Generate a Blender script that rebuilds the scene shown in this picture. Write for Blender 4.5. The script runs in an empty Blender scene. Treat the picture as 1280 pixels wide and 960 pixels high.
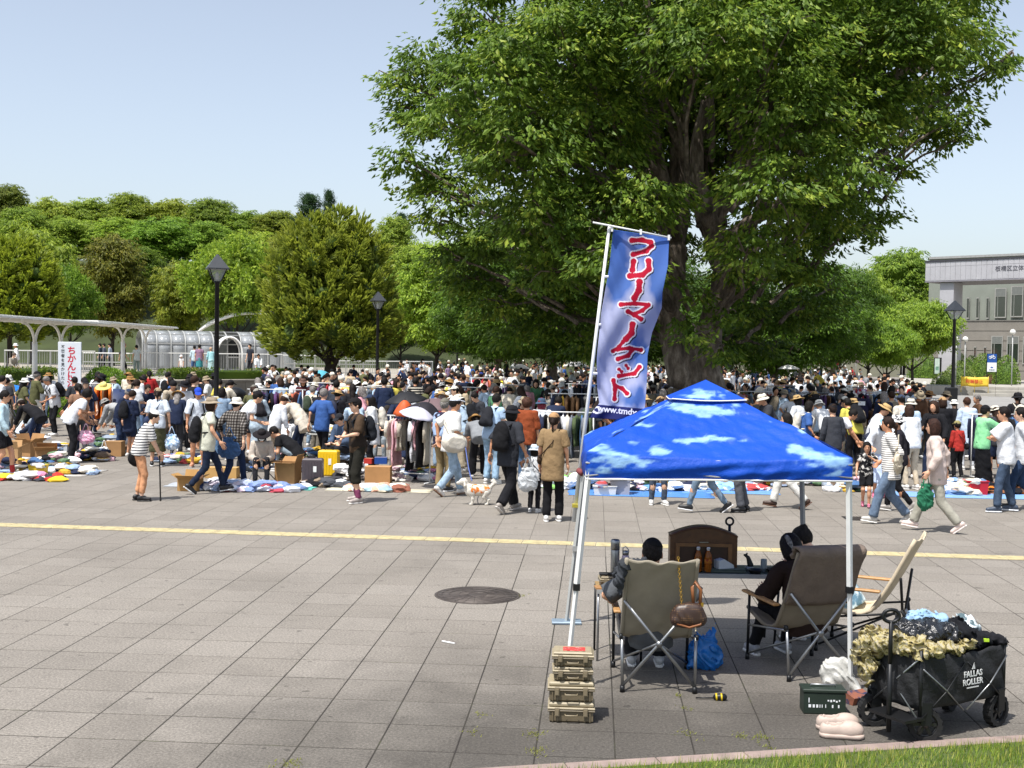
import bpy, math, random, time
import numpy as np
from mathutils import Vector, Matrix
R = math.radians
PI = math.pi
rnd = random.Random(7)
nrg = np.random.default_rng(11)
SC = bpy.context.scene
COL = SC.collection
# ------ camera
CAM_H = 2.6
FPX = 1500.0            # focal length in pixels of the 1280 px wide photograph
PITCH = R(1.665)
ROLL = R(0.86)
cam_data = bpy.data.cameras.new("camera")
cam = bpy.data.objects.new("camera", cam_data)
COL.objects.link(cam)
SC.camera = cam
cam_data.sensor_width = 36.0
cam_data.lens = FPX / 1280.0 * 36.0
cam_data.clip_start = 0.1
cam_data.clip_end = 6000
c_r0 = Vector((1, 0, 0)); c_u0 = Vector((0, math.sin(PITCH), math.cos(PITCH))); c_f = Vector((0, math.cos(PITCH), -math.sin(PITCH)))
c_r = c_r0 * math.cos(ROLL) + c_u0 * math.sin(ROLL)
c_u = -c_r0 * math.sin(ROLL) + c_u0 * math.cos(ROLL)
cam.matrix_world = Matrix(((c_r.x, c_u.x, -c_f.x, 0), (c_r.y, c_u.y, -c_f.y, 0), (c_r.z, c_u.z, -c_f.z, CAM_H), (0, 0, 0, 1)))
# ------ sky and sun
# shadows fall to the right and a little away: (0.27, 0.36) metres per metre of height
SUN_EL = R(65.5)
SH = Vector((0.27, 0.36, -1.0)).normalized()
world = bpy.data.worlds.new("World"); SC.world = world; world.use_nodes = True
wn = world.node_tree.nodes; wl = world.node_tree.links
bg = wn["Background"]
sky = wn.new("ShaderNodeTexSky"); sky.sky_type = 'NISHITA'; sky.sun_disc = False
sky.sun_elevation = SUN_EL
sky.sun_rotation = math.atan2(-SH.x, -SH.y)
sky.altitude = 0; sky.air_density = 1.0; sky.dust_density = 1.9; sky.ozone_density = 2.0
hs = wn.new('ShaderNodeHueSaturation'); hs.inputs['Saturation'].default_value = 0.62; hs.inputs['Value'].default_value = 0.93
wl.new(sky.outputs[0], hs.inputs['Color']); wl.new(hs.outputs[0], bg.inputs[0]); bg.inputs[1].default_value = 0.15
sun_d = bpy.data.lights.new("sun", 'SUN'); sun_d.energy = 4.3; sun_d.angle = R(0.55); sun_d.color = (1.0, 0.965, 0.91)
sun = bpy.data.objects.new("sun", sun_d); COL.objects.link(sun)
sun.rotation_euler = SH.to_track_quat('-Z', 'Y').to_euler()
SC.view_settings.view_transform = 'Standard'; SC.view_settings.look = 'None'
SC.view_settings.exposure = 0.5; SC.view_settings.gamma = 1.0
SC.cycles.max_bounces = 6; SC.cycles.diffuse_bounces = 3; SC.cycles.glossy_bounces = 2
SC.cycles.transmission_bounces = 4; SC.cycles.transparent_max_bounces = 8
SC.cycles.caustics_reflective = False; SC.cycles.caustics_refractive = False
SC.cycles.use_denoising = True
# ------ pixel <-> place
def ray(px, py):
	return (c_r * ((px - 640) / FPX) - c_u * ((py - 480) / FPX) + c_f)
def G(px, py, z=0.0):
	"""place on the ground (or at height z) seen at a pixel of the photograph"""
	d = ray(px, py); t = (z - CAM_H) / d.z
	return Vector((d.x * t, d.y * t, z))
def W(px, py, D):
	"""place at depth D seen at a pixel"""
	d = ray(px, py); t = D / d.y
	return Vector((d.x * t, D, CAM_H + d.z * t))
def WX(px, D, z=0.0):
	"""place at depth D and height z in the column of pixel px"""
	d0 = ray(px, 300); d1 = ray(px, 600)
	a = CAM_H + d0.z * D / d0.y; b = CAM_H + d1.z * D / d1.y
	t = (z - a) / (b - a); d = d0.lerp(d1, t)
	return Vector((d.x * D / d.y, D, z))
def pix(p):
	q = Vector(p) - Vector((0, 0, CAM_H)); w = q.dot(c_f)
	return 640 + FPX * q.dot(c_r) / w, 480 - FPX * q.dot(c_u) / w
def lin(c):
	"""'#rrggbb' -> linear rgb"""
	v = [int(c[i:i + 2], 16) / 255 for i in (1, 3, 5)]
	return tuple(x / 12.92 if x <= 0.04045 else ((x + 0.055) / 1.055) ** 2.4 for x in v)
# ------ mesh helpers
class MB:
	"""gathers shapes as plain arrays; material index and smooth flag per face"""
	def __init__(s): s.v = []; s.f = []; s.m = []; s.n = 0; s.sm = []
	def add(s, verts, faces, m=0, smooth=False, M=None):
		if M is not None: verts = [M @ Vector(v) for v in verts]
		s.v.extend([tuple(v) for v in verts])
		s.f.extend([tuple(i + s.n for i in f) for f in faces]); s.m += [m] * len(faces); s.sm += [smooth] * len(faces)
		s.n += len(verts); return s
	def box(s, x0, x1, y0, y1, z0, z1, m=0, M=None, b=0.0):
		if b > 0:
			o = []
			for z, k in ((z0, b), (z0 + b, 0), (z1 - b, 0), (z1, b)):
				o += [(x0 + k, y0 + k, z), (x1 - k, y0 + k, z), (x1 - k, y1 - k, z), (x0 + k, y1 - k, z)]
			f = [(3, 2, 1, 0), (12, 13, 14, 15)]
			for r in range(3):
				for i in range(4):
					j = (i + 1) % 4; f.append((r * 4 + i, r * 4 + j, r * 4 + 4 + j, r * 4 + 4 + i))
			return s.add(o, f, m, False, M)
		v = [(x0, y0, z0), (x1, y0, z0), (x1, y1, z0), (x0, y1, z0), (x0, y0, z1), (x1, y0, z1), (x1, y1, z1), (x0, y1, z1)]
		return s.add(v, [(3, 2, 1, 0), (4, 5, 6, 7), (0, 1, 5, 4), (1, 2, 6, 5), (2, 3, 7, 6), (3, 0, 4, 7)], m, False, M)
	def cbox(s, c, size, m=0, M=None, b=0.0):
		return s.box(c[0] - size[0] / 2, c[0] + size[0] / 2, c[1] - size[1] / 2, c[1] + size[1] / 2, c[2] - size[2] / 2, c[2] + size[2] / 2, m, M, b)
	def tube(s, pts, r, n=8, m=0, M=None, caps=True, closed=False):
		pts = [Vector(p) for p in pts]; k = len(pts)
		rs = r if isinstance(r, (list, tuple)) else [r] * k
		out = []; prev = None
		for i, p in enumerate(pts):
			if closed: t = (pts[(i + 1) % k] - pts[i - 1]).normalized()
			else: t = (pts[min(i + 1, k - 1)] - pts[max(i - 1, 0)]).normalized()
			a = prev if prev is not None else (Vector((0, 0, 1)) if abs(t.z) < 0.9 else Vector((1, 0, 0)))
			a = (a - t * a.dot(t))
			if a.length < 1e-5: a = t.orthogonal()
			a.normalize(); prev = a; bb = t.cross(a)
			for j in range(n):
				q = 2 * PI * j / n
				out.append(p + (a * math.cos(q) + bb * math.sin(q)) * rs[i])
		f = []
		for i in range(k if closed else k - 1):
			i2 = (i + 1) % k
			for j in range(n):
				j2 = (j + 1) % n
				f.append((i * n + j, i * n + j2, i2 * n + j2, i2 * n + j))
		if caps and not closed: f += [tuple(reversed(range(n))), tuple(range((k - 1) * n, k * n))]
		return s.add(out, f, m, n > 5, M)
	def lathe(s, prof, n=16, m=0, M=None, smooth=True):
		v = []
		for r, z in prof:
			for j in range(n): v.append((r * math.cos(2 * PI * j / n), r * math.sin(2 * PI * j / n), z))
		f = []
		for i in range(len(prof) - 1):
			for j in range(n):
				j2 = (j + 1) % n; f.append((i * n + j, i * n + j2, (i + 1) * n + j2, (i + 1) * n + j))
		f += [tuple(reversed(range(n))), tuple(range((len(prof) - 1) * n, len(prof) * n))]
		return s.add(v, f, m, smooth, M)
	def prism(s, poly, y0, y1, m=0, M=None):
		"""outline in x,z pushed from y0 to y1"""
		n = len(poly); v = [(p[0], y0, p[1]) for p in poly] + [(p[0], y1, p[1]) for p in poly]
		f = [tuple(range(n)), tuple(reversed(range(n, 2 * n)))] + [((i + 1) % n, i, n + i, n + (i + 1) % n) for i in range(n)]
		return s.add(v, f, m, False, M)
	def grid(s, fn, nu, nv, m=0, M=None, smooth=True):
		v = [fn(i / nu, j / nv) for j in range(nv + 1) for i in range(nu + 1)]
		f = [(j * (nu + 1) + i, j * (nu + 1) + i + 1, (j + 1) * (nu + 1) + i + 1, (j + 1) * (nu + 1) + i) for j in range(nv) for i in range(nu)]
		return s.add(v, f, m, smooth, M)
	def sheet(s, fn, nu, nv, th, m=0, smooth=True):
		"""a curved sheet with real thickness"""
		P = [[Vector(fn(i / nu, j / nv)) for i in range(nu + 1)] for j in range(nv + 1)]
		v = []; w = nu + 1
		for side in (0.5, -0.5):
			for j in range(nv + 1):
				for i in range(nu + 1):
					du = P[j][min(i + 1, nu)] - P[j][max(i - 1, 0)]; dv = P[min(j + 1, nv)][i] - P[max(j - 1, 0)][i]
					nn = du.cross(dv)
					if nn.length > 1e-9: nn.normalize()
					v.append(P[j][i] + nn * th * side)
		o = w * (nv + 1); f = []
		for j in range(nv):
			for i in range(nu):
				a = j * w + i; f.append((a, a + 1, a + w + 1, a + w)); f.append((o + a + w, o + a + w + 1, o + a + 1, o + a))
		for i in range(nu):
			f.append((i + 1, i, o + i, o + i + 1)); a = nv * w + i; f.append((a, a + 1, o + a + 1, o + a))
		for j in range(nv):
			a = j * w; f.append((a, a + w, o + a + w, o + a)); a = j * w + nu; f.append((a + w, a, o + a, o + a + w))
		return s.add(v, f, m, smooth)
	def mesh(s, name):
		me = bpy.data.meshes.new(name)
		me.from_pydata(s.v, [], s.f)
		me.polygons.foreach_set('material_index', s.m); me.polygons.foreach_set('use_smooth', s.sm)
		me.update(); return me
	def obj(s, name, mats, parent=None, loc=None, rot=None, color=None):
		return link(name, s.mesh(name), mats, parent, loc, rot, color)
def link(name, me, mats, parent=None, loc=None, rot=None, color=None):
	o = bpy.data.objects.new(name, me); COL.objects.link(o)
	if mats is not None and len(me.materials) == 0:
		for m_ in (mats if isinstance(mats, (list, tuple)) else [mats]): me.materials.append(m_)
	if parent is not None: o.parent = parent
	if loc is not None: o.location = loc
	if rot is not None: o.rotation_euler = rot if isinstance(rot, (tuple, list)) else (0, 0, rot)
	if color is not None: o.color = (*(lin(color) if isinstance(color, str) else color), 1)
	return o
USED = set()
def tag(o, label=None, cat=None, group=None, kind=None, share=False):
	if label:
		if not share and label in USED: print("DUPLABEL", label)
		n = len(label.split())
		if n > 16 or n < 4: print("LABELLEN", n, label)
		USED.add(label); o['label'] = label
	if cat: o['category'] = cat
	if group: o['group'] = group
	if kind: o['kind'] = kind
	return o
def empty(name, loc=(0, 0, 0), rz=0.0):
	o = bpy.data.objects.new(name, None); COL.objects.link(o); o.location = loc; o.rotation_euler = (0, 0, rz)
	o.empty_display_size = 0.1; return o
def struct(o): o['kind'] = 'structure'; return o
def copy_tree(o, parent=None):
	c = o.copy(); COL.objects.link(c)
	if parent is not None: c.parent = parent
	for ch in o.children: copy_tree(ch, c)
	return c
def np_mesh(name, V, F, smooth=True, col=None):
	"""fast mesh from arrays: V (n,3), F (m,3) or (m,4)"""
	me = bpy.data.meshes.new(name); V = np.asarray(V, np.float32); F = np.asarray(F, np.int32); k = F.shape[1]
	me.vertices.add(len(V)); me.vertices.foreach_set('co', V.ravel())
	me.loops.add(F.size); me.loops.foreach_set('vertex_index', F.ravel())
	me.polygons.add(len(F)); me.polygons.foreach_set('loop_start', np.arange(0, F.size, k, dtype=np.int32))
	me.polygons.foreach_set('loop_total', np.full(len(F), k, np.int32))
	me.polygons.foreach_set('use_smooth', np.full(len(F), smooth))
	me.update(calc_edges=True)
	if col is not None:
		a = me.color_attributes.new('col', 'FLOAT_COLOR', 'POINT')
		a.data.foreach_set('color', np.concatenate([col, np.ones((len(V), 1))], 1).astype(np.float32).ravel())
	return me
# value noise in numpy
def _hash(ix, iy, iz, seed):
	h = (ix.astype(np.int64) * 374761393 + iy.astype(np.int64) * 668265263 + iz.astype(np.int64) * 2147483647 + seed * 974634777) & 0xffffffff
	h = ((h ^ (h >> 13)) * 1274126177) & 0xffffffff
	return ((h ^ (h >> 16)) & 0xffff) / 65535.0
def vnoise(P, seed=0):
	P = np.asarray(P, np.float64); i = np.floor(P).astype(np.int64); f = P - i; f = f * f * (3 - 2 * f); r = 0
	for dx in (0, 1):
		for dy in (0, 1):
			for dz in (0, 1):
				w = (f[:, 0] if dx else 1 - f[:, 0]) * (f[:, 1] if dy else 1 - f[:, 1]) * (f[:, 2] if dz else 1 - f[:, 2])
				r = r + w * _hash(i[:, 0] + dx, i[:, 1] + dy, i[:, 2] + dz, seed)
	return r
def fbm(P, octs=4, seed=0):
	P = np.asarray(P, np.float64); a = 0.5; r = 0; t = 0
	for k in range(octs):
		r = r + a * vnoise(P * 2 ** k, seed + k); t += a; a *= 0.5
	return r / t
# ------ materials
MATS = {}
def newmat(name):
	m = bpy.data.materials.new(name); m.use_nodes = True; nt = m.node_tree
	b = nt.nodes['Principled BSDF']; MATS[name] = m
	return m, nt, b
def nd(nt, t, **kw):
	n = nt.nodes.new(t)
	for k, v in kw.items():
		if k in n.inputs.keys() if hasattr(n.inputs, 'keys') else False: n.inputs[k].default_value = v
		else: setattr(n, k, v)
	return n
def mixc(nt, a, b, f, mode='MIX'):
	n = nt.nodes.new('ShaderNodeMix'); n.data_type = 'RGBA'; n.blend_type = mode
	for i, x in ((0, f), (6, a), (7, b)):
		if isinstance(x, (int, float)): n.inputs[i].default_value = x
		elif isinstance(x, tuple): n.inputs[i].default_value = (*x[:3], 1)
		else: nt.links.new(x, n.inputs[i])
	return n.outputs[2]
def noise(nt, scale, detail=3, coord='Object', rough=0.55, dist=0.0):
	tc = nt.nodes.new('ShaderNodeTexCoord'); n = nt.nodes.new('ShaderNodeTexNoise')
	n.inputs['Scale'].default_value = scale; n.inputs['Detail'].default_value = detail; n.inputs['Roughness'].default_value = rough
	n.inputs['Distortion'].default_value = dist
	if coord == 'World':
		g = nt.nodes.new('ShaderNodeNewGeometry'); nt.links.new(g.outputs['Position'], n.inputs['Vector'])
	else: nt.links.new(tc.outputs[coord], n.inputs['Vector'])
	return n.outputs['Fac']
def ramp(nt, x, stops):
	r = nt.nodes.new('ShaderNodeValToRGB'); nt.links.new(x, r.inputs[0]); e = r.color_ramp.elements
	e[0].position = stops[0][0]; e[0].color = (*stops[0][1], 1); e[1].position = stops[-1][0]; e[1].color = (*stops[-1][1], 1)
	for p, c in stops[1:-1]: q = e.new(p); q.color = (*c, 1)
	return r.outputs[0]
def g3(v): return (v, v, v)
def bump(nt, b, h, strength=0.3, dist=0.01):
	n = nt.nodes.new('ShaderNodeBump'); n.inputs['Strength'].default_value = strength; n.inputs['Distance'].default_value = dist
	nt.links.new(h, n.inputs['Height']); nt.links.new(n.outputs[0], b.inputs['Normal'])
def mat(name, color=None, rough=0.7, metal=0.0, var=0.12, vs=6.0, bs=None, bstr=0.3, bd=0.005, coord='Object', spec=None, trans=0.0, alpha=None, sheen=0.0):
	"""plain material: own colour (or the object's colour when None), broken up by noise"""
	if name in MATS: return MATS[name]
	m, nt, b = newmat(name)
	if color is None:
		oi = nt.nodes.new('ShaderNodeObjectInfo'); base = oi.outputs['Color']
	else: base = lin(color) if isinstance(color, str) else color
	f = noise(nt, vs, 4, coord)
	v = ramp(nt, f, [(0.25, g3(1 - var * 1.6)), (0.75, g3(1 + var * 0.6))])
	c = mixc(nt, base, v, 1.0, 'MULTIPLY'); nt.links.new(c, b.inputs['Base Color'])
	b.inputs['Roughness'].default_value = rough; b.inputs['Metallic'].default_value = metal
	if spec is not None: b.inputs['Specular IOR Level'].default_value = spec
	if bs: bump(nt, b, noise(nt, bs, 5, coord), bstr, bd)
	if sheen: b.inputs['Sheen Weight'].default_value = sheen
	if trans:
		t = nt.nodes.new('ShaderNodeBsdfTranslucent'); nt.links.new(c, t.inputs[0]); mx = nt.nodes.new('ShaderNodeMixShader')
		mx.inputs[0].default_value = trans; nt.links.new(b.outputs[0], mx.inputs[1]); nt.links.new(t.outputs[0], mx.inputs[2])
		nt.links.new(mx.outputs[0], nt.nodes['Material Output'].inputs[0])
	if alpha is not None: b.inputs['Alpha'].default_value = alpha
	return m
FAB = mat('fabric', None, 0.88, 0, 0.14, 9, 11, 0.8, 0.02, spec=0.2)
SKIN = mat('skin', None, 0.5, 0, 0.06, 20, spec=0.35)
HAIRM = mat('hair', None, 0.68, 0, 0.5, 45, 60, 1.0, 0.01, spec=0.22)
SHOEM = mat('shoe_leather', None, 0.5, 0, 0.1, 30)
EYEM = mat('eye_dark', '#1d1613', 0.3, 0, 0, 5)
PLAS = mat('plastic', None, 0.42, 0, 0.05, 4, spec=0.4)
PAINTW = mat('painted_metal', None, 0.35, 0.0, 0.06, 12, spec=0.5)
STEEL = mat('brushed_steel', '#9a9c9e', 0.33, 0.85, 0.1, 30)
DARKM = mat('dark_metal', '#1c1d1f', 0.45, 0.3, 0.15, 14)
WOOD = mat('armrest_wood', '#b88a55', 0.5, 0, 0.2, 25)
CARD = mat('cardboard', '#b08a5c', 0.9, 0, 0.1, 5, spec=0.1)
def colmat(name, rough=0.8, trans=0.0, objmul=False, bs=None, bstr=0.3, bd=0.01, spec=0.3):
	m, nt, b = newmat(name)
	a = nt.nodes.new('ShaderNodeVertexColor'); a.layer_name = 'col'; c = a.outputs[0]
	if objmul:
		oi = nt.nodes.new('ShaderNodeObjectInfo'); c = mixc(nt, c, oi.outputs['Color'], 1.0, 'MULTIPLY'); v = ramp(nt, noise(nt, .9, 3), [(.3, (1.12, 1.0, .8)), (.7, (1.5, 1.22, .82))]); c = mixc(nt, c, v, 1.0, 'MULTIPLY')
	nt.links.new(c, b.inputs['Base Color']); b.inputs['Roughness'].default_value = rough; b.inputs['Specular IOR Level'].default_value = spec
	if bs: bump(nt, b, noise(nt, bs, 4), bstr, bd)
	if trans:
		t = nt.nodes.new('ShaderNodeBsdfTranslucent'); nt.links.new(c, t.inputs[0]); mx = nt.nodes.new('ShaderNodeMixShader')
		mx.inputs[0].default_value = trans; nt.links.new(b.outputs[0], mx.inputs[1]); nt.links.new(t.outputs[0], mx.inputs[2])
		nt.links.new(mx.outputs[0], nt.nodes['Material Output'].inputs[0])
	return m
LEAF = colmat('leaf', 0.5, 0.5, True, spec=0.35)
PRINT = colmat('printed_cloth', 0.85, 0.0, False, 20, 0.3, 0.01, 0.2)
PILE = colmat('heaped_cloth', 0.9, 0.0, False, 22, 0.6, 0.02, 0.15)
def stripe_mat(name, c1, c2, period, duty=0.5, axis='Z', check=False):
	m, nt, b = newmat(name)
	tc = nt.nodes.new('ShaderNodeTexCoord'); sp = nt.nodes.new('ShaderNodeSeparateXYZ'); nt.links.new(tc.outputs['Object'], sp.inputs[0])
	def band(ax):
		a = nt.nodes.new('ShaderNodeMath'); a.operation = 'MULTIPLY'; nt.links.new(sp.outputs[ax], a.inputs[0]); a.inputs[1].default_value = 1 / period
		f = nt.nodes.new('ShaderNodeMath'); f.operation = 'FRACT'; nt.links.new(a.outputs[0], f.inputs[0])
		g = nt.nodes.new('ShaderNodeMath'); g.operation = 'GREATER_THAN'; nt.links.new(f.outputs[0], g.inputs[0]); g.inputs[1].default_value = duty
		return g.outputs[0]
	c = mixc(nt, lin(c1), lin(c2), band(axis))
	if check: c = mixc(nt, c, lin(c1), band('X'), 'MULTIPLY')
	nt.links.new(c, b.inputs['Base Color']); b.inputs['Roughness'].default_value = 0.9; b.inputs['Specular IOR Level'].default_value = 0.2
	bump(nt, b, noise(nt, 14, 4), 0.5, 0.012)
	return m
STRIPE_BW = stripe_mat('striped_jersey', '#e8e6e2', '#2b2f3a', 0.045, 0.62)
STRIPE_THIN = stripe_mat('pinstriped_jersey', '#efece6', '#3a3d46', 0.033, 0.7)
STRIPE_DK = stripe_mat('dark_striped_jersey', '#1b1c20', '#cfc8b8', 0.075, 0.7)
CHECK_GR = stripe_mat('checked_cloth', '#8a8580', '#4a4644', 0.05, 0.5, 'Z', True)
def blotch_mat(name, c1, c2, scale, thr=0.5, soft=0.05):
	m, nt, b = newmat(name); f = noise(nt, scale, 3, dist=0.6)
	c = ramp(nt, f, [(thr - soft, lin(c1)), (thr + soft, lin(c2))]); nt.links.new(c, b.inputs['Base Color'])
	b.inputs['Roughness'].default_value = 0.88; b.inputs['Specular IOR Level'].default_value = 0.2
	bump(nt, b, noise(nt, 12, 4), 0.6, 0.015); return m
FLORAL = blotch_mat('floral_cloth', '#15161a', '#d9d6d0', 17, 0.57)
# ====== GROUND
AT = R(3.97)
dA = Vector((math.sin(AT), math.cos(AT), 0)); dB = Vector((math.cos(AT), -math.sin(AT), 0))
TW, TD = 0.514, 0.535
oA = G(690.3, 800); oB = G(240, 841.9)
def tile_xy(i, j):
	return dB * (oA.dot(dB) + i * TW) + dA * (oB.dot(dA) + j * TD)
GROT = -AT
def paving_material():
	m, nt, b = newmat('paving')
	geo = nt.nodes.new('ShaderNodeNewGeometry'); oi = nt.nodes.new('ShaderNodeObjectInfo')
	ad = nt.nodes.new('ShaderNodeMath'); ad.operation = 'ADD'; nt.links.new(geo.outputs['Random Per Island'], ad.inputs[0]); nt.links.new(oi.outputs['Random'], ad.inputs[1])
	fr = nt.nodes.new('ShaderNodeMath'); fr.operation = 'FRACT'; nt.links.new(ad.outputs[0], fr.inputs[0])
	tint = ramp(nt, fr.outputs[0], [(0, lin('#7f7971')), (0.5, lin('#837d75')), (1, lin('#878179'))])
	sp = ramp(nt, noise(nt, 52, 4, 'World', 0.85), [(0.3, g3(0.45)), (0.5, g3(0.98)), (0.7, g3(1.65))])
	c = mixc(nt, tint, sp, 1.0, 'MULTIPLY')
	big = ramp(nt, noise(nt, 0.55, 5, 'World', 0.6), [(0.3, g3(0.84)), (0.5, g3(0.97)), (0.62, g3(1.02)), (0.75, g3(1.1))])
	c = mixc(nt, c, big, 1.0, 'MULTIPLY')
	md = ramp(nt, noise(nt, 3.2, 5, 'World', 0.7), [(0.25, g3(0.9)), (0.5, g3(1.0)), (0.68, g3(1.02)), (0.78, g3(1.16))])
	c = mixc(nt, c, md, 1.0, 'MULTIPLY')
	# a darker area of paving near the kerb, with ragged edges
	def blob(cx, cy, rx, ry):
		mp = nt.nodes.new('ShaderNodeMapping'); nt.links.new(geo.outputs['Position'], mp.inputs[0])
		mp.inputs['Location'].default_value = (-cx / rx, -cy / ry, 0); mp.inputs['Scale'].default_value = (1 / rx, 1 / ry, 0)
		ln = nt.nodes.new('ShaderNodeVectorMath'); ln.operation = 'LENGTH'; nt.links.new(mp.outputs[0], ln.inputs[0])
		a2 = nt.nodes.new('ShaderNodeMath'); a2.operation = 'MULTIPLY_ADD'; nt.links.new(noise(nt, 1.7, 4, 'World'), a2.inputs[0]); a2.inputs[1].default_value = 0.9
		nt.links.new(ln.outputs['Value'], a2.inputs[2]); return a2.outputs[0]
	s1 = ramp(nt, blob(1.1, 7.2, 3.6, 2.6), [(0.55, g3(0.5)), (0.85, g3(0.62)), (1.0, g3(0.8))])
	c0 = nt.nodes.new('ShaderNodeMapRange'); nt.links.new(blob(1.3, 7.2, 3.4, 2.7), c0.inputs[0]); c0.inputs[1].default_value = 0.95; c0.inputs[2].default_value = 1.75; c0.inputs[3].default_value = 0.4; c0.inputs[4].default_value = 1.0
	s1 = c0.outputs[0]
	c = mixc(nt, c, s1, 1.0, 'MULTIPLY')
	gum = ramp(nt, noise(nt, 7.5, 1, 'World'), [(0.0, g3(1)), (0.735, g3(1)), (0.75, g3(.62))]); c = mixc(nt, c, gum, 1.0, 'MULTIPLY')
	gum = ramp(nt, noise(nt, 1.3, 6, 'World', .75, 1.5), [(0.0, g3(.84)), (0.33, g3(.88)), (0.38, g3(1))]); c = mixc(nt, c, gum, 1.0, 'MULTIPLY')
	nt.links.new(c, b.inputs['Base Color']); b.inputs['Roughness'].default_value = 0.85; b.inputs['Specular IOR Level'].default_value = 0.25
	bump(nt, b, noise(nt, 110, 3, 'World', 0.7), 0.5, 0.004)
	return m
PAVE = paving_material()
m_, nt_, b_ = newmat('joint_earth')
nt_.links.new(ramp(nt_, noise(nt_, 2.5, 4, 'World'), [(0.4, lin('#2a2622')), (0.6, lin('#35322a')), (0.75, lin('#4c5230'))]), b_.inputs['Base Color']); b_.inputs['Roughness'].default_value = 1
JOINT = m_
EARTH = mat('earth', '#5d5a44', 1.0, 0, 0.3, 0.4, 8, 0.4, 0.02, 'World')
g = MB(); g.add([(-900, -60, -0.08), (900, -60, -0.08), (900, 1800, -0.08), (-900, 1800, -0.08)], [(0, 1, 2, 3)])
struct(g.obj('ground', EARTH))
g = MB(); g.add([(-60, 7.0, -0.0022), (60, 7.0, -0.0022), (90, 140, -0.0022), (-60, 140, -0.0022)], [(0, 1, 2, 3)])
plaza = struct(g.obj('plaza', JOINT))
g = MB(); g.add([(-60, 33.5, .0005), (60, 33.5, .0005), (90, 140, .0005), (-60, 140, .0005)], [(0, 1, 2, 3)])
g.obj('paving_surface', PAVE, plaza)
kA = G(667, 958); kB = G(1270, 921)
kdir = (kB - kA).normalized(); knor = Vector((-kdir.y, kdir.x, 0))
hw, hd, gp = TW / 2 + .001, TD / 2 - .001, 0.004
tb = MB(); tb.box(-hw + gp, hw - gp, -hd + gp, hd - gp, -0.03, 0.0, 0, None, 0.004)
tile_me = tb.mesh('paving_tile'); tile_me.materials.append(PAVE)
cells = []
far = MB()
for j in range(-12, 60):
	for i in range(-70, 75):
		p = tile_xy(i + 0.5, j + 0.5)
		if p.y < 6.6 or p.y > 34 or abs(p.x) > p.y * 0.5 + 1: continue
		if (p - kA).dot(knor) < 0.02 - 0.30: continue
		px, py = pix((p.x, p.y, 0))
		inside = -40 < px < 1320 and py < 985
		cells.append((p.y if inside else 900 + p.y, i, j, p))
cells.sort(key=lambda t: t[0])
for n, (_, i, j, p) in enumerate(cells):
	r2 = random.Random(i * 977 + j); dz = r2.uniform(-0.0006, 0.0006)
	if n < 300:
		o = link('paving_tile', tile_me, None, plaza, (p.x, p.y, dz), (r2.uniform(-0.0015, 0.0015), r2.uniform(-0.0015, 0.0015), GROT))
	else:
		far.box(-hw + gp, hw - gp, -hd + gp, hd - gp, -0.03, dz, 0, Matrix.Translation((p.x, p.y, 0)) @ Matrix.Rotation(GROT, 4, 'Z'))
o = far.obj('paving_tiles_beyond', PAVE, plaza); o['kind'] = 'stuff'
# tactile strip: yellow blocks with raised bars
YEL = mat('tactile_yellow', '#c4b78f', 0.8, 0, 0.22, 9, 60, 0.4, 0.004, 'World')
tA = G(-40, 655.0); tB = G(1320, 699.5)
td = (tB - tA).normalized(); tl = (tB - tA).length
strip = empty('tactile_strip', tA, math.atan2(td.y, td.x)); struct(strip)
yb = MB(); yb.box(0.004, 0.326, -0.14, 0.14, 0.0, 0.006, 0, None, 0.001)
for q in range(4): yb.box(0.02, 0.31, -0.125 + q * 0.072, -0.095 + q * 0.072, 0.006, 0.011)
yme = yb.mesh('tactile_tile'); yme.materials.append(YEL)
for k in range(int(tl / 0.33) + 1):
	link('tactile_tile', yme, None, strip, (k * 0.33, rnd.uniform(-0.004, 0.004), 0.002), (0, 0, rnd.uniform(-0.008, 0.008)))
# manhole cover, drain cover
IRON = mat('cast_iron', '#544c47', 0.6, 0.3, 0.3, 14, 40, 0.5, 0.003)
mh = empty('manhole_cover', G(597, 744)); tag(mh, 'round cast iron manhole cover set in the open paving', 'manhole cover')
q = MB(); q.lathe([(0.455, 0.001), (0.455, 0.004), (0.432, 0.005), (0.425, 0.002)], 48); q.obj('rim', IRON, mh)
q = MB(); q.lathe([(0.42, 0.001), (0.42, 0.006), (0.0, 0.006)], 48); q.obj('lid', IRON, mh)
q = MB()
for rr in (0.1, 0.2, 0.3, 0.38): q.tube([(rr * math.cos(a * PI / 18), rr * math.sin(a * PI / 18), 0.007) for a in range(36)], 0.004, 4, closed=True)
for a in range(24): q.tube([(0.1 * math.cos(a * PI / 12), 0.1 * math.sin(a * PI / 12), 0.007), (0.41 * math.cos(a * PI / 12 + .2), 0.41 * math.sin(a * PI / 12 + .2), 0.007)], 0.003, 4)
q.obj('relief', IRON, mh)
dr = empty('drain_cover', G(1076, 648.5), GROT); tag(dr, 'flat dark rectangular drain cover by the striped walking woman', 'drain cover')
q = MB(); q.box(-0.26, 0.26, -0.22, 0.22, 0.0, 0.005); q.obj('frame', DARKM, dr)
q = MB()
for k in range(12): q.box(-0.235 + k * 0.041, -0.21 + k * 0.041, -0.2, 0.2, 0.005, 0.009)
q.obj('grate', IRON, dr)
q = MB(); q.tube([(-0.07, 0, 0.008), (0.07, 0, 0.008)], 0.008, 8)
o = q.obj('paper_stick', mat('white_paper', '#e8e8e6', 0.9), None, G(560.5, 804), R(-35)); tag(o, 'short white paper stick dropped on the bare paving', 'litter')
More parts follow.
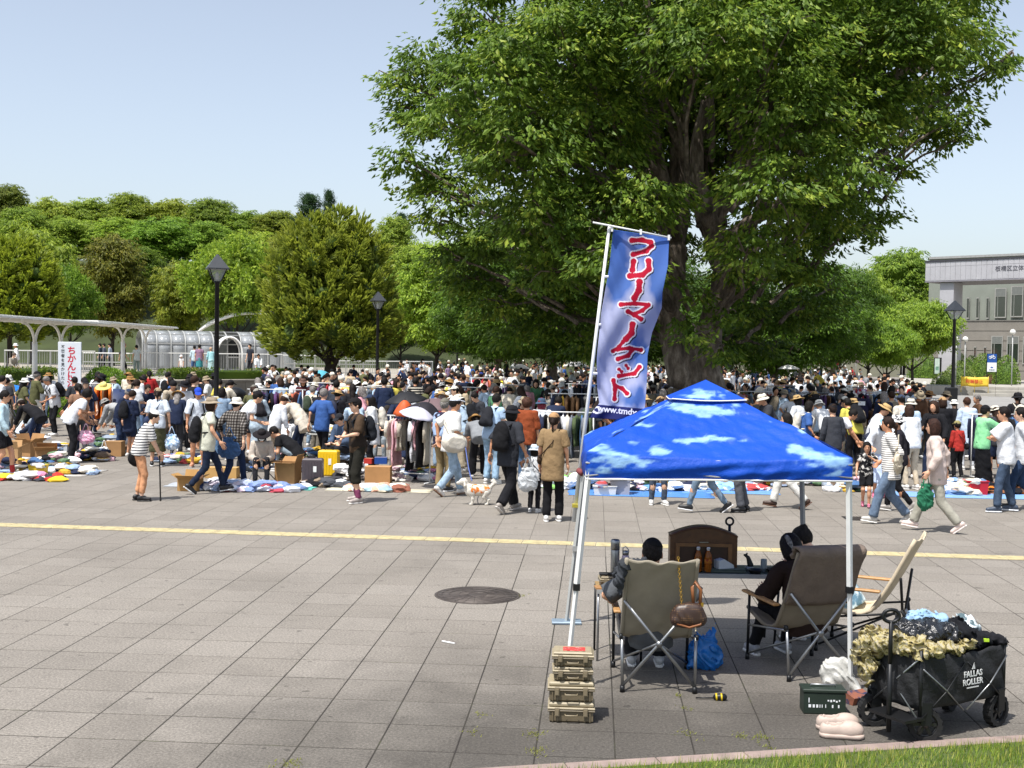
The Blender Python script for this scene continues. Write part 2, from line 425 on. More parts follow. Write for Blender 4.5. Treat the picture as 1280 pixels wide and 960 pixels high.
# kerb with its stones, grass below
KM = mat('kerb_stone_surface', '#96847c', 0.9, 0, 0.22, 7, 60, 0.5, 0.006, 'World')
kerb = empty('kerb', kA - kdir * 4.0, math.atan2(kdir.y, kdir.x)); struct(kerb)
kb = MB(); kb.box(0.003, 0.597, -0.115, 0.0, -0.06, 0.014, 0, None, 0.006); kme = kb.mesh('kerb_stone'); kme.materials.append(KM)
for k in range(18): link('kerb_stone', kme, None, kerb, (k * 0.6, rnd.uniform(-0.002, 0.002), rnd.uniform(-0.002, 0.002)))
lawn_m = MB(); a = kA - kdir * 6 - knor * 0.115; b2 = kA + kdir * 8 - knor * 0.115
lawn_m.add([(a.x, a.y, .006), (a.x, 4, .006), (b2.x, 4, .006), (b2.x, b2.y, .006)], [(0, 1, 2, 3)])
struct(lawn_m.obj('lawn', mat('lawn_soil', '#4d5a2c', 1, 0, 0.3, 12)))
n = 36000
u = nrg.uniform(-1.5, 4.6, n); v = nrg.uniform(0.125, 1.5, n) ** 1.0
base = np.array([kA.x, kA.y])[None] + u[:, None] * np.array([kdir.x, kdir.y]) - v[:, None] * np.array([knor.x, knor.y])
hh = nrg.uniform(0.025, 0.06, n) * (0.7 + 0.6 * vnoise(np.c_[base * 5, u * 0], 3)); an = nrg.uniform(0, 2 * PI, n); ln = nrg.uniform(0, 0.035, n)
ww = nrg.uniform(0.0018, 0.0035, n)
B0 = np.c_[base, np.full(n, .004)]; side = np.c_[np.cos(an), np.sin(an), 0 * an] * ww[:, None]
tip = B0 + np.c_[np.cos(an + 1.2) * ln, np.sin(an + 1.2) * ln, hh]
V = np.stack([B0 - side, B0 + side, tip], 1).reshape(-1, 3)
cg = np.array([lin('#6f9440'), lin('#8fae55'), lin('#5b8034'), lin('#a9b46c')])[nrg.integers(0, 4, n)]
o = link('grass', np_mesh('grass', V, np.arange(3 * n).reshape(n, 3), False, np.repeat(cg, 3, 0)), LEAF); tag(o, 'short mown green grass along the kerb', 'grass', kind='stuff')
# weeds in the joints
cl = []
for (px, py, k, s_) in ((360, 956, 90, .05), (667, 918, 60, .035), (672, 938, 50, .04), (856, 886, 25, .03), (848, 870, 20, .02), (952, 922, 60, .04), (960, 935, 30, .03), (925, 920, 40, .03), (860, 918, 30, .04), (602, 893, 20, .03), (590, 915, 25, .03), (652, 745, 30, .03)):
	p = G(px, py)
	for _ in range(k): cl.append((p.x + rnd.gauss(0, s_), p.y + rnd.gauss(0, s_ * 1.3), 0))
cl = np.array(cl); n = len(cl); an = nrg.uniform(0, 2 * PI, n)
side = np.c_[np.cos(an), np.sin(an), 0 * an] * 0.004; tip = cl + np.c_[np.cos(an + 1) * 0.02, np.sin(an + 1) * 0.02, nrg.uniform(0.004, 0.02, n)]
V = np.stack([cl - side, cl + side, tip], 1).reshape(-1, 3)
o = link('weeds', np_mesh('weeds', V, np.arange(3 * n).reshape(n, 3), False, np.tile([lin('#7d8a48')], (3 * n, 1))), LEAF); tag(o, 'sparse weeds growing in the joints between paving tiles', 'weeds', kind='stuff')
# ====== FOLIAGE
ico_v = None
def ico():
	global ico_v
	if ico_v is None:
		import bmesh
		bm = bmesh.new(); bmesh.ops.create_icosphere(bm, subdivisions=2, radius=1)
		ico_v = (np.array([v.co[:] for v in bm.verts]), np.array([[v.index for v in f.verts] for f in bm.faces])); bm.free()
	return ico_v
def leaves(P, D, N, L, Wd, col, tipcol=None, fold=0.25):
	"""one folded diamond per leaf"""
	D = D / np.linalg.norm(D, axis=1, keepdims=True); S = np.cross(D, N); S /= np.linalg.norm(S, axis=1, keepdims=True) + 1e-9
	N2 = np.cross(S, D); L = L[:, None]; Wd = Wd[:, None]
	V = np.stack([P, P + D * L * 0.45 + S * Wd * 0.5 - N2 * Wd * fold, P + D * L, P + D * L * 0.45 - S * Wd * 0.5 - N2 * Wd * fold], 1)
	n = len(P); F = np.arange(4 * n).reshape(n, 4)
	tc = col if tipcol is None else tipcol
	C = np.stack([col, col * 0.5 + tc * 0.5, tc, col * 0.5 + tc * 0.5], 1)
	return V.reshape(-1, 3), F, C.reshape(-1, 3)
def crown_mesh(name, lobes, spm2, lps, sr, L, pal, seed, style='broad', core=0.62, tips=None, wr=0.42):
	"""lobes (x,y,z,r,flat) -> sprays of leaves over each lobe, in the colours of the species"""
	g_ = np.random.default_rng(seed); Ps = []; Os = []
	for (x, y, z, r, fl) in lobes:
		k = max(4, int(4 * PI * r * r * spm2))
		d = g_.normal(size=(k, 3)); d /= np.linalg.norm(d, axis=1, keepdims=True)
		d = d[(d[:, 2] > -0.75)]; k = len(d)
		rr = r * (0.62 + 0.45 * g_.random(k) ** 0.6)
		c = np.array([x, y, z]) + d * rr[:, None] * np.array([1, 1, fl]); Ps.append(c); Os.append(d)
	C = np.concatenate(Ps); O = np.concatenate(Os); k = len(C)
	n = k * lps; ci = np.repeat(np.arange(k), lps)
	hor = O.copy(); hor[:, 2] *= 0.3; hor += g_.normal(size=hor.shape) * 0.35; hor[:, 2] *= 0.4
	hor /= np.linalg.norm(hor, axis=1, keepdims=True); H = hor[ci]
	sd = np.cross(H, [0, 0, 1.0]); sd /= np.linalg.norm(sd, axis=1, keepdims=True) + 1e-9
	srk = sr * (0.7 + 0.6 * g_.random(k))[ci]
	t = g_.uniform(-1, 1, n); w = g_.uniform(-1, 1, n) * (1 - 0.35 * np.abs(t))
	h = g_.normal(size=n) * 0.14
	pal = np.array([lin(p) for p in pal]); 
	if style == 'broad':
		P = C[ci] + H * (t * srk)[:, None] + sd * (w * srk * 0.62)[:, None]; P[:, 2] += h * srk - 0.28 * srk * (t * t + 0.6 * w * w)
		D = H * (0.5 + 0.3 * t)[:, None] + sd * (w * 0.9)[:, None] + g_.normal(size=(n, 3)) * 0.25; D[:, 2] -= 0.55
		N = np.tile([0, 0, 1.0], (n, 1)) + O[ci] * 0.35 + g_.normal(size=(n, 3)) * 0.4
	elif style == 'plume':            # upswept conifer plumes
		P = C[ci] + H * (t * srk * 0.5)[:, None] + sd * (w * srk * 0.45)[:, None]; P[:, 2] += (t + 0.5) * 0.45 * srk + h * srk
		D = O[ci] * 0.65 + H * 0.35 + g_.normal(size=(n, 3)) * 0.16; D[:, 2] += 0.55
		N = O[ci] + g_.normal(size=(n, 3)) * 0.5
	else:                              # soft fine needles hanging in tufts
		P = C[ci] + H * (t * srk)[:, None] * 0.9 + sd * (w * srk * 0.4)[:, None]; P[:, 2] += h * srk * 1.6 - 0.15 * srk * t * t
		D = g_.normal(size=(n, 3)) + H * 0.6; N = g_.normal(size=(n, 3)) + [0, 0, 0.7]
	Ls = L * g_.uniform(0.65, 1.25, n); sel = (0.5 * g_.random(k)[ci] + 0.5 * g_.random(n)) * 0.999 * len(pal)
	col = pal[sel.astype(int)] * (0.85 + 0.3 * g_.random(n))[:, None]
	tc = None if tips is None else np.array(lin(tips)) * (0.8 + 0.4 * g_.random(n))[:, None]
	V, F, Cc = leaves(P, D, N, Ls, Ls * wr, col, tc)
	if core:
		iv, jf = ico(); vs = [V]; fs = [F]; cs = [Cc]; off = len(V)
		for q_, (x, y, z, r, fl) in enumerate(lobes):
			nn = fbm(iv * 2.1 + q_ * 3.3, 3, seed); vv = iv * (r * core * (0.6 + 0.7 * nn))[:, None] * np.array([1, 1, fl]) + np.array([x, y, z])
			vs.append(vv); cs.append(np.tile(pal.mean(0), (len(vv), 1))); fs.append(np.concatenate([jf, jf[:, 2:3]], 1) + off); off += len(vv)
		V = np.concatenate(vs); Cc = np.concatenate(cs)
		me = bpy.data.meshes.new(name); fl4 = fs[0]; tri = np.concatenate([f[:, :3] for f in fs[1:]])
		me.vertices.add(len(V)); me.vertices.foreach_set('co', V.astype(np.float32).ravel())
		me.loops.add(fl4.size + tri.size); me.loops.foreach_set('vertex_index', np.concatenate([fl4.ravel(), tri.ravel()]).astype(np.int32))
		me.polygons.add(len(fl4) + len(tri))
		me.polygons.foreach_set('loop_start', np.concatenate([np.arange(0, fl4.size, 4), fl4.size + np.arange(0, tri.size, 3)]).astype(np.int32))
		me.polygons.foreach_set('loop_total', np.concatenate([np.full(len(fl4), 4), np.full(len(tri), 3)]).astype(np.int32))
		me.polygons.foreach_set('use_smooth', np.full(len(fl4) + len(tri), False)); me.update(calc_edges=True)
		a_ = me.color_attributes.new('col', 'FLOAT_COLOR', 'POINT'); a_.data.foreach_set('color', np.concatenate([Cc, np.ones((len(V), 1))], 1).astype(np.float32).ravel())
	else: me = np_mesh(name, V, F, False, Cc)
	me.materials.append(LEAF); return me
m_, nt_, b_ = newmat('bark')
tc_ = nt_.nodes.new('ShaderNodeTexCoord'); mp_ = nt_.nodes.new('ShaderNodeMapping'); nt_.links.new(tc_.outputs['Object'], mp_.inputs[0]); mp_.inputs['Scale'].default_value = (2.2, 2.2, 0.7)
n_ = nt_.nodes.new('ShaderNodeTexNoise'); nt_.links.new(mp_.outputs[0], n_.inputs['Vector']); n_.inputs['Scale'].default_value = 2.4; n_.inputs['Detail'].default_value = 7; n_.inputs['Roughness'].default_value = 0.7
nt_.links.new(ramp(nt_, n_.outputs[0], [(0.3, lin('#352e28')), (0.47, lin('#62574c')), (0.58, lin('#83776a')), (0.72, lin('#a89c8e'))]), b_.inputs['Base Color'])
b_.inputs['Roughness'].default_value = 0.95; bump(nt_, b_, n_.outputs[0], 1.0, 0.06)
BARK = m_
DBARK = mat('dark_bark', '#3b332c', 0.95, 0, 0.3, 3, 8, 0.8, 0.05)
def limb(mb, pts, r0, r1, n=8, seg=6, wob=0.12, seed=0):
	"""a bent tapering branch through points"""
	pts = [Vector(p) for p in pts]; out = []; rr = []; q = random.Random(seed); m_n = (len(pts) - 1) * seg
	for i in range(len(pts) - 1):
		p0 = pts[max(i - 1, 0)]; p1 = pts[i]; p2 = pts[i + 1]; p3 = pts[min(i + 2, len(pts) - 1)]
		for k in range(seg + (1 if i == len(pts) - 2 else 0)):
			t = k / seg
			p = 0.5 * ((2 * p1) + (p2 - p0) * t + (2 * p0 - 5 * p1 + 4 * p2 - p3) * t * t + (3 * p1 - p0 - 3 * p2 + p3) * t ** 3)
			f = (i * seg + k) / m_n; r = r0 + (r1 - r0) * f ** 0.85
			if 0 < f < 1: p = p + Vector((q.uniform(-1, 1), q.uniform(-1, 1), q.uniform(-1, 1))) * wob * (r + 0.03)
			out.append(p); rr.append(r * q.uniform(0.93, 1.08))
	mb.tube(out, rr, n); return out
def tree_things(name, lab, cat, base, trunk_mb, crown, color=(1, 1, 1), group=None, rz=0.0, scale=1.0, bark=None, share=False):
	t = empty(name, base, rz); t.scale = (scale,) * 3 if isinstance(scale, (int, float)) else scale
	tag(t, lab, cat, group, share=share)
	me = trunk_mb if isinstance(trunk_mb, bpy.types.Mesh) else trunk_mb.mesh('trunk')
	link('trunk', me, bark or BARK, t); link('crown', crown, None, t, color=color)
	return t
# ---- the big zelkova
ZD = 32.0
zb = WX(868, ZD); sc_ = lambda px: px * ZD / FPX
lob = [(600, 20, 45), (540, 80, 45), (512, 105, 32), (512, 145, 34), (560, 150, 55), (505, 200, 30), (530, 225, 40), (565, 245, 45), (550, 275, 30), (620, 90, 70), (650, 180, 80), (615, 300, 40), (665, 270, 65),
   	(700, 60, 90), (730, 160, 90), (740, 265, 75), (800, 60, 90), (820, 150, 85), (805, 250, 60), (770, 330, 50), (690, 335, 50), (880, 50, 90), (900, 130, 75), (880, 215, 55), (960, 60, 90), (980, 150, 80), (965, 235, 65), (935, 310, 50),
   	(1040, 55, 80), (1060, 140, 70), (1050, 215, 55), (1020, 270, 55), (1105, 50, 70), (1125, 125, 55), (1160, 50, 60), (1180, 115, 40), (1215, 50, 42), (1240, 88, 25), (1190, 150, 30), (1165, 170, 28), (1110, 175, 40),
   	(1080, 255, 40), (1040, 290, 42), (985, 330, 45), (1010, 330, 35), (1125, 205, 22), (1092, 285, 22), (900, -60, 120), (1040, -50, 110), (760, -60, 110), (640, -45, 70), (1160, -20, 80), (580, -30, 35), (482, 95, 16), (1262, 72, 12), (1200, 176, 13)]
lob += [(600, 345, 42, 2), (655, 375, 50, 3), (705, 400, 46, 3), (645, 418, 30, 4), (735, 425, 36, 4), (765, 380, 42, 3), (590, 300, 35, 1), (620, 385, 30, 2), (925, 375, 42, 2), (965, 395, 45, 3), (1005, 382, 38, 3), (915, 425, 32, 4), (1040, 360, 30, 3), (955, 432, 28, 5), (700, 350, 50, 2), (840, 300, 35, 4), (905, 395, 20, -2.5), (880, 372, 16, -2.5), (925, 345, 26, -2), (795, 345, 30, -2), (800, 395, 24, 1), (868, 418, 14, -2.5), (835, 345, 18, -2.5), (852, 400, 15, -2.5), (905, 440, 14, -2), (845, 268, 20, -3), (790, 430, 22, 3), (560, 320, 26, 1), (575, 350, 24, 2)]
lobes = []
q = random.Random(3)
for (px, py, r, *bk) in lob:
	rr = sc_(r); e = max(0.0, 1 - ((px - 870) / 440.0) ** 2); dep = 6.0 * math.sqrt(e)
	ks = 1 if bk or r < 50 else (2 if r < 75 else 3)
	for k in range(ks):
		yo = q.uniform(-0.6, 0.6) if ks == 1 else (-dep * q.uniform(0.45, 0.9) if k == 0 else (dep * q.uniform(0.3, 0.9) if k == 1 else dep * q.uniform(-0.3, 0.3)))
		yo += bk[0] if bk else 0
		if 815 < px < 925 and 110 < py < 340 and yo < 1: yo = q.uniform(1.2, 3.5)
		f = (ZD + yo) / ZD
		pp = W(px, py, ZD + yo) - zb
		lobes.append((pp.x, pp.y, pp.z, rr * (0.92 if k == 0 else 0.85) * f, 0.72))
crown = crown_mesh('crown', lobes, 4.2, 28, 0.45, 0.185, ['#3f5c26', '#4e6f2c', '#5e8034', '#739440', '#93ad50'], 5, 'broad', core=0.0, wr=.5)
tm = MB(); B = lambda px, py, dy=0.0: W(px, py, ZD + dy) - zb
def flare(mb, x, y, n=20):
	pr = []
	for i, (z, r) in enumerate([(-0.1, 1.0), (0.15, 0.85), (0.5, 0.68), (1.1, 0.56), (1.8, 0.48), (2.4, 0.36), (3.0, 0.2)]):
		for j in range(n):
			a = 2 * PI * j / n; rr = r * (1 + 0.10 * math.sin(3 * a + 0.6 + z * 0.3) + 0.07 * math.sin(5 * a + 1.3) + 0.03 * math.sin(9 * a + z))
			pr.append((x + rr * math.cos(a) + 0.03 * z, y + 0.8 * rr * math.sin(a), z))
	f = [(i * n + j, i * n + (j + 1) % n, (i + 1) * n + (j + 1) % n, (i + 1) * n + j) for i in range(6) for j in range(n)]
	mb.add(pr, f, 0, True)
flare(tm, -0.15, 0)
limb(tm, [B(890, 500), B(885, 420), B(905, 350, -.2), B(890, 280, -.3), B(930, 215, 0), B(915, 140, .4), B(940, 40, .6), B(930, -60, .6)], 0.40, 0.14, 12, 5, 0.2, 1)
limb(tm, [B(850, 480), B(838, 400), B(842, 330), B(850, 260, .3), B(848, 180, .2), B(862, 100, 0), B(845, 0, 0), B(850, -70, 0)], 0.36, 0.13, 12, 5, 0.2, 2)
limb(tm, [B(840, 420, .5), B(828, 350, .8), B(800, 290, 1), B(772, 220, .6), B(735, 150, 0), B(660, 70, -.4), B(600, 20, -.5)], 0.36, 0.06, 9, 5, 0.15, 3)
limb(tm, [B(842, 300), B(810, 130, -.8), B(815, 50, -.8), B(795, -60, -.8)], 0.26, 0.12, 9, 5, 0.12, 4)
limb(tm, [B(905, 330, -.2), B(880, 250, -1), B(870, 190, -1), B(885, 110, -1), B(875, 30, -1)], 0.3, 0.08, 9, 5, 0.12, 5)
limb(tm, [B(905, 300), B(950, 270, -.4), B(1000, 250, -.8), B(1060, 222, -1), B(1110, 190, -1)], 0.2, 0.04, 8, 5, 0.15, 6)
limb(tm, [B(930, 215), B(985, 150, .3), B(1050, 110, .4), B(1130, 90, .5), B(1220, 75, .4)], 0.22, 0.04, 8, 5, 0.15, 7)
limb(tm, [B(915, 140), B(960, 100, -1), B(1030, 60, -1.5), B(1100, 20, -1.5)], 0.2, 0.05, 8, 5, 0.15, 8)
limb(tm, [B(840, 350), B(790, 265, -1.5), B(740, 215, -2.5), B(680, 195, -3), B(620, 190, -3)], 0.2, 0.04, 8, 5, 0.2, 9)
limb(tm, [B(845, 250), B(780, 190, 1.5), B(700, 170, 2), B(600, 120, 2), B(540, 90, 2)], 0.22, 0.04, 8, 5, 0.2, 10)
limb(tm, [B(850, 400, -.5), B(800, 340, -1.5), B(740, 310, -2.5), B(660, 290, -3), B(590, 260, -2.5)], 0.16, 0.03, 8, 5, 0.2, 11)
limb(tm, [B(735, 150), B(740, 90, -.5), B(720, 20, -.8), B(700, -50, -.8)], 0.14, 0.05, 7, 5, 0.15, 12)
q = random.Random(8)
for (x, y, z, r, fl) in lobes:                       # twigs reach every cluster of foliage
	c = Vector((x, y, z)); root = Vector((0.2 + x * 0.35 + q.uniform(-.5, .5), y * 0.3, max(3.0, z * 0.62)))
	if r < 0.9: root = root.lerp(c, 0.45)
	mid = root.lerp(c, 0.55) + Vector((q.uniform(-.3, .3), q.uniform(-.3, .3), q.uniform(0, .4)))
	limb(tm, [root, mid, c], 0.055 + 0.018 * r, 0.018, 5, 4, 0.5, q.randint(0, 999))
	for _ in range(3):
		e = c + Vector((q.gauss(0, 1), q.gauss(0, 1), q.gauss(0, .7))).normalized() * r * 0.85
		limb(tm, [mid.lerp(c, 0.5), c.lerp(e, .5) + Vector((0, 0, .12)), e], 0.03, 0.01, 4, 3, 0.6, q.randint(0, 999))
tree_things('zelkova_tree', 'huge spreading green tree with thick grey forked trunk behind the blue canopy', 'tree', zb, tm, crown)
# ---- stock crowns for the others
def ball_lobes(seed, n, rx, rz, z0, rl, flat=0.8, top=0.0):
	q = random.Random(seed); out = []
	for i in range(n):
		a = i * 2.39996 + q.uniform(-.3, .3); h = (i + 0.5) / n; zz = -1 + 2 * h
		w = math.sqrt(max(0, 1 - zz * zz)) * (1 - top * h)
		rr = rl * q.uniform(0.75, 1.25)
		out.append((rx * w * math.cos(a), rx * w * math.sin(a), z0 + rz * zz, rr, flat))
	out.append((0, 0, z0, rl * 1.5, 1)); return out
def simple_trunk(h, r, seed, spread=1.5, dark=False, forks=5, lean=0.0):
	q = random.Random(seed); m = MB(); top = Vector((lean, 0, h * 0.75))
	limb(m, [(0, 0, -0.15), (lean * .3, 0, h * .25), (lean * .6, q.uniform(-.1, .1), h * .5), top], r, r * .45, 10, 4, .1, seed)
	m.lathe([(r * 1.5, -0.1), (r * 1.15, 0.12), (r * 0.98, 0.4)], 10)
	for k in range(forks):
		a = 2 * PI * k / forks + q.uniform(-.4, .4); s0 = Vector((lean * .5, 0, h * q.uniform(.35, .6)))
		e = Vector((spread * math.cos(a), spread * math.sin(a), h * q.uniform(.75, 1.0)))
		limb(m, [s0, s0.lerp(e, .5) + Vector((0, 0, -.15)), e], r * .4, r * .1, 6, 4, .3, seed + k)
	return m.mesh('trunk')
FP = ['#55702f', '#64803a', '#769246', '#88a052', '#4c6730']
T1 = (simple_trunk(4.5, .22, 1, 2), crown_mesh('crown', ball_lobes(1, 17, 2.6, 2.6, 6.2, 1.5), 2.6, 18, .55, .34, FP, 21))
T2 = (simple_trunk(5.0, .25, 2, 2), crown_mesh('crown', ball_lobes(2, 20, 2.8, 3.4, 6.8, 1.4, .7, .35), 2.6, 18, .6, .34, FP, 22))
T3 = (simple_trunk(4.2, .2, 3, 2.4), crown_mesh('crown', ball_lobes(3, 15, 3.1, 2.0, 5.6, 1.55, .65), 2.6, 18, .6, .36, FP, 23, 'fine'))
T4 = (simple_trunk(3.2, .16, 4, 2.4), crown_mesh('crown', ball_lobes(4, 18, 2.6, 1.25, 3.9, 1.1, .42), 4.2, 24, .6, .24, FP, 24))   # layered maple
def FT(kind, px, py_top, D, wpx, color, label, cat='tree', group=None, z0=0.0, share=False, zs=1.0, name='broadleaf_tree', asym=1.0):
	"""a stock tree whose crown top shows at (px, py_top) and is wpx wide, standing at depth D"""
	hz = {id(T1): 10.2, id(T2): 11.4, id(T3): 8.8, id(T4): 6.0}[id(kind)]; wx = {id(T1): 8.0, id(T2): 8.0, id(T3): 9.0, id(T4): 7.2}[id(kind)]
	top = W(px, py_top, D); base = WX(px, D, z0); s = wpx * D / FPX / wx; hs = (top.z - z0) / hz
	return tree_things(name, label, cat, base, kind[0], kind[1], lin(color) if isinstance(color, str) else color, group, rnd.uniform(0, 6.28), (s, s, hs), DBARK, share)
def K(r, g_, b):
	l = .3 * r + .6 * g_ + .1 * b; return tuple((l + (v - l) * .62) * 1.08 for v in (r * 1.04, g_, b))
# ---- hill and wood at the back left
hb = MB()
def hillf(u, v):
	x = -75 + u * 95; y = 96 + v * 70
	h = 13.0 * max(0, math.sin(min(1, v * 1.2) * PI / 2)) * (1 - 0.65 * max(0, (x + 30) / 50)) if x > -30 else 13.0 * math.sin(min(1, v * 1.2) * PI / 2)
	return (x, y, -0.07 + h)
hb.grid(hillf, 30, 20); struct(hb.obj('hill', mat('hill_soil', '#3c4524', 1, 0, 0.3, 0.3)))
def hz_at(x, y):
	v = min(1, max(0, (y - 96) / 70)); h = 13.0 * math.sin(min(1, v * 1.2) * PI / 2)
	return -0.07 + h * (1 - 0.65 * max(0, (x + 30) / 50)) if x > -30 else -0.07 + h
back = [  # px, top y, D, width px, kind, colour, label
	(12, 232, 150, 78, T2, K(.52, .66, .6), 'dark green tree at the top left edge of the wooded skyline'),
	(62, 246, 146, 76, T1, K(.85, .98, .8), 'rounded green hill tree above the golden bushes at far left'),
	(112, 245, 150, 74, T1, K(.78, .92, .7), 'mid green hill tree above the reddish brown tree'),
	(160, 238, 150, 80, T2, K(.72, .95, .68), 'bright rounded hill tree right of a low dip in the skyline'),
	(212, 243, 152, 76, T1, K(.95, 1.05, .68), 'yellowish green hilltop tree above the olive tree'),
	(262, 244, 150, 78, T2, K(.62, .85, .62), 'dense dark green hilltop tree behind the tall left lamp'),
	(308, 256, 150, 70, T1, K(.7, .95, .66), 'rounded hilltop tree to the right of the tall left lamp'),
	(350, 262, 148, 70, T2, K(.85, 1.0, .7), 'light green skyline tree just left of the tall dark pines'),
	(30, 262, 125, 84, T2, K(.8, 1.0, .72), 'second row hill tree behind the golden bushes at far left'),
	(92, 270, 128, 84, T1, K(.66, .95, .62), 'bright green mid slope tree behind the reddish brown tree'),
	(150, 268, 128, 80, T2, K(.7, .98, .66), 'leafy mid slope tree over the right of the brown tree'),
	(205, 270, 126, 84, T1, K(.55, .84, .56), 'deep green mid slope tree behind the olive tree'),
	(256, 276, 128, 78, T2, K(.6, .9, .6), 'deep green mid slope tree between olive and maple trees'),
	(318, 280, 124, 80, T1, K(.95, 1.15, .72), 'light mid slope tree behind the feathery bright tree'),
	(60, 300, 108, 90, T1, K(.62, .82, .55), 'dark tree low on the slope behind the golden bushes'),
	(172, 300, 112, 84, T2, K(.5, .78, .52), 'dark green tree standing between the brown and olive trees'),
	(285, 300, 108, 84, T1, K(.9, 1.12, .62), 'yellow green tree low on the slope behind the arch'),
	(345, 290, 106, 70, T2, K(.9, .85, .62), 'brownish green tree peeping beside the big golden cypress'),
	(430, 268, 130, 84, T1, K(.62, .82, .62), 'dark tree behind the top of the golden cypress'),
	(490, 270, 130, 70, T2, K(.6, .85, .62), 'dark green tree behind the right shoulder of the cypress'),
	(530, 292, 118, 76, T1, K(.7, .95, .6), 'tree beyond the pale larch, beside the big zelkova leaves'),
	(580, 300, 118, 80, T2, K(.55, .8, .5), 'shaded tree behind the pale feathery tree'),
	(640, 320, 112, 90, T1, K(.5, .75, .45), 'shaded tree far behind the left boughs of the big tree'),
	(700, 330, 112, 90, T2, K(.5, .75, .45), 'shaded tree far behind the flag'),
]
for (px, py, D, w, kd, c, lb) in back:
	x0 = WX(px, D).x; v_ = rnd.uniform(.95, 1.45); c = (c[0] * v_ * rnd.uniform(1, 1.2), c[1] * v_, c[2] * v_ * rnd.uniform(.8, 1)); FT(kd, px, py + rnd.uniform(-6, 6), D, w * rnd.uniform(.85, 1.25), c, lb, group='trees of the wood behind the market', z0=hz_at(x0, D))
for k in range(16):
	px = -45 - k * 34; D = (150, 122, 104)[k % 3]; x0 = WX(px, D).x
	FT((T1, T2)[k % 2], px, 240 + (k % 3) * 28, D, 92, K(.8, 1.05, .6), 'wood continuing past the left edge of the view', group='trees past the left edge', z0=hz_at(x0, D), share=True)
# dark pines on the ridge
def pine_mesh(seed):
	q = random.Random(seed); lo = []
	for i in range(16):
		z = 3.2 + i * 0.42; w = 1.9 * (1 - (i / 16.0) ** 1.3) + 0.25; a = i * 2.4
		lo.append((w * .7 * math.cos(a), w * .7 * math.sin(a), z, .75, .3)); lo.append((-w * .7 * math.cos(a), -w * .6 * math.sin(a), z + .1, .6, .3))
	return crown_mesh('crown', lo, 5, 16, .5, .32, ['#2f4a36', '#3b5a40', '#4a6a4a'], seed, 'fine', 0.5, wr=.2)
PM = pine_mesh(41); PT = simple_trunk(7, .2, 9, .5)
for (px, py, D, w, lb) in ((385, 238, 138, 46, 'broad dark pine on the skyline left of the thin pine'), (409, 233, 140, 24, 'thin pointed pine on the skyline above the golden cypress'), (500, 262, 132, 30, 'dark conifer top beside the right flank of the cypress')):
	x0 = WX(px, D).x; z0 = hz_at(x0, D); top = W(px, py, D); s = w * D / FPX / 4.0
	tree_things('pine_tree', lb, 'tree', (x0, D, z0), PT, PM, (1, 1, 1), 'trees of the wood behind the market', 0.5, (s, s, (top.z - z0) / 10.3), DBARK)
# nearer wood along the terrace
FT(T1, 40, 268, 92, 110, K(1.15, 1.2, .5), 'yellow green tree rising behind the covered walk at left', z0=.9)
FT(T2, 140, 288, 90, 100, K(.82, .58, .42), 'reddish brown leaved tree behind the covered walk', z0=.9)
FT(T1, 222, 318, 90, 74, K(1.15, .98, .45), 'olive yellow rounded tree left of the tall lamp', z0=.9)
FT(T3, 296, 292, 88, 130, K(1.15, 1.3, .62), 'bright feathery green tree behind the white arch', z0=.9)
FT(T3, 88, 330, 80, 80, K(.72, 1.05, .5), 'green layered tree between the golden bush and brown tree', z0=.9)
FT(T2, 545, 296, 92, 118, K(1.15, 1.35, .62), 'pale feathery light green tree right of the golden cypress')
FT(T3, 500, 340, 100, 80, K(.8, 1.0, .5), 'small green tree tucked behind the right edge of the cypress')
# golden cypress
def cone_lobes(seed, n, rx, h, z0, rl):
	q = random.Random(seed); out = []
	for i in range(n):
		t = (i + .5) / n; a = i * 2.39996; w = rx * max(.05, math.sqrt(max(0, 1 - (abs(t - .32) / (.70 if t > .32 else .62)) ** 2.6)))
		out.append((w * .8 * math.cos(a), w * .8 * math.sin(a), z0 + h * t, rl * (1.15 - .45 * t) * q.uniform(.85, 1.15), .85))
	for k in range(5): out.append((0, 0, z0 + h * (.15 + .17 * k), rx * (.75 - .1 * k), .8))
	return out
cyp = crown_mesh('crown', cone_lobes(5, 50, 3.0, 5.3, 2.3, .85), 5.6, 20, .42, .30, ['#35501f', '#415c23', '#4d6828'], 31, 'plume', .55, tips='#9cb04c', wr=.36)
cb = WX(412, 60); tree_things('golden_cypress', 'big rounded golden green cypress behind the market crowd', 'tree', cb, simple_trunk(3, .42, 12, 1.2), cyp, (1, 1, 1), None, .7, (1.03, 1.03, 1.13), DBARK)
cyp2 = tree_things('golden_cypress', 'golden green conifer cut by the left edge behind the walkway', 'tree', WX(12, 74, .9), PT, cyp, (1.05, 1.1, .8), None, 2.0, (1.0, 1.0, 1.0), DBARK)
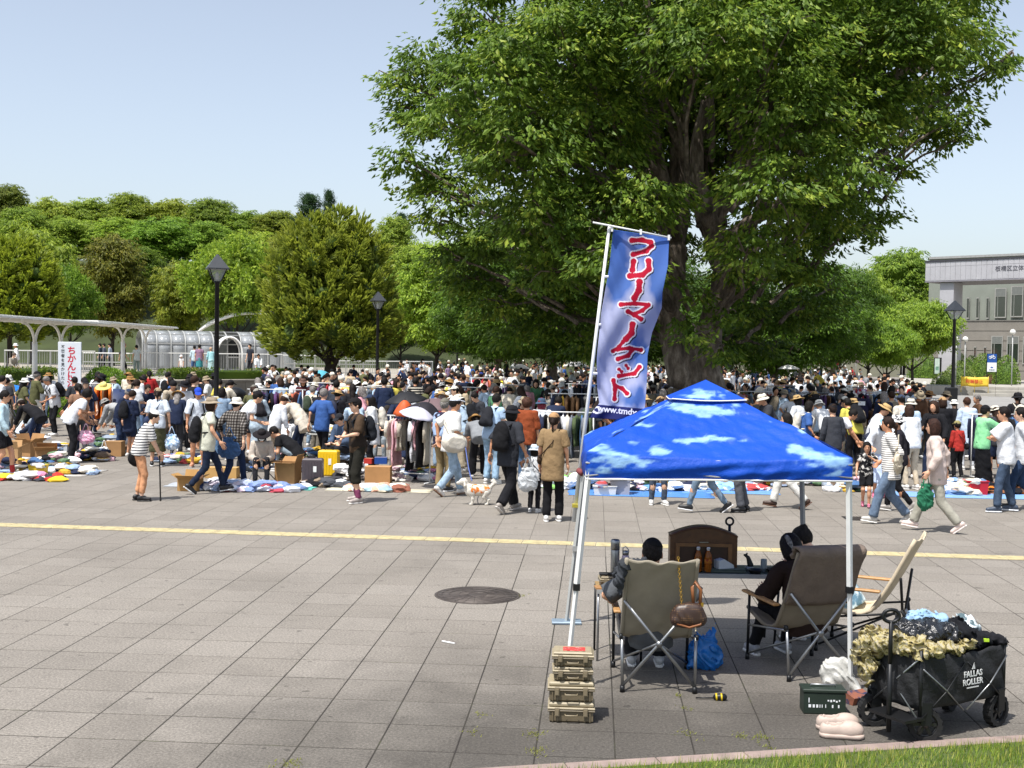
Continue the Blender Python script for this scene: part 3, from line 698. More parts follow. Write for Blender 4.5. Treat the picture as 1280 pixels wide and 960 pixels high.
# zelkovas of the avenue behind the big one
av = [(690, 262, 52, 250, 'avenue tree with low boughs behind the flag', K(.72, .95, .42)), (622, 322, 66, 150, 'avenue tree with dark shade beneath left of the flag', K(.78, 1.05, .45)), (788, 290, 58, 200, 'avenue tree directly behind the great trunk', K(.6, .85, .4)),
  	(968, 300, 48, 190, 'avenue tree with forked trunk right of the great trunk', K(.72, 1.0, .42)), (1040, 322, 66, 130, 'avenue tree behind the small right lamp post', K(.7, .95, .42)), (900, 330, 76, 130, 'far avenue tree seen past the great trunk', K(.6, .85, .4)),
  	(740, 350, 84, 120, 'far avenue tree over the densest crowd', K(.55, .8, .38)), (1000, 350, 86, 110, 'far avenue tree over the right hand crowd', K(.65, .95, .42)), (650, 350, 92, 120, 'farthest avenue tree left of the flag', K(.5, .75, .36))]
Z1 = (simple_trunk(5.6, .3, 31, 3.0, forks=6), crown_mesh('crown', [(l[0], l[1], l[2], l[3], .5) for l in ball_lobes(33, 26, 3.4, 2.6, 5.3, 1.25)], 3.2, 30, .6, .22, ['#46642a', '#557632', '#678b3c', '#7c9f48'], 34, core=.35))
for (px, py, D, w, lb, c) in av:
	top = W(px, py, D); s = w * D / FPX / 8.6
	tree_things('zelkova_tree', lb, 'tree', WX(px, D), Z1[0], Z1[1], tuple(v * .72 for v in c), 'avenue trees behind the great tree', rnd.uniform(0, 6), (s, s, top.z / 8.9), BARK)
# dark wood closing the view below the boughs
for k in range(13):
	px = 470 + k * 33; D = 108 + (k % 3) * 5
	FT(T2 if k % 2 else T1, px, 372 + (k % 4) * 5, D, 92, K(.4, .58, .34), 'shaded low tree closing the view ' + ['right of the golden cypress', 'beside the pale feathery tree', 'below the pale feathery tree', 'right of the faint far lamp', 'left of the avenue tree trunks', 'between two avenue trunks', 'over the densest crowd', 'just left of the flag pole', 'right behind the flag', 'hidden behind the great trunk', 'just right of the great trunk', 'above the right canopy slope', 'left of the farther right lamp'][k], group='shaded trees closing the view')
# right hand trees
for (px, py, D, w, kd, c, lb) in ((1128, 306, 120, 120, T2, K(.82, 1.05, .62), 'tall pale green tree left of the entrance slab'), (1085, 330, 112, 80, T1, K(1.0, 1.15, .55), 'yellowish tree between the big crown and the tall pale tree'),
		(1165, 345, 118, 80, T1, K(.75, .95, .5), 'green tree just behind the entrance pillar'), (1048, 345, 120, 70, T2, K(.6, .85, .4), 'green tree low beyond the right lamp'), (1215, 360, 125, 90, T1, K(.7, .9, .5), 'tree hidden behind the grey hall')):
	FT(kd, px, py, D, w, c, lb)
for (px, py, D, w, c, lb) in ((1085, 372, 84, 84, K(1.1, 1.45, .6), 'layered maple with bright leaves beyond the red stalls'), (1140, 364, 80, 104, K(1.05, 1.25, .66), 'layered maple beside the entrance pillar'), (1050, 384, 92, 62, K(.9, 1.2, .5), 'small layered maple right of the farther right lamp'),
		(1108, 392, 72, 74, K(.95, 1.25, .55), 'low layered maple between two brighter maples')):
	FT(T4, px, py, D, w, c, lb, name='maple_tree')
# ====== TERRACE AND RETAINING WALL (left)
CONC = mat('concrete', '#8f8b84', 0.9, 0, 0.25, 1.2, 20, 0.4, 0.01, 'World')
WPAINT = mat('white_paint', '#efeeea', 0.5, 0, 0.08, 4)
TZ = 0.9
wpts = [WX(-80, 40), WX(60, 47), WX(140, 52), WX(200, 54.5), WX(270, 57), WX(340, 59.5), WX(420, 62), WX(505, 66)]
poly = [(p.x, p.y + 0.2, TZ) for p in wpts] + [(-8, 96, TZ), (-70, 96, TZ), (-45, 40, TZ)]
g = MB(); g.add(poly, [tuple(range(len(poly)))]); struct(g.obj('terrace', mat('terrace_paving', '#a39c90', .9, 0, .2, 1.5, None, coord='World')))
wall = empty('retaining_wall', (0, 0, 0)); tag(wall, 'low curved grey panelled retaining wall beneath the clipped hedge', 'wall')
pn = MB(); pn.box(0.012, 0.868, -0.06, 0.06, -0.05, TZ - .06, 0, None, .01); pme = pn.mesh('wall_panel'); pme.materials.append(CONC)
cp = MB()
path = []
for i in range(len(wpts) - 1):
	a, b = wpts[i], wpts[i + 1]; L_ = (b - a).length; n = max(1, round(L_ / .88))
	for k in range(n): path.append((a.lerp(b, k / n), a.lerp(b, (k + 1) / n)))
for a, b in path:
	an = math.atan2(b.y - a.y, b.x - a.x); o = link('wall_panel', pme, None, wall, a, an); o.scale.x = (b - a).length / .88
cop = MB()
for a, b in path:
	M = Matrix.Translation(a) @ Matrix.Rotation(math.atan2(b.y - a.y, b.x - a.x), 4, 'Z'); cop.box(-.01, (b - a).length + .008, -.12, .12, TZ - .058, TZ + .03, 0, M)
cop.obj('coping', CONC, wall)
BUSHM = colmat('bush_leaf', .6, .12, True)
BUSHC = ['#3f5a22', '#4f6c2b', '#5f7d35', '#6f8c3d']
def bush(name, lab, cat, loc, rx, ry, rz_, pal=BUSHC, dens=16, L=.09, seed=1, group=None, box=False, style='broad', share=False):
	g_ = np.random.default_rng(seed); k = int(dens * 15 * (rx * ry + rx * rz_ + ry * rz_) * 3); k = min(k, 9000)
	d = g_.normal(size=(k, 3)); d /= np.linalg.norm(d, axis=1, keepdims=True); d[:, 2] = np.abs(d[:, 2]) - 0.12
	if box: d = np.sign(d) * np.abs(d) ** .35; 
	nn = fbm(d * 2.5 + seed, 3, seed); P = d * np.array([rx, ry, rz_]) * (0.86 + .2 * nn)[:, None] * (1 - .16 * g_.random(k) ** 2)[:, None]
	P[:, 2] += rz_ * .12
	D = d + g_.normal(size=(k, 3)) * .7; N = d * (1.6 if name == 'round_bush' else .5) + g_.normal(size=(k, 3)) * .5 + [0, 0, .3]
	p_ = np.array([lin(c) for c in pal]); col = p_[g_.integers(0, len(pal), k)] * (.8 + .4 * g_.random(k))[:, None]
	V, F, C = leaves(P, D, N, L * g_.uniform(.6, 1.2, k), L * .5 * g_.uniform(.7, 1.2, k), col)
	iv, jf = ico(); dd = iv.copy()
	if box: dd = np.sign(dd) * np.abs(dd) ** .35
	vv = dd * np.array([rx, ry, rz_]) * (.86 if box else .76); vv[:, 2] = np.maximum(vv[:, 2], -.02) + rz_ * .02
	V = np.concatenate([V, vv]); C = np.concatenate([C, np.tile(p_[0], (len(vv), 1))]); F = np.concatenate([F, np.concatenate([jf, jf[:, 2:3]], 1)[:, [0, 1, 2, 2]] + (len(V) - len(vv))])
	me = bpy.data.meshes.new(name); fl = [tuple(f) if f[2] != f[3] else tuple(f[:3]) for f in F.tolist()]
	me.from_pydata(V.tolist(), [], fl); a_ = me.color_attributes.new('col', 'FLOAT_COLOR', 'POINT')
	a_.data.foreach_set('color', np.concatenate([C, np.ones((len(V), 1))], 1).astype(np.float32).ravel()); me.materials.append(BUSHM if name == 'round_bush' else LEAF)
	o = link(name, me, None, None, loc); tag(o, lab, cat, group, share=share); return o
# hedge on the wall: clipped runs
hd_ = [(205, 58.0, 232, 'left'), (300, 60.5, 355, 'right')]
def hedge(lab, a, b, w, h, seed, z):
	L_ = (b - a).length / 2; c = (a + b) / 2
	o = bush('hedge', lab, 'hedge', (c.x, c.y, z), L_, w, h, dens=9, L=.13, seed=seed, box=True); o.rotation_euler.z = math.atan2(b.y - a.y, b.x - a.x); return o
hedge('long clipped hedge on the curved wall behind the tall left lamp', WX(196, 57.5, TZ), WX(372, 62.5, TZ), .7, .50, 3, TZ)
hedge('short clipped hedge on the wall by the walkway post', WX(158, 57, TZ), WX(190, 57.5, TZ), .6, .42, 4, TZ)
hedge('dark hedge behind the seated old man at far left', WX(-10, 52, TZ), WX(66, 55, TZ), .7, .55, 5, TZ)
bush('bush', 'loose bright green bush beside the white warning sign', 'bush', WX(132, 50.5, .6), 1.0, .9, 1.0, ['#557a30', '#6c9440', '#84ad50'], 14, .14, 6)
bush('bush', 'leafy green bush at the foot of the white warning sign', 'bush', WX(56, 42, 0), 1.35, 1.1, 1.05, ['#4c6d2a', '#66893a', '#7fa34a'], 14, .13, 7)
bush('bush', 'low green bush between wall and blue parasol', 'bush', WX(168, 49, 0), 1.1, .7, .85, ['#557a30', '#6c9440', '#84ad50'], 14, .13, 8)
bush('bush', 'low trailing green shrub in front of the walkway post', 'bush', WX(30, 46, .3), .9, .8, .8, BUSHC, 14, .13, 9)
# covered walk: two roofs on forked posts
def walk_roof(lab, p0, p1, z0, z1, over, posts):
	t = empty('covered_walkway', ((p0 + p1) / 2).xy.to_3d()); tag(t, lab, 'covered walkway', 'covered walkway roofs')
	inv = -((p0 + p1) / 2).xy.to_3d(); d = (p1 - p0); L_ = d.length; d.normalize(); nrm = Vector((-d.y, d.x, 0)); an = math.atan2(d.y, d.x)
	M = Matrix.Translation(p0 + inv) @ Matrix.Rotation(an, 4, 'Z') @ Matrix(((1, 0, 0, 0), (0, 1, 0, 0), ((z1 - z0) / L_, 0, 1, z0), (0, 0, 0, 1)))
	m = MB(); m.box(-over, L_ + over, -1.0, 1.0, 0, .06, 0, M); m.box(-over + .02, L_ + over - .02, -.95, .95, .06, .10, 0, M); m.obj('roof', WPAINT, t)
	nn = int((L_ + 2 * over) / 1.2)
	for k in range(nn):
		m = MB(); x = -over + .3 + k * 1.2; m.box(x, x + .07, -.95, .95, -.07, -.002, 0, M); m.obj('purlin', WPAINT, t)
	for s in posts:
		b = p0 + d * s + inv; zt = z0 + (z1 - z0) * s / L_ - .07; pz = TZ if True else 0
		m = MB(); m.tube([(b.x, b.y, pz - .3), (b.x, b.y, zt - .75)], .105, 10); m.obj('post', WPAINT, t)
		for sg in (-1, 1):
			m = MB(); pts = []
			for k in range(8):
				q_ = k / 7 * PI / 2; pts.append(b + d * (sg * (.06 + 1.35 * (1 - math.cos(q_)))) + Vector((0, 0, zt - .8 + .78 * math.sin(q_))))
			m.tube(pts, .055, 8); m.obj('curved_arm', WPAINT, t)
	return t
wa, wb = WX(-60, 39), WX(108, 54); walk_roof('white flat walkway roof running in from the left edge', wa, wb, 3.42, 3.42, .2, [(WX(32, 47) - wa).length, (WX(68, 50.3) - wa).length])
wa, wb = WX(98, 56), WX(200, 70); walk_roof('white flat walkway roof ending before the glass shelter', wa, wb, 3.55, 3.5, .2, [(WX(150, 62.8) - wa).length, (WX(179, 67) - wa).length])
# arched glazed shelter
GLZ, nt_, b_ = newmat('dusty_glazing'); b_.inputs['Base Color'].default_value = (*lin('#a9adb0'), 1); b_.inputs['Roughness'].default_value = 0.22; b_.inputs['Alpha'].default_value = 0.62; b_.inputs['Specular IOR Level'].default_value = 0.8
LGREY = mat('grey_frame', '#a7a8a6', 0.5, 0.1, 0.08, 4)
sh0, sh1 = WX(178, 76, TZ), WX(368, 80, TZ)
shel = empty('glass_shelter', sh0, math.atan2(sh1.y - sh0.y, sh1.x - sh0.x)); tag(shel, 'long arched glazed passage building behind the white railing', 'shelter')
SL = (sh1 - sh0).length; nb = 11; bw = SL / nb
def sh_prof(t):     # from the front foot over the arch to the back
	if t < .5: return (0, 1.72 * t / .5)
	a = (t - .5) / .5 * PI / 2; return (1.15 * (1 - math.cos(a)) * 1.3, 1.72 + .82 * math.sin(a))
for k in range(nb + 1):
	m = MB(); m.tube([(k * bw, sh_prof(t / 12)[0] - .02, sh_prof(t / 12)[1]) for t in range(13)], .05, 6); m.obj('rib', LGREY, shel)
for k in range(nb):
	if k in (5, 6): continue
	for (a, b) in ((0, .5), (.5, .76), (.76, 1.0)):
		m = MB(); m.sheet(lambda u, v: (k * bw + .04 + u * (bw - .08), *sh_prof(a + .01 + (b - a - .02) * v)), 1, 5, .015); m.obj('pane', GLZ, shel)
for t_ in (.03, .5, .76, 1.0):
	m = MB(); y, z = sh_prof(t_); m.box(0, SL, y - .03, y + .03, z - .035, z + .035); m.obj('rail', LGREY, shel)
m = MB(); m.box(0, SL, 3.4, 3.5, 0, 2.1); m.obj('rear_wall', mat('dim_wall', '#8a8c88', .9), shel)
m = MB(); m.sheet(lambda u, v: (SL * u, 1.5 + v * 2, 2.55 - .5 * v * v), 2, 6, .04); m.obj('rear_roof', GLZ, shel)
# its arched doorway
px0 = 5 * bw; m = MB(); arch = [(px0 + .1, 0), (px0 + .1, 1.2)] + [(px0 + bw - (bw - .1) * math.cos(a * PI / 12), 1.2 + 1.0 * math.sin(a * PI / 12)) for a in range(1, 12)] + [(px0 + 2 * bw - .1, 1.2), (px0 + 2 * bw - .1, 0)]
m.tube([(x, -.9, z) for x, z in arch], .06, 6); m.obj('door_arch', WPAINT, shel)
m = MB(); m.tube([(x, -.02, z) for x, z in arch], .06, 6); m.obj('door_arch', WPAINT, shel)
m = MB(); m.sheet(lambda u, v: (px0 + bw - (bw - .1) * math.cos(u * PI), -.9 + v * .88, 1.2 + 1.0 * math.sin(u * PI)), 12, 1, .02); m.obj('door_hood', GLZ, shel)
m = MB(); m.prism([(px0 + .9, .95), (px0 + .9, 1.6)] + [(px0 + 1.45 - .55 * math.cos(a * PI / 6), 1.6 + .45 * math.sin(a * PI / 6)) for a in range(1, 6)] + [(px0 + 2.0, 1.6), (px0 + 2.0, .95)], .3, .36); m.obj('dark_opening', mat('deep_shade_glass', '#17191b', .3), shel)
m = MB(); m.box(px0 + .85, px0 + 2.05, .2, .28, .86, .93); m.obj('sill', WPAINT, shel)
# great white arch behind
arc = MB(); A0, A1 = W(246, 413, 86), W(352, 413, 86)
for dz in (0, .28):
	pts = []
	for k in range(15):
		u = k / 14; pts.append((A0.x + (A1.x - A0.x) * u * 1.25, 86 + dz * 3, A0.z - .2 + dz * .9 + 1.5 * math.sin(PI * min(1, u * .93)) ** .8))
	arc.tube(pts, .1, 8)
for k in range(3, 12, 2): pass
o = arc.obj('arch', WPAINT); tag(o, 'double white tubular arch curving over the glass shelter', 'arch')
# railings on the terrace
def railing(lab, a, b, z, h=1.15, rails=2, post=1.8, col=LGREY, group='railings on the terrace', bars=.14):
	t = empty('railing', a, math.atan2(b.y - a.y, b.x - a.x)); tag(t, lab, 'railing', group); L_ = (b - a).length
	n = max(1, round(L_ / post))
	for k in range(n + 1):
		m = MB(); m.box(k * L_ / n - .03, k * L_ / n + .03, -.03, .03, z, z + h - .03); m.obj('post', col, t)
	for r_ in range(rails):
		m = MB(); zz = z + h - r_ * (h - .15) / max(1, rails - 1); m.box(-.03, L_ + .03, -.035, .035, zz - .028, zz + .028); m.obj('rail', WPAINT if r_ == 0 else col, t)
	if bars:
		m = MB(); k = 0
		while k * bars < L_: m.box(k * bars - .008, k * bars + .008, -.008, .008, z + .16, z + h - .03); k += 1
		o = m.obj('bars', col, t); o['kind'] = 'stuff'
	return t
railing('white topped railing running in front of the glass shelter', WX(176, 66), WX(352, 69), TZ, 1.2)
railing('white railing seen under the left walkway roof', WX(6, 62), WX(118, 64), TZ, 1.25, 2, 1.2, bars=.12)
railing('double white railing behind the checked shirt man', WX(104, 66.2), WX(176, 66.0), TZ, 1.15, 3)
railing('long white rail beneath the golden cypress', WX(354, 70), WX(470, 72), TZ, 1.15, 3)
railing('far white rail over the crowd right of the middle lamp', WX(424, 76), WX(540, 79), .4, 1.3, 2)
# ====== LAMP POSTS
GLASSL, nt_, b_ = newmat('lamp_glass'); b_.inputs['Base Color'].default_value = (*lin('#c3c9cc'), 1); b_.inputs['Roughness'].default_value = 0.15; b_.inputs['Alpha'].default_value = 0.4
def lamp_post(lab, px, D, top_py, bx=False):
	p = WX(px, D); H = W(px, top_py, D).z
	t = empty('street_lamp', p); tag(t, lab, 'street lamp', 'black street lamps round the plaza')
	m = MB(); m.lathe([(.17, 0), (.17, .05), (.12, .09), (.11, .9), (.085, .95), (.075, 1.3), (.062, H - .86), (.09, H - .84), (.09, H - .8)], 14); m.obj('pole', DARKM, t)
	def ring(z0, w0, z1, w1): return [(-w0, -w0, z0), (w0, -w0, z0), (w0, w0, z0), (-w0, w0, z0), (-w1, -w1, z1), (w1, -w1, z1), (w1, w1, z1), (-w1, w1, z1)]
	fc = [(3, 2, 1, 0), (4, 5, 6, 7), (0, 1, 5, 4), (1, 2, 6, 5), (2, 3, 7, 6), (3, 0, 4, 7)]
	m = MB(); m.add(ring(H - .43, .31, H - .02, .02), fc); m.add(ring(H - .46, .31, H - .432, .31), fc); m.obj('lamp_roof', mat('lamp_roof', '#43464a', .35, .4, .08, 5), t, None, R(20))
	m = MB(); m.add(ring(H - .79, .09, H - .465, .23), fc); m.obj('lamp_shade', GLASSL, t, None, R(20))
	for sx, sy in ((1, 1), (1, -1), (-1, 1), (-1, -1)):
		m = MB(); m.tube([(sx * .1, sy * .1, H - .8), (sx * .24, sy * .24, H - .46)], .016, 5); m.obj('lamp_bar', DARKM, t, None, R(20))
	m = MB(); m.lathe([(.05, H - .76), (.055, H - .6), (.03, H - .52)], 10); m.obj('bulb', mat('white_bulb', '#e9e7e0', .3), t)
	return t
lamp_post('tallest black lamp post standing left before the glass shelter', 270, 35, 317)
lamp_post('black lamp post in front of the golden cypress', 471, 54, 364)
lamp_post('faint far lamp post before the pale feathery tree', 571, 87, 391)
lamp_post('black lamp post before the grey hall and bicycle sign', 1190, 50, 375)
lamp_post('distant lamp post beside the red stalls', 1026, 85, 398)
# bins and label at the lamps
o = MB().box(-.22, .22, -.2, .2, 0, 1.02, 0, None, .04).obj('utility_box', DARKM, None, WX(272, 33.6)); tag(o, 'black box strapped at the foot of the tall left lamp', 'utility box')
o = MB().box(-.16, .16, -.012, .012, 0, .22).obj('warning_label', blotch_mat('label_print', '#e8d24a', '#e9e9e9', 9, .5), None, tuple(WX(272, 33.33, 1.02 + .25) + Vector((0, -.05, -.32)))); tag(o, 'small yellow and white notice on the tall lamp base', 'notice')
o = MB().box(-.2, .2, -.2, .2, 0, 1.3, 0, None, .03).obj('utility_box', DARKM, None, WX(1188, 49.3)); tag(o, 'black box at the foot of the right hand lamp', 'utility box')
t = empty('waste_bin', WX(292, 37)); tag(t, 'black domed waste bin beside the tall left lamp', 'bin')
MB().lathe([(.3, 0), (.36, .1), (.38, .95), (.4, 1.0)], 16).obj('bin_body', DARKM, t); MB().lathe([(.41, 1.002), (.38, 1.15), (.2, 1.28), (0, 1.3)], 16).obj('lid', DARKM, t)
# ====== SIGN WITH JAPANESE WRITING
def text_mesh(txt, size, name='lettering', extrude=0.0015, offset=0.0, align='CENTER', vertical=False, gap=1.0, bold=0.0):
	cu = bpy.data.curves.new(name, 'FONT'); cu.body = '\n'.join(txt) if vertical else txt
	cu.size = size; cu.align_x = align; cu.align_y = 'CENTER'; cu.extrude = extrude; cu.offset = bold; cu.space_line = gap; cu.resolution_u = 3
	ob = bpy.data.objects.new(name, cu); COL.objects.link(ob); dg = bpy.context.evaluated_depsgraph_get(); dg.update()
	me = bpy.data.meshes.new_from_object(ob.evaluated_get(dg)); bpy.data.objects.remove(ob); return me
UP = R(90)
def put_text(txt, size, col, parent, loc, vertical=False, gap=.95, rx=UP, rz=0.0, bold=0.0, name='lettering', extr=.0015):
	me = text_mesh(txt, size, name, extr, vertical=vertical, gap=gap, bold=bold)
	me.materials.clear(); o = link(name, me, mat('print_' + col[1:], col, .7, 0, .02, 5), parent, loc, (rx, 0, rz)); return o
sp = WX(87, 45)
t = empty('warning_sign', sp, R(4)); tag(t, 'tall white sign board with red and black Japanese writing', 'sign')
MB().box(-.42, .42, -.05, .05, .25, 2.62, 0, None, .01).obj('board', mat('sign_white', '#dde3ec', .5, 0, .04, 3), t)
for s in (-.36, .36): MB().box(s - .03, s + .03, -.03, .03, 0, .249).obj('leg', LGREY, t)
put_text('ちかんに注意', .33, '#c8203c', t, (.08, -.0525, 1.52), True, .92, bold=.008)
put_text('不審者を見かけたら一一〇番', .145, '#26262a', t, (-.24, -.0525, 1.42), True, 1.16, bold=.002)
# ====== HALL AND ENTRANCE SLAB (right)
def slab_pts():
	return WX(1153, 92), WX(1290, 86)
s0, s1 = slab_pts(); sd = (s1 - s0).normalized(); sn = Vector((-sd.y, sd.x, 0));  # sn points away from camera
if sn.y < 0: sn = -sn
SA = math.atan2(sd.y, sd.x); zt, zb_ = W(1153, 326, 92).z, W(1153, 352, 92).z
m_, nt_, b_ = newmat('slab_cladding')
tc_ = nt_.nodes.new('ShaderNodeTexCoord'); sp_ = nt_.nodes.new('ShaderNodeSeparateXYZ'); nt_.links.new(tc_.outputs['Object'], sp_.inputs[0])
nt_.links.new(ramp(nt_, noise(nt_, .9, 4), [(.3, lin('#a5a4a8')), (.7, lin('#b3b2b6'))]), b_.inputs['Base Color']); b_.inputs['Roughness'].default_value = .6
SLABM = m_
ent = empty('entrance_portal', s0, SA); tag(ent, 'tall pale entrance portal with slab roof on a big pillar', 'portal')
MB().box(.02, 14, .03, 5.0, zb_ + .01, zt - .12).obj('slab_core', SLABM, ent)
for k in range(34):      # cladding strips, joints between
	pm = MB(); pm.box(k * .4 + .012, k * .4 + .388, -.0, .028, zb_ + .05, zt - .5); pm.box(k * .4 + .012, k * .4 + .388, -.0, .028, zt - .48, zt - .13); pm.obj('panel', SLABM, ent)
MB().box(-.03, 14, -.05, 5.03, zt - .118, zt).obj('roof_edge', mat('dark_edge', '#3d3c42', .5), ent)
MB().box(-.02, 14, -.02, 5, zb_ - .06, zb_ + .008).obj('soffit', mat('soffit', '#8d8a90', .8), ent)
put_text('板橋区立体育館', .42, '#55545c', ent, (6.9, -.012, zt - .83), rz=0.0, extr=.01)
pc = WX(1180, 91.5); rel = pc - s0; lx, ly = rel.dot(sd), 1.0
MB().box(lx - .3, lx + .8, .25, 1.7, -.05, zb_ - .062, 0, None, .05).obj('pillar', SLABM, ent)
# hall behind
WALLU = mat('upper_wall', '#84897f', .8, 0, .1, .8); WALLL = mat('lower_wall', '#817c74', .8, 0, .12, .8)
h0 = WX(1150, 108); hall = empty('grey_hall', h0, SA * .93); tag(hall, 'grey two storey hall with narrow and tall windows', 'building')
ha = SA * .93; hd2 = Vector((math.cos(ha), math.sin(ha), 0))
def hall_x(px, z=3):      # distance along the hall front seen at pixel column px
	lo, hi = -2, 40
	for _ in range(40):
		md = (lo + hi) / 2; p = h0 + hd2 * md
		if pix((p.x, p.y, z))[0] < px: lo = md
		else: hi = md
	return lo
def hall_z(px, py):
	p = h0 + hd2 * hall_x(px); return W(px, py, p.y).z
xl = hall_x(1192) - 2.5; zc = hall_z(1236, 400)
MB().box(xl, 34, .25, 12, zc + .001, 11.2).obj('upper_wall', WALLU, hall); MB().box(xl, 30, .16, 12, -.05, zc - .1).obj('lower_wall', WALLL, hall)
MB().box(xl, 30, .05, 12, zc - .098, zc).obj('string_course', mat('course', '#6f6c66', .8), hall)
MB().box(xl, 30, .1, 12.1, 11.201, 11.4).obj('parapet', mat('course2', '#9a9a98', .8), hall)
zz = zc - .1
for k, dz in enumerate((.85, .85, .85, .85, .85)):
	MB().box(xl, 30, .10, .158, zz - dz + .03, zz - .03).obj('cladding_band', WALLL, hall); zz -= dz
MB().box(xl, 30, .10, .158, -.05, zz - .03).obj('plinth', WALLL, hall)
HGL, nt_, b_ = newmat('hall_glass'); b_.inputs['Base Color'].default_value = (*lin('#2b332c'), 1); b_.inputs['Roughness'].default_value = .08; b_.inputs['Specular IOR Level'].default_value = 1.0
def hwin(x0p, x1p, y0p, y1p, mull=True):
	a, b = hall_x(x0p), hall_x(x1p); zt_, zb2 = hall_z((x0p + x1p) / 2, y0p), hall_z((x0p + x1p) / 2, y1p)
	fw = .08 if mull else .025; f = MB(); f.box(a, b, .02, .098, zb2 - .1, zb2); f.box(a, a + fw, .02, .098, zb2, zt_); f.box(b - fw, b, .02, .098, zb2, zt_); f.box(a, b, .02, .098, zt_, zt_ + .08)
	w_ = f.obj('window', mat('window_frame', '#96958f', .6), hall)
	MB().box(a + fw + .002, b - fw - .002, .03, .095, zb2, zt_).obj('pane', HGL, w_)
	if mull:
		m = MB(); c = a + (b - a) * .28; m.box(c - .03, c + .03, .0, .03, zb2, zb2 + (zt_ - zb2) * .72); m.box(a + .08, b - .08, .0, .03, zb2 + (zt_ - zb2) * .72, zb2 + (zt_ - zb2) * .72 + .06); m.obj('mullion', mat('mullion', '#7d7f78', .5), w_)
		MB().box(a + .085, b - .085, .015, .029, zb2 + (zt_ - zb2) * .73 + .04, zt_ - .01).obj('blind', mat('blind', '#6d706c', .8), w_)
for (a, b, c, d) in ((1241.5, 1256, 361, 396), (1261.5, 1277, 358.5, 395), (1238.5, 1253, 421, 452), (1258, 1273.5, 421, 453), (1278, 1292, 422, 454), (1281, 1296, 357, 394)): hwin(a, b, c, d)
for x in (1195.5, 1206.5, 1218.5, 1231): hwin(x, x + 3.4, 373, 397, False); hwin(x - 1.5, x + 1.6, 434.5, 446, False)
for (px, py) in ((1194, 424), (1205, 424), (1264, 415)):
	t = empty('globe_lamp', WX(px, 82)); tag(t, {1194: 'white globe lamp nearest the entrance pillar', 1205: 'white globe lamp second from the entrance pillar', 1264: 'white globe lamp before the tall hall windows'}[px], 'lamp', 'globe lamps by the hall')
	zg = W(px, py, 82).z; MB().tube([(0, 0, 0), (0, 0, zg - .15)], .04, 6).obj('pole', LGREY, t); MB().lathe([(.02, zg - .2), (.16, zg - .12), (.2, zg), (.14, zg + .14), (.02, zg + .2)], 12).obj('globe', mat('white_bulb'), t)
# road, kerbs and planting at the right
ROADM = mat('road_surface', '#8f8d8a', .9, 0, .12, .6, 60, .3, .006, 'World'); PALE = mat('pale_concrete', '#a7a39a', .9, 0, .15, .9, None, coord='World')
g = MB(); pp = [WX(1150, 44), WX(1190, 38), WX(1420, 34), WX(1420, 79), WX(1260, 80), WX(1150, 81)]
g.add([(p.x, p.y, .004) for p in pp], [tuple(range(6))]); struct(g.obj('road', ROADM))
def kerbrun(name, a, b, w, z0, z1, m=PALE, n=None):
	d = b - a; L_ = d.length; t = empty(name, a, math.atan2(d.y, d.x)); struct(t); n = n or int(L_ / 1.2)
	for k in range(n): MB().box(k * L_ / n + .008, (k + 1) * L_ / n - .008, -w / 2, w / 2, z0, z1, 0, None, .01).obj('kerb_stone', m, t)
kerbrun('road_kerb', WX(1110, 80.4), WX(1217, 79.4), .5, 0, .6); kerbrun('road_kerb', WX(1216, 78.4), WX(1330, 76.5), .5, 0, .2); kerbrun('road_kerb', WX(1216, 79.0), WX(1330, 77.1), .5, 0, .4); kerbrun('road_kerb', WX(1216, 79.6), WX(1330, 77.7), .5, 0, .6)
g = MB(); pp = [WX(1150, 80.2), WX(1216, 79.8), WX(1400, 77.5), WX(1500, 125), WX(1120, 125)]; g.add([(p.x, p.y, .6) for p in pp], [(0, 1, 2, 3, 4)]); struct(g.obj('forecourt', PALE))
kerbrun('road_kerb', WX(1140, 43), WX(1300, 37.5), .3, 0, .05, PALE)
RB = ['#46662a', '#557730', '#658839', '#769a44']
for (px, py, D, rp, rz_, lab) in ((1160, 451, 104, 13, .9, 'small round clipped bush left of the notice board'), (1143, 457, 105, 9, .9, 'half hidden clipped bush at the left of the row'), (1199, 455, 94, 17, .9, 'clipped round bush touching the entrance pillar'),
		(1213, 455, 92, 14, .95, 'clipped round bush second right of the pillar'), (1229, 455, 90, 17, .95, 'clipped round bush just left of the blue bicycle sign'), (1240, 456, 91, 15, .9, 'clipped bush behind the blue bicycle sign'), (1258, 459, 86, 17, 1.05, 'biggest round clipped bush right of the bicycle sign')):
	p = WX(px, D, .6); r_ = rp * D / FPX; H = W(px, py - rp * rz_, D).z - .6
	bush('round_bush', lab, 'bush', p, r_, r_, H / 1.05, RB, 9, .12, px, 'clipped round bushes before the hall')
bush('round_bush', 'loose round shrub in front of the entrance pillar', 'bush', WX(1199, 84, .3), 1.2, 1.1, 1.95, ['#4f6a35', '#66824a', '#7f9a58'], 12, .12, 77)
bush('round_bush', 'loose leafy shrub spreading left of the pillar shrub', 'bush', WX(1183, 83, .3), 1.1, .9, 1.25, ['#4f6a35', '#66824a', '#7f9a58'], 12, .12, 78)
bush('round_bush', 'purple brown low shrub under the bicycle sign', 'bush', WX(1240, 87, .6), .95, .5, .7, ['#5a4438', '#6a5040', '#4a4a30'], 14, .1, 79)
hedge('low green hedge behind the right hand crowd', WX(1070, 72, 0), WX(1150, 71, 0), .8, .85, 12, 0)
hedge('low hedge under the distant red stalls', WX(1000, 88, 0), WX(1072, 80, 0), .8, .7, 13, 0)
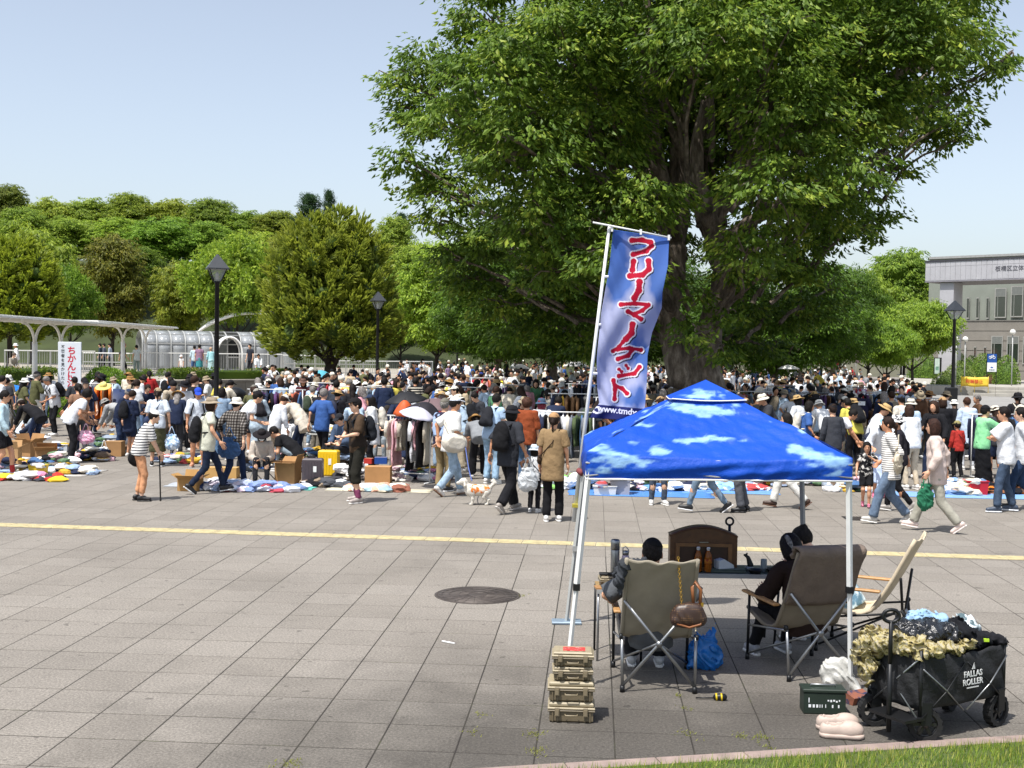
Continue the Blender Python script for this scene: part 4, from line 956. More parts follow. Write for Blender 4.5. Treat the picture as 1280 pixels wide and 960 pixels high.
# bicycle parking sign
BLUE = mat('sign_blue', '#1b4f9c', .4, 0, .04, 4); WHT = mat('sign_print_white', '#e9ecee', .5, 0, .03, 4)
sg = WX(1239, 84, .6); zt_ = W(1239, 442, 84).z - .6; zb2 = W(1239, 465.5, 84).z - .6; t = empty('bicycle_sign', sg); tag(t, 'blue and white bicycle parking sign near the round bushes', 'sign')
hw_ = 6.4 * 84 / FPX
MB().box(-hw_, hw_, -.03, .03, zb2, zt_).obj('board', DARKM, t); MB().box(-hw_ + .03, hw_ - .03, -.036, -.0302, (zt_ + zb2) / 2 + .03, zt_ - .02).obj('blue_panel', BLUE, t); MB().box(-hw_ + .03, hw_ - .03, -.036, -.0302, zb2 + .05, (zt_ + zb2) / 2 + .03 - .002).obj('white_panel', WHT, t)
for s in (-hw_ + .03, hw_ - .03): MB().box(s - .025, s + .025, -.02, .02, 0, zb2 - .001).obj('leg', DARKM, t)
m = MB(); zc_ = zt_ - .27; 
for s in (-.13, .13): m.tube([(s + .085 * math.cos(a * PI / 8), -.045, zc_ + .085 * math.sin(a * PI / 8)) for a in range(16)], .016, 5, closed=True)
for a, b in (((-.13, 0), (-.05, .13)), ((-.05, .13), (.09, .13)), ((.09, .13), (.13, 0)), ((-.05, .13), (.0, 0)), ((.0, 0), (.09, .13)), ((-.13, 0), (0, 0)), ((.09, .13), (.07, .18)), ((.07, .18), (.12, .18))): m.tube([(a[0], -.045, zc_ + a[1]), (b[0], -.045, zc_ + b[1])], .012, 5)
m.obj('bicycle_symbol', WHT, t)
put_text('駐輪場', .13, '#1d3a66', t, (0, -.038, zb2 + .16)); m = MB(); m.prism([(-.1, zb2 + .3), (.1, zb2 + .3), (.1, zb2 + .34), (0, zb2 + .42), (-.1, zb2 + .34)], -.0375, -.0365); m.obj('arrow_mark', BLUE, t)
# yellow banner on a frame
ya, yb_ = WX(1201, 79, .5), WX(1235, 78, .5); an = math.atan2(yb_.y - ya.y, yb_.x - ya.x); L_ = (yb_ - ya).length
t = empty('yellow_banner', ya, an); tag(t, 'yellow banner with red writing hung on a low barrier', 'banner')
YB = mat('yellow_vinyl', '#e3bf3a', .6, 0, .08, 3)
MB().sheet(lambda u, v: (u * L_, .03 * math.sin(u * 13) * (1 - v), .1 + v * .62 + .02 * math.sin(u * 9)), 16, 4, .01).obj('banner_cloth', YB, t)
for s in (0, L_ * .5, L_): MB().tube([(s, .05, -.3), (s, .05, .78)], .02, 6).obj('post', mat('yellow_pipe', '#e2c24a', .5), t)
put_text('駐輪禁止', .27, '#c4452c', t, (L_ / 2, -.035, .42), bold=.004)
t = empty('notice_board', WX(1171, 84, .3)); tag(t, 'slim glazed notice board left of the entrance pillar', 'notice board'); z1_ = W(1171, 447, 84).z - .3; z0_ = W(1171, 468, 84).z - .3
MB().box(-.24, .28, -.04, .04, z0_, z1_).obj('board', DARKM, t); MB().box(-.2, .14, -.046, -.0405, z0_ + .05, z1_ - .06).obj('poster', mat('poster', '#cfe0d4', .5, 0, .15, 5), t); MB().box(-.03, .03, -.03, .03, 0, z0_ - .001).obj('leg', DARKM, t)
MB().box(-.14, .08, -.049, -.0465, z0_ + .3, z0_ + .55).obj('map_print', mat('map_green', '#86b39a', .5, 0, .3, 9), t)
# distant red stalls and banner
RED = mat('red_awning', '#c8281f', .7, 0, .15, 2)
for (a, b, D, y0, y1, lab) in ((1015, 1031, 95, 437, 455, 'bright red stall curtain by the far right lamp'), (1032, 1048, 97, 440, 456, 'red stall curtain next to the brightest one'), (1053, 1070, 104, 437, 443, 'low red awning beyond the pink banner'), (1100, 1128, 110, 440, 454, 'deep red stall wall under the maple trees')):
	p, q_ = WX(a, D), WX(b, D); z1_, z0_ = W(a, y0, D).z, max(.05, W(a, y1, D).z); t = empty('red_stall', p); tag(t, lab, 'stall', 'distant red stalls'); L_ = (q_ - p).length
	m = MB(); m.sheet(lambda u, v: (u * L_, .06 * math.sin(u * 20), z0_ + (z1_ - z0_) * v), 18, 2, .02); m.obj('curtain', RED if a != 1100 else mat('dark_red', '#7c2422', .7), t)
	for s in (0, L_): MB().tube([(s, .12, 0), (s, .12, z1_ + .05)], .03, 6).obj('post', LGREY, t)
	MB().prism([(-.1, z1_ + .05), (L_ + .1, z1_ + .05), (L_ / 2, z1_ + .35)], 0, 2.0).obj('roof', WPAINT if a == 1053 else RED, t)
pb = WX(1072, 84); t = empty('pink_banner', pb); tag(t, 'pale pink upright banner between the red stalls', 'banner'); z1_, z0_ = W(1072, 441, 84).z, W(1072, 454, 84).z
MB().sheet(lambda u, v: (-.25 + u * .5 * 1.1, .03 * math.sin(v * 7), z0_ + (z1_ - z0_) * v), 3, 8, .01).obj('cloth', mat('pink_cloth', '#ecc4d4', .8), t); MB().tube([(-.28, .03, 0), (-.28, .03, z1_ + .1)], .02, 6).obj('pole', WPAINT, t)
MB().box(0, 6, 0, .5, 0, .12).obj('grass_strip', mat('yellow_grass', '#9aa044', 1, 0, .3, 3)).location = WX(1010, 90); o = bpy.data.objects['grass_strip']; struct(o)
# ====== PEOPLE: implicit bodies turned into one surface each
def surface_nets(Fd, org, h):
	s = Fd < 0
	nx, ny, nz = Fd.shape
	cs = np.zeros((nx - 1, ny - 1, nz - 1), np.int8)
	for a in (0, 1):
		for b in (0, 1):
			for c in (0, 1): cs += s[a:nx - 1 + a, b:ny - 1 + b, c:nz - 1 + c]
	act = (cs > 0) & (cs < 8); idx = np.argwhere(act)
	if len(idx) == 0: return np.zeros((0, 3)), np.zeros((0, 4), int)
	acc = np.zeros((len(idx), 3)); cnt = np.zeros(len(idx)); i, j, k = idx.T
	for ax in range(3):
		o1, o2 = [x for x in range(3) if x != ax]
		for a in (0, 1):
			for b in (0, 1):
				off = [0, 0, 0]; off[o1] = a; off[o2] = b
				f0 = Fd[i + off[0], j + off[1], k + off[2]]; off2 = list(off); off2[ax] = 1
				f1 = Fd[i + off2[0], j + off2[1], k + off2[2]]
				m = (f0 < 0) != (f1 < 0); t = np.where(m, f0 / np.where(m, f0 - f1, 1), 0)
				p = np.zeros((len(idx), 3)); p[:, o1] = a; p[:, o2] = b; p[:, ax] = t
				acc += p * m[:, None]; cnt += m
	V = (idx + acc / cnt[:, None]) * h + org
	vid = -np.ones(act.shape, np.int64); vid[i, j, k] = np.arange(len(idx)); Fs = []
	for ax in range(3):
		o1, o2 = [(1, 2), (2, 0), (0, 1)][ax]
		sl0 = [slice(1, -1)] * 3; sl1 = [slice(1, -1)] * 3; sl0[ax] = slice(0, -1); sl1[ax] = slice(1, None)
		a0 = s[tuple(sl0)]; a1 = s[tuple(sl1)]; e = np.argwhere(a0 != a1)
		if len(e) == 0: continue
		flip = a0[tuple(e.T)]
		e = e + 1; e[:, ax] -= 1
		def g_(d1, d2):
			q = e.copy(); q[:, o1] += d1; q[:, o2] += d2; return vid[q[:, 0], q[:, 1], q[:, 2]]
		Q = np.stack([g_(-1, -1), g_(0, -1), g_(0, 0), g_(-1, 0)], 1)
		Q[~flip] = Q[~flip][:, ::-1]; Fs.append(Q)
	F = np.concatenate(Fs); F = F[(F >= 0).all(1)]
	return V, F
def sdf(prims, h, cuts=(), subs=(), wr=0.0, seed=0, wf=1.7):
	"""prims: ('c',a,b,ra,rb,k) tapered limb, ('e',c,R(3x3 columns),(rx,ry,rz),k) oval"""
	lo = np.full(3, 9.0); hi = -lo; bb = []
	for p in prims:
		if p[0] == 'c': a, b = np.array(p[1]), np.array(p[2]); r = max(p[3], p[4]); l_, h_ = np.minimum(a, b) - r, np.maximum(a, b) + r
		else: r = max(p[3]); l_, h_ = np.array(p[1]) - r, np.array(p[1]) + r
		bb.append((l_, h_)); lo = np.minimum(lo, l_); hi = np.maximum(hi, h_)
	lo = lo - 2.5 * h; n = np.ceil((hi - lo) / h).astype(int) + 4
	Fd = np.full(n, 0.12, np.float32); ax_ = [lo[d] + h * np.arange(n[d]) for d in range(3)]
	def ev(p, X, Y, Z):
		if p[0] == 'c':
			a, b = np.array(p[1], float), np.array(p[2], float); ab = b - a; L2 = max(ab.dot(ab), 1e-8)
			t = np.clip(((X - a[0]) * ab[0] + (Y - a[1]) * ab[1] + (Z - a[2]) * ab[2]) / L2, 0, 1)
			return np.sqrt((X - a[0] - t * ab[0]) ** 2 + (Y - a[1] - t * ab[1]) ** 2 + (Z - a[2] - t * ab[2]) ** 2) - (p[3] + (p[4] - p[3]) * t)
		c = np.array(p[1]); Rm = np.array(p[2]); r = np.array(p[3]); dx, dy, dz = X - c[0], Y - c[1], Z - c[2]
		q = [(dx * Rm[0, i] + dy * Rm[1, i] + dz * Rm[2, i]) for i in range(3)]
		k0 = np.sqrt(sum((q[i] / r[i]) ** 2 for i in range(3))); k1 = np.sqrt(sum((q[i] / r[i] ** 2) ** 2 for i in range(3))) + 1e-9
		return k0 * (k0 - 1) / k1
	def sub(l_, h_, mg):
		i0 = np.maximum(((l_ - mg - lo) / h).astype(int), 0); i1 = np.minimum(((h_ + mg - lo) / h).astype(int) + 2, n)
		return tuple(slice(i0[d], i1[d]) for d in range(3))
	for p, (l_, h_) in zip(prims, bb):
		sl = sub(l_, h_, .1); X = ax_[0][sl[0]][:, None, None]; Y = ax_[1][sl[1]][None, :, None]; Z = ax_[2][sl[2]][None, None, :]
		d = ev(p, X, Y, Z); f = Fd[sl]; k = p[-1]
		if k > 0:
			hh = np.clip(.5 + .5 * (f - d) / k, 0, 1); Fd[sl] = f + (d - f) * hh - k * hh * (1 - hh)
		else: Fd[sl] = np.minimum(f, d)
	X = ax_[0][:, None, None]; Y = ax_[1][None, :, None]; Z = ax_[2][None, None, :]
	if wr:
		s_ = seed * 1.7; wp = (X * 9 + Y * 7 + Z * 6) * wf + 1.9 * np.sin((Z * 11 + X * 5) * wf + s_) + 1.6 * np.sin((X * 12 - Y * 10 + Z * 4) * wf + s_)
		Fd = Fd + wr * (.75 * (2 * np.abs(np.sin(wp)) - 1.2) + np.sin(X * 31 + Z * 23 + s_ + 2 * np.sin(Y * 17 + Z * 9)) * .5 + np.sin(Z * 41 - X * 19 + Y * 27 + s_ * 2) * .35 + np.sin(Z * 17 + X * 37 + s_) * .3)
	for (p, nv) in cuts: Fd = np.maximum(Fd, (X - p[0]) * nv[0] + (Y - p[1]) * nv[1] + (Z - p[2]) * nv[2])
	for p in subs: Fd = np.maximum(Fd, -ev(p, X, Y, Z))
	return surface_nets(Fd, lo, h)
def V3(*a): return np.array(a, float)
def unit(v): return v / (np.linalg.norm(v) + 1e-9)
I3 = np.eye(3)
def join_arrays(parts):
	V = np.concatenate([p[0] for p in parts]); o = 0; F = []
	for p in parts: F.append(p[1] + o); o += len(p[0])
	return V, np.concatenate(F)
# one relaxed hand: wrist at the origin, fingers along -z, palm facing +x (towards the thigh), thumb forward +y
def _hand(h):
	P = [('e', (0, 0, -.045), I3, (.016, .038, .05), 0), ('c', (0, 0, .0), (0, 0, -.03), .024, .026, .02)]
	for k, (y, L_) in enumerate(((.030, .068), (.010, .078), (-.010, .072), (-.029, .056))):
		a = V3(0, y, -.085); b = a + V3(.006, y * .12, -L_ * .45); c = b + V3(.022, 0, -L_ * .42); d = c + V3(.016, 0, -L_ * .2)
		P += [('c', a, b, .0092, .0085, .004), ('c', b, c, .0085, .0078, .003), ('c', c, d, .0078, .0068, .003)]
	P += [('c', (0, .028, -.025), (.014, .056, -.055), .012, .0105, .01), ('c', (.014, .056, -.055), (.026, .062, -.088), .0105, .008, .003)]
	return sdf(P, h)
HAND_F = _hand(.0098); HAND_C = _hand(.013)
def ik(root, tgt, l1, l2, pole):
	d = tgt - root; L = np.linalg.norm(d)
	if L > (l1 + l2) * .995: tgt = root + d / L * (l1 + l2) * .995; d = tgt - root; L = np.linalg.norm(d)
	a = math.acos(np.clip((l1 * l1 + L * L - l2 * l2) / (2 * l1 * L), -1, 1)); u = d / L
	p = pole - u * pole.dot(u); p = unit(p)
	return root + u * l1 * math.cos(a) + p * l1 * math.sin(a), tgt
class Fig:
	"""a posed skeleton; forward is +y, z up, units for a 1.70 m adult"""
	def __init__(s, hip=(0, 0, .93), lean=4, side=0, twist=0, bend=0, wl=None, wr=None, al=(-.09, 0, .09), ar=(.09, 0, .09), fl=0, fr=0, hp=0, hy=0, ht=0, H=1.7, girth=1.0, headk=1.0,
 				pl=(-.5, -1, 0), pr=(.5, -1, 0), kl=(0, 1, .1), kr=(0, 1, .1), palmflip=False, fpl=0, fpr=0):
		s.k = H / 1.7; s.g = girth; s.hk = headk
		P = s.P = V3(*hip); l = math.radians(lean); l2 = math.radians(lean + bend); sd = math.radians(side); tw = math.radians(twist)
		s.up1 = unit(V3(math.sin(sd), math.sin(l), math.cos(l))); s.up = unit(V3(math.sin(sd), math.sin(l2), math.cos(l2)))
		s.rt0 = unit(V3(1, 0, 0) - s.up1 * s.up1[0]); s.fw0 = np.cross(s.up1, s.rt0)
		r = V3(math.cos(tw), math.sin(tw), 0); s.rt = unit(r - s.up * s.up.dot(r)); s.fw = np.cross(s.up, s.rt)
		s.mid = P + s.up1 * .22; s.neck = s.mid + s.up * .315; shc = s.mid + s.up * .25
		s.sL = shc - s.rt * .152; s.sR = shc + s.rt * .152
		wl = V3(*wl) if wl is not None else s.sL + V3(-.075, .06, -.50); wr = V3(*wr) if wr is not None else s.sR + V3(.075, .06, -.50)
		s.eL, s.wL = ik(s.sL, wl, .27, .245, V3(*pl)); s.eR, s.wR = ik(s.sR, wr, .27, .245, V3(*pr))
		s.hL = P - s.rt0 * .088 - s.up1 * .02; s.hR = P + s.rt0 * .088 - s.up1 * .02
		s.kL, s.aL = ik(s.hL, V3(*al), .425, .41, V3(*kl)); s.kR, s.aR = ik(s.hR, V3(*ar), .425, .41, V3(*kr))
		def fdir(a, p): a = math.radians(a); p = math.radians(p); return V3(math.sin(a) * math.cos(p), math.cos(a) * math.cos(p), -math.sin(p))
		s.fL = fdir(fl, fpl); s.fR = fdir(fr, fpr)
		hp = math.radians(hp + (lean + bend) * .35); hy = math.radians(hy + twist * .6); ht = math.radians(ht)
		s.hf = V3(math.sin(-hy) * math.cos(hp), math.cos(hy) * math.cos(hp), -math.sin(hp))
		hr = V3(math.cos(hy), math.sin(hy), math.tan(ht) * -1); s.hr = unit(hr - s.hf * s.hf.dot(hr)); s.hu = np.cross(s.hr, s.hf)
		s.hR3 = np.stack([s.hr, s.hf, s.hu], 1); s.T3 = np.stack([s.rt, s.fw, s.up], 1); s.T0 = np.stack([s.rt0, s.fw0, s.up1], 1)
		s.hc = s.neck + s.up * .055 + s.hu * .085 * headk + s.hf * .02
	def torso(s, i=0.0, k=.06):
		g = s.g
		return [('e', s.mid + s.up * .13, s.T3, (.140 * g + i, .102 * g + i, .185 + i), k), ('e', s.mid - s.up * .03, s.T3, (.118 * g + i, .096 * g + i, .16 + i), k),
				('e', s.P + s.up1 * .02, s.T0, (.146 * g + i, .110 * g + i, .115 + i), k), ('c', s.sL + s.rt * .02 - s.up * .01, s.sR - s.rt * .02 - s.up * .01, .046 + i, .046 + i, k)]
	def body(s, h, hand):
		g = math.sqrt(s.g); P = s.torso(0)
		P += [('c', s.neck - s.up * .05, s.hc - s.hu * .04, .056, .05, .03)]
		for a, e, w in ((s.sL, s.eL, s.wL), (s.sR, s.eR, s.wR)): P += [('c', a, e, .044 * g, .036 * g, .03), ('c', e, w, .040 * g, .0245, .02)]
		for a, k_, w in ((s.hL, s.kL, s.aL), (s.hR, s.kR, s.aR)): P += [('c', a, k_, .078 * g, .050, .04), ('c', k_, w, .055, .036, .03), ('e', k_ * .65 + w * .35 - unit(np.cross(V3(1, 0, 0), w - k_)) * -.012, I3, (.05, .05, .09), .03)]
		parts = [sdf(P, h * 1.25)]
		K_ = s.hk; hc, u, f, r = s.hc, s.hu, s.hf, s.hr
		Hd = [('e', hc + u * .02, s.hR3, (.074 * K_, .09 * K_, .098 * K_), .01), ('e', hc - u * .045 * K_ + f * .022, s.hR3, (.054 * K_, .066 * K_, .066 * K_), .03), ('c', hc - u * .085 * K_ + f * .062, hc - u * .085 * K_ + f * .063, .022, .022, .02),
  			('c', hc + u * .002 + f * .085 * K_, hc - u * .03 * K_ + f * .102 * K_, .009, .014, .01), ('c', s.neck - s.up * .02, hc - u * .04, .054, .049, .02),
  			('e', hc - u * .058 * K_ + f * .083, s.hR3, (.022, .010, .008), .008)]
		for sg in (-1, 1): Hd.append(('e', hc + r * sg * .078 * K_ - u * .012, s.hR3, (.010, .022, .032), .006))
		Hs = [('e', hc + u * .008 + f * .098 * K_ + r * sg * .031, s.hR3, (.016, .012, .009), 0) for sg in (-1, 1)]
		parts.append(sdf(Hd, min(h * .66, .019), subs=Hs))
		HV, HF = hand
		for e, w, sg in ((s.eL, s.wL, 1), (s.eR, s.wR, -1)):
			z = -unit(w - e); y = s.fw - z * z.dot(s.fw)
			if np.linalg.norm(y) < .25: y = s.up - z * z.dot(s.up)
			y = unit(y); x = np.cross(y, z); v = HV.copy(); ff = HF
			if sg < 0: v[:, 0] *= -1; ff = HF[:, ::-1]
			parts.append((w + v[:, :1] * x + v[:, 1:2] * y + v[:, 2:] * z, ff))
		return join_arrays(parts)
	def lowbody(s, h):
		return sdf([('c', s.neck, s.hc - s.hu * .03, .055, .05, 0), ('e', s.hc, s.hR3, (.075, .09, .115), 0), ('c', s.eL, s.wL - (s.eL - s.wL) * .3, .04, .03, 0), ('c', s.eR, s.wR - (s.eR - s.wR) * .3, .04, .03, 0)], h)
	def shirt(s, h, sleeve=.6, loose=.02, hem=.10, wr=.004, seed=0, flare=0.0, dress=None, vest=False, hood=False):
		h *= 1.12; loose = .008 + loose * .45; wr = wr * 1.25; P = s.torso(loose, .045); low = s.P - s.up1 * hem; sl = []
		for q_ in (-.055, 0, .055): P.append(('c', s.mid + s.rt * q_ * s.g, low + s.rt * q_ * s.g, .088 * s.g + loose, .094 * s.g + loose * 1.3 + flare, .04))
		if not vest:
			for a, e, w in ((s.sL, s.eL, s.wL), (s.sR, s.eR, s.wR)):
				if sleeve <= 1: e2 = a + (e - a) * sleeve; sl.append(sdf([('c', a, e2 + unit(e - a) * .05, .050 + loose, .047 + loose * 1.5, .0)], h, [(e2, unit(e - a))], wr=wr, seed=seed))
				else: e2 = e + (w - e) * (sleeve - 1); sl.append(sdf([('c', a, e, .050 + loose, .043 + loose, .0), ('c', e, e2 + unit(w - e) * .04, .043 + loose, .034 + loose * .8, .02)], h, [(e2, unit(w - e))] if np.dot(e2 - a, unit(w - e)) > np.dot(a - a, unit(w - e)) + .08 else [], wr=wr, seed=seed))
		cuts = [(low, -s.up1)]
		if dress:
			lowd = s.P * V3(1, 1, 0) * 1.0 + V3(0, 0, dress); P.append(('c', s.P, lowd, .12 * s.g + loose, .15 + loose + flare, .06)); cuts = [(lowd, V3(0, 0, -1))]
		cuts.append((s.neck + s.up * .012, s.up))
		if hood: P.append(('c', s.neck - s.fw * .06 + s.rt * .05, s.neck - s.fw * .06 - s.rt * .05, .055, .055, .04))
		return join_arrays([sdf(P, h, cuts, wr=wr, seed=seed)] + sl)
	def trousers(s, h, length=1.0, loose=.015, wr=.004, seed=0, wide=0.0):
		h *= 1.2; loose *= .55; wide *= .6; wr *= 1.3; out = [sdf([('e', s.P + s.up1 * .02, s.T0, (.148 * s.g + loose, .112 * s.g + loose, .13 + loose), .05), ('c', s.hL, s.hL + (s.kL - s.hL) * .3, .078 + loose, .07 + loose, .04), ('c', s.hR, s.hR + (s.kR - s.hR) * .3, .078 + loose, .07 + loose, .04)], h, [(s.P + s.up1 * .12, s.up1)], wr=wr, seed=seed)]
		for a, k_, w in ((s.hL, s.kL, s.aL), (s.hR, s.kR, s.aR)):
			if length <= .5: e = a + (k_ - a) * (length / .5); out.append(sdf([('c', a, e + unit(k_ - a) * .06, .082 + loose, .070 + loose * 1.5 + wide, 0)], h, [(e, unit(k_ - a))], wr=wr, seed=seed))
			else:
				e = k_ + (w - k_) * ((length - .5) * 2) * .985; d_ = unit(w - k_); cut = [(e, d_)] if np.dot(e - a, d_) > .12 else []
				out.append(sdf([('c', a, k_, .082 + loose, .056 + loose + wide * .5, 0), ('c', k_, e + d_ * (.06 if cut else 0), .056 + loose + wide * .5, .042 + loose + wide * 1.2, .02)], h, cut, wr=wr, seed=seed + 1))
		return join_arrays(out)
	def skirt(s, h, z1, flare=.08, loose=.02, seed=0):
		c = (s.kL + s.kR) / 2; low = V3(c[0], c[1], z1) if z1 < .5 else V3(s.P[0], s.P[1], z1)
		P = [('e', s.P + s.up1 * .02, s.T0, (.145 * s.g + loose, .11 + loose, .12), .05), ('c', s.P, low, .11 * s.g + loose, .13 + flare, .05)]
		P += [('c', s.hL, s.kL, .085, .085, .05), ('c', s.hR, s.kR, .085, .085, .05)]
		return sdf(P, h, [(s.P + s.up1 * .12, s.up1), (low, V3(0, 0, -1))], wr=.007, seed=seed)
	def shoe(s, a, f, h, boot=False):
		r = unit(np.cross(f, V3(0, 0, 1))); n = np.cross(r, f); base = a - n * .052
		P = [('c', base - f * .045 + n * .022, base + f * .05 + n * .02, .037, .036, .02), ('c', base + f * .05 + n * .016, base + f * .145 + n * .008, .038, .033, .02), ('c', base - f * .03 + n * .03, a + n * (.04 if boot else .0) - f * .005, .038, .040, .02)]
		V, F = sdf(P, h, [(base - n * .022, -n)]); return V, F
	def sole(s, a, f, h):
		r = unit(np.cross(f, V3(0, 0, 1))); n = np.cross(r, f); base = a - n * .052
		P = [('c', base - f * .048 - n * .02, base + f * .05 - n * .02, .041, .041, .01), ('c', base + f * .05 - n * .02, base + f * .15 - n * .02, .042, .037, .01)]
		return sdf(P, h, [(base - n * .036, -n), (base - n * .012, n)])
	def hair(s, h, kind='short'):
		K_ = s.hk; hc, u, f, r = s.hc, s.hu, s.hf, s.hr
		P = [('e', hc + u * .024 - f * .008, s.hR3, (.088 * K_, .103 * K_, .107 * K_), .02)]; face = ('e', hc - u * .045 * K_ + f * .102 * K_, s.hR3, (.072 * K_, .085 * K_, .098 * K_), 0); cuts = []
		if kind == 'short': cuts = [(hc - u * .035 * K_, unit(-u + f * .62))]
		elif kind == 'bob':
			P += [('e', hc - u * .05 * K_ - f * .015, s.hR3, (.098 * K_, .095 * K_, .105 * K_), .03)]
		elif kind == 'long':
			P += [('c', hc - f * .03 - u * .02, s.neck - s.fw * .085 - s.up * .13, .088 * K_, .07, .04), ('e', hc - u * .05 * K_ - f * .015, s.hR3, (.095 * K_, .09 * K_, .105 * K_), .03)]
		elif kind in ('tail', 'bun'):
			cuts = [(hc - u * .04 * K_, unit(-u + f * .55))] if kind == 'bun' else []
			if kind == 'tail': P += [('c', hc - f * .09 + u * .01, hc - f * .13 - u * .03, .026, .03, .01), ('c', hc - f * .13 - u * .03, hc - f * .125 - u * .16, .03, .014, .01)]
			else: P += [('e', hc - f * .065 + u * .10, s.hR3, (.04, .04, .035), .01)]
		elif kind == 'curly': P = [('e', hc + u * .02 - f * .012, s.hR3, (.108 * K_, .115 * K_, .118 * K_), .02)]; cuts = [(hc - u * .09 * K_, -u)]
		return sdf(P, h, cuts, [face], wr=.004 if kind != 'curly' else .008, seed=3)
	def cap(s, h, kind='cap'):
		K_ = s.hk; hc, u, f, r = s.hc, s.hu, s.hf, s.hr; q = hc + u * .028
		dome = ('e', q - f * .004, s.hR3, (.090 * K_, .106 * K_, .108 * K_), 0)
		if kind == 'beanie': return sdf([('e', q - f * .006, s.hR3, (.092 * K_, .108 * K_, .108 * K_), 0)], h, [(q - u * .018 + f * .0, -u - f * .15)])
		if kind == 'cap':
			V1 = sdf([dome], h, [(q + u * .022, -u)]); V2 = sdf([('e', q + u * .026 + f * .115 * K_, np.stack([r, unit(f - u * .22), unit(u + f * .22)], 1), (.074, .078, .0105), 0)], min(h, .009)); return join_arrays([V1, V2])
		R_ = {'bucket': .135, 'straw': .17, 'wide': .185}[kind] * K_
		crown = sdf([('e', q, s.hR3, (.094 * K_, .108 * K_, .125 * K_), 0)], h, [(q + u * .015, -u), (q + u * .092 * K_, u)])
		# brim as a sloping ring with thickness
		n = 24; V = []; F = []
		for ring, (rr, dz, th) in enumerate(((.085 * K_, .02, .004), (R_ * .8, -.005, .004), (R_, -.028 if kind == 'bucket' else -.012, .004))):
			for sg in (1, -1):
				for j in range(n):
					a_ = 2 * PI * j / n; V.append(q + r * rr * math.cos(a_) + f * rr * 1.08 * math.sin(a_) + u * (dz + sg * th + .006 * math.sin(3 * a_)))
		for i in range(2):
			for j in range(n):
				j2 = (j + 1) % n; a, b = i * 2 * n, (i + 1) * 2 * n
				F.append((a + j, a + j2, b + j2, b + j)); F.append((a + n + j2, a + n + j, b + n + j, b + n + j2))
		for j in range(n): j2 = (j + 1) % n; F.append((4 * n + j, 4 * n + j2, 5 * n + j2, 5 * n + j))
		return join_arrays([crown, (np.array(V), np.array(F))])
	def mask(s, h): return sdf([('e', s.hc - s.hu * .052 + s.hf * .05, s.hR3, (.058, .062, .048), 0)], h, [(s.hc - s.hu * .03 + s.hf * .045, -s.hf), (s.hc - s.hu * .018, s.hu)])
	def backpack(s, h, big=1.0, low=0.0):
		c = s.mid + s.up * (.06 - low) - s.fw * (.20 + .02 * s.g)
		V1 = sdf([('e', c + s.up * .02, s.T3, (.145 * big, .095 * big, .22 * big), .03), ('e', c - s.up * .08 - s.fw * .05, s.T3, (.11 * big, .07 * big, .12 * big), .04), ('c', c - s.up * .15 * big - s.rt * .08, c - s.up * .15 * big + s.rt * .08, .07, .07, .05)], h, wr=.004)
		st = []
		for sg in (-1, 1):
			a = s.mid + s.up * .24 - s.fw * .13 + s.rt * sg * .08; b = s.mid + s.up * .315 + s.rt * sg * .095; d = s.mid + s.up * .2 + s.fw * .135 * s.g + s.rt * sg * .105; e = s.mid - s.up * .02 + s.fw * .10 + s.rt * sg * .15; g_ = s.mid - s.up * .06 - s.fw * .12 + s.rt * sg * .15
			for p, q_ in ((a, b), (b, d), (d, e), (e, g_)): st.append(('c', p, q_, .017, .017, .01))
		return join_arrays([V1, sdf(st, min(h, .014))])
	def shoulder_bag(s, h, sg=1, drop=.18, size=(.17, .07, .13), back=.0, strapr=.011):
		"""bag at the hip on the side sg with its strap over the other shoulder"""
		c = s.P + s.rt0 * sg * (.21 * s.g) + s.up1 * (.10 - drop * .3) - s.fw0 * back
		V1 = sdf([('c', c - s.fw0 * (size[0] - size[2]) , c + s.fw0 * (size[0] - size[2]), size[2] * .75, size[2] * .75, .03), ('e', c, np.stack([s.fw0, s.rt0, s.up1], 1), size, .03)], h, [(c + s.rt0 * sg * size[1], s.rt0 * sg), (c - s.rt0 * sg * size[1], -s.rt0 * sg)], wr=.003)
		top = s.mid + s.up * .31 - s.rt * sg * .10
		st = [('c', c + s.up1 * size[2] * .6 + s.fw0 * .08, s.mid + s.up * .1 + s.fw * .145 * s.g, strapr, strapr, .005), ('c', s.mid + s.up * .1 + s.fw * .145 * s.g, top + s.fw * .05, strapr, strapr, .005), ('c', top + s.fw * .05, top - s.fw * .05, strapr, strapr, .005),
  			('c', top - s.fw * .05, s.mid + s.up * .1 - s.fw * .15 * s.g, strapr, strapr, .005), ('c', s.mid + s.up * .1 - s.fw * .15 * s.g, c + s.up1 * size[2] * .6 - s.fw0 * .08, strapr, strapr, .005)]
		return join_arrays([V1, sdf(st, .011)])
def addmesh(name, VF, m, parent, color, k=1.0, eye=None):
	V, F = VF; me = np_mesh(name, V * k, F, True); me.materials.append(m); return link(name, me, None, parent, color=color)
SKINS = ['#d9a98a', '#cf9c7c', '#e0b497', '#c68f6d']
def person(lab, loc, rz, pose, spec, h=.021, detail=True, group='people at the flea market', name='person'):
	"""spec: skin, top=(kind,colour,mat,opts), legs=(kind,colour,mat,opts), shoes=(colour, sole), hair=(kind,colour), hat=(kind,colour), extras"""
	f = Fig(**pose); k = f.k; sd = abs(hash(lab)) % 97 if False else len(lab) * 7 % 97
	body = addmesh(name, f.body(h, HAND_F if detail else HAND_C), SKIN, None, spec.get('skin', SKINS[sd % 4]), k)
	tag(body, lab, 'child' if spec.get('child') else 'person', group)
	dress_up(body, f, spec, h, k, sd, detail)
	body.location = loc; body.rotation_euler = (0, 0, rz)
	return body, f
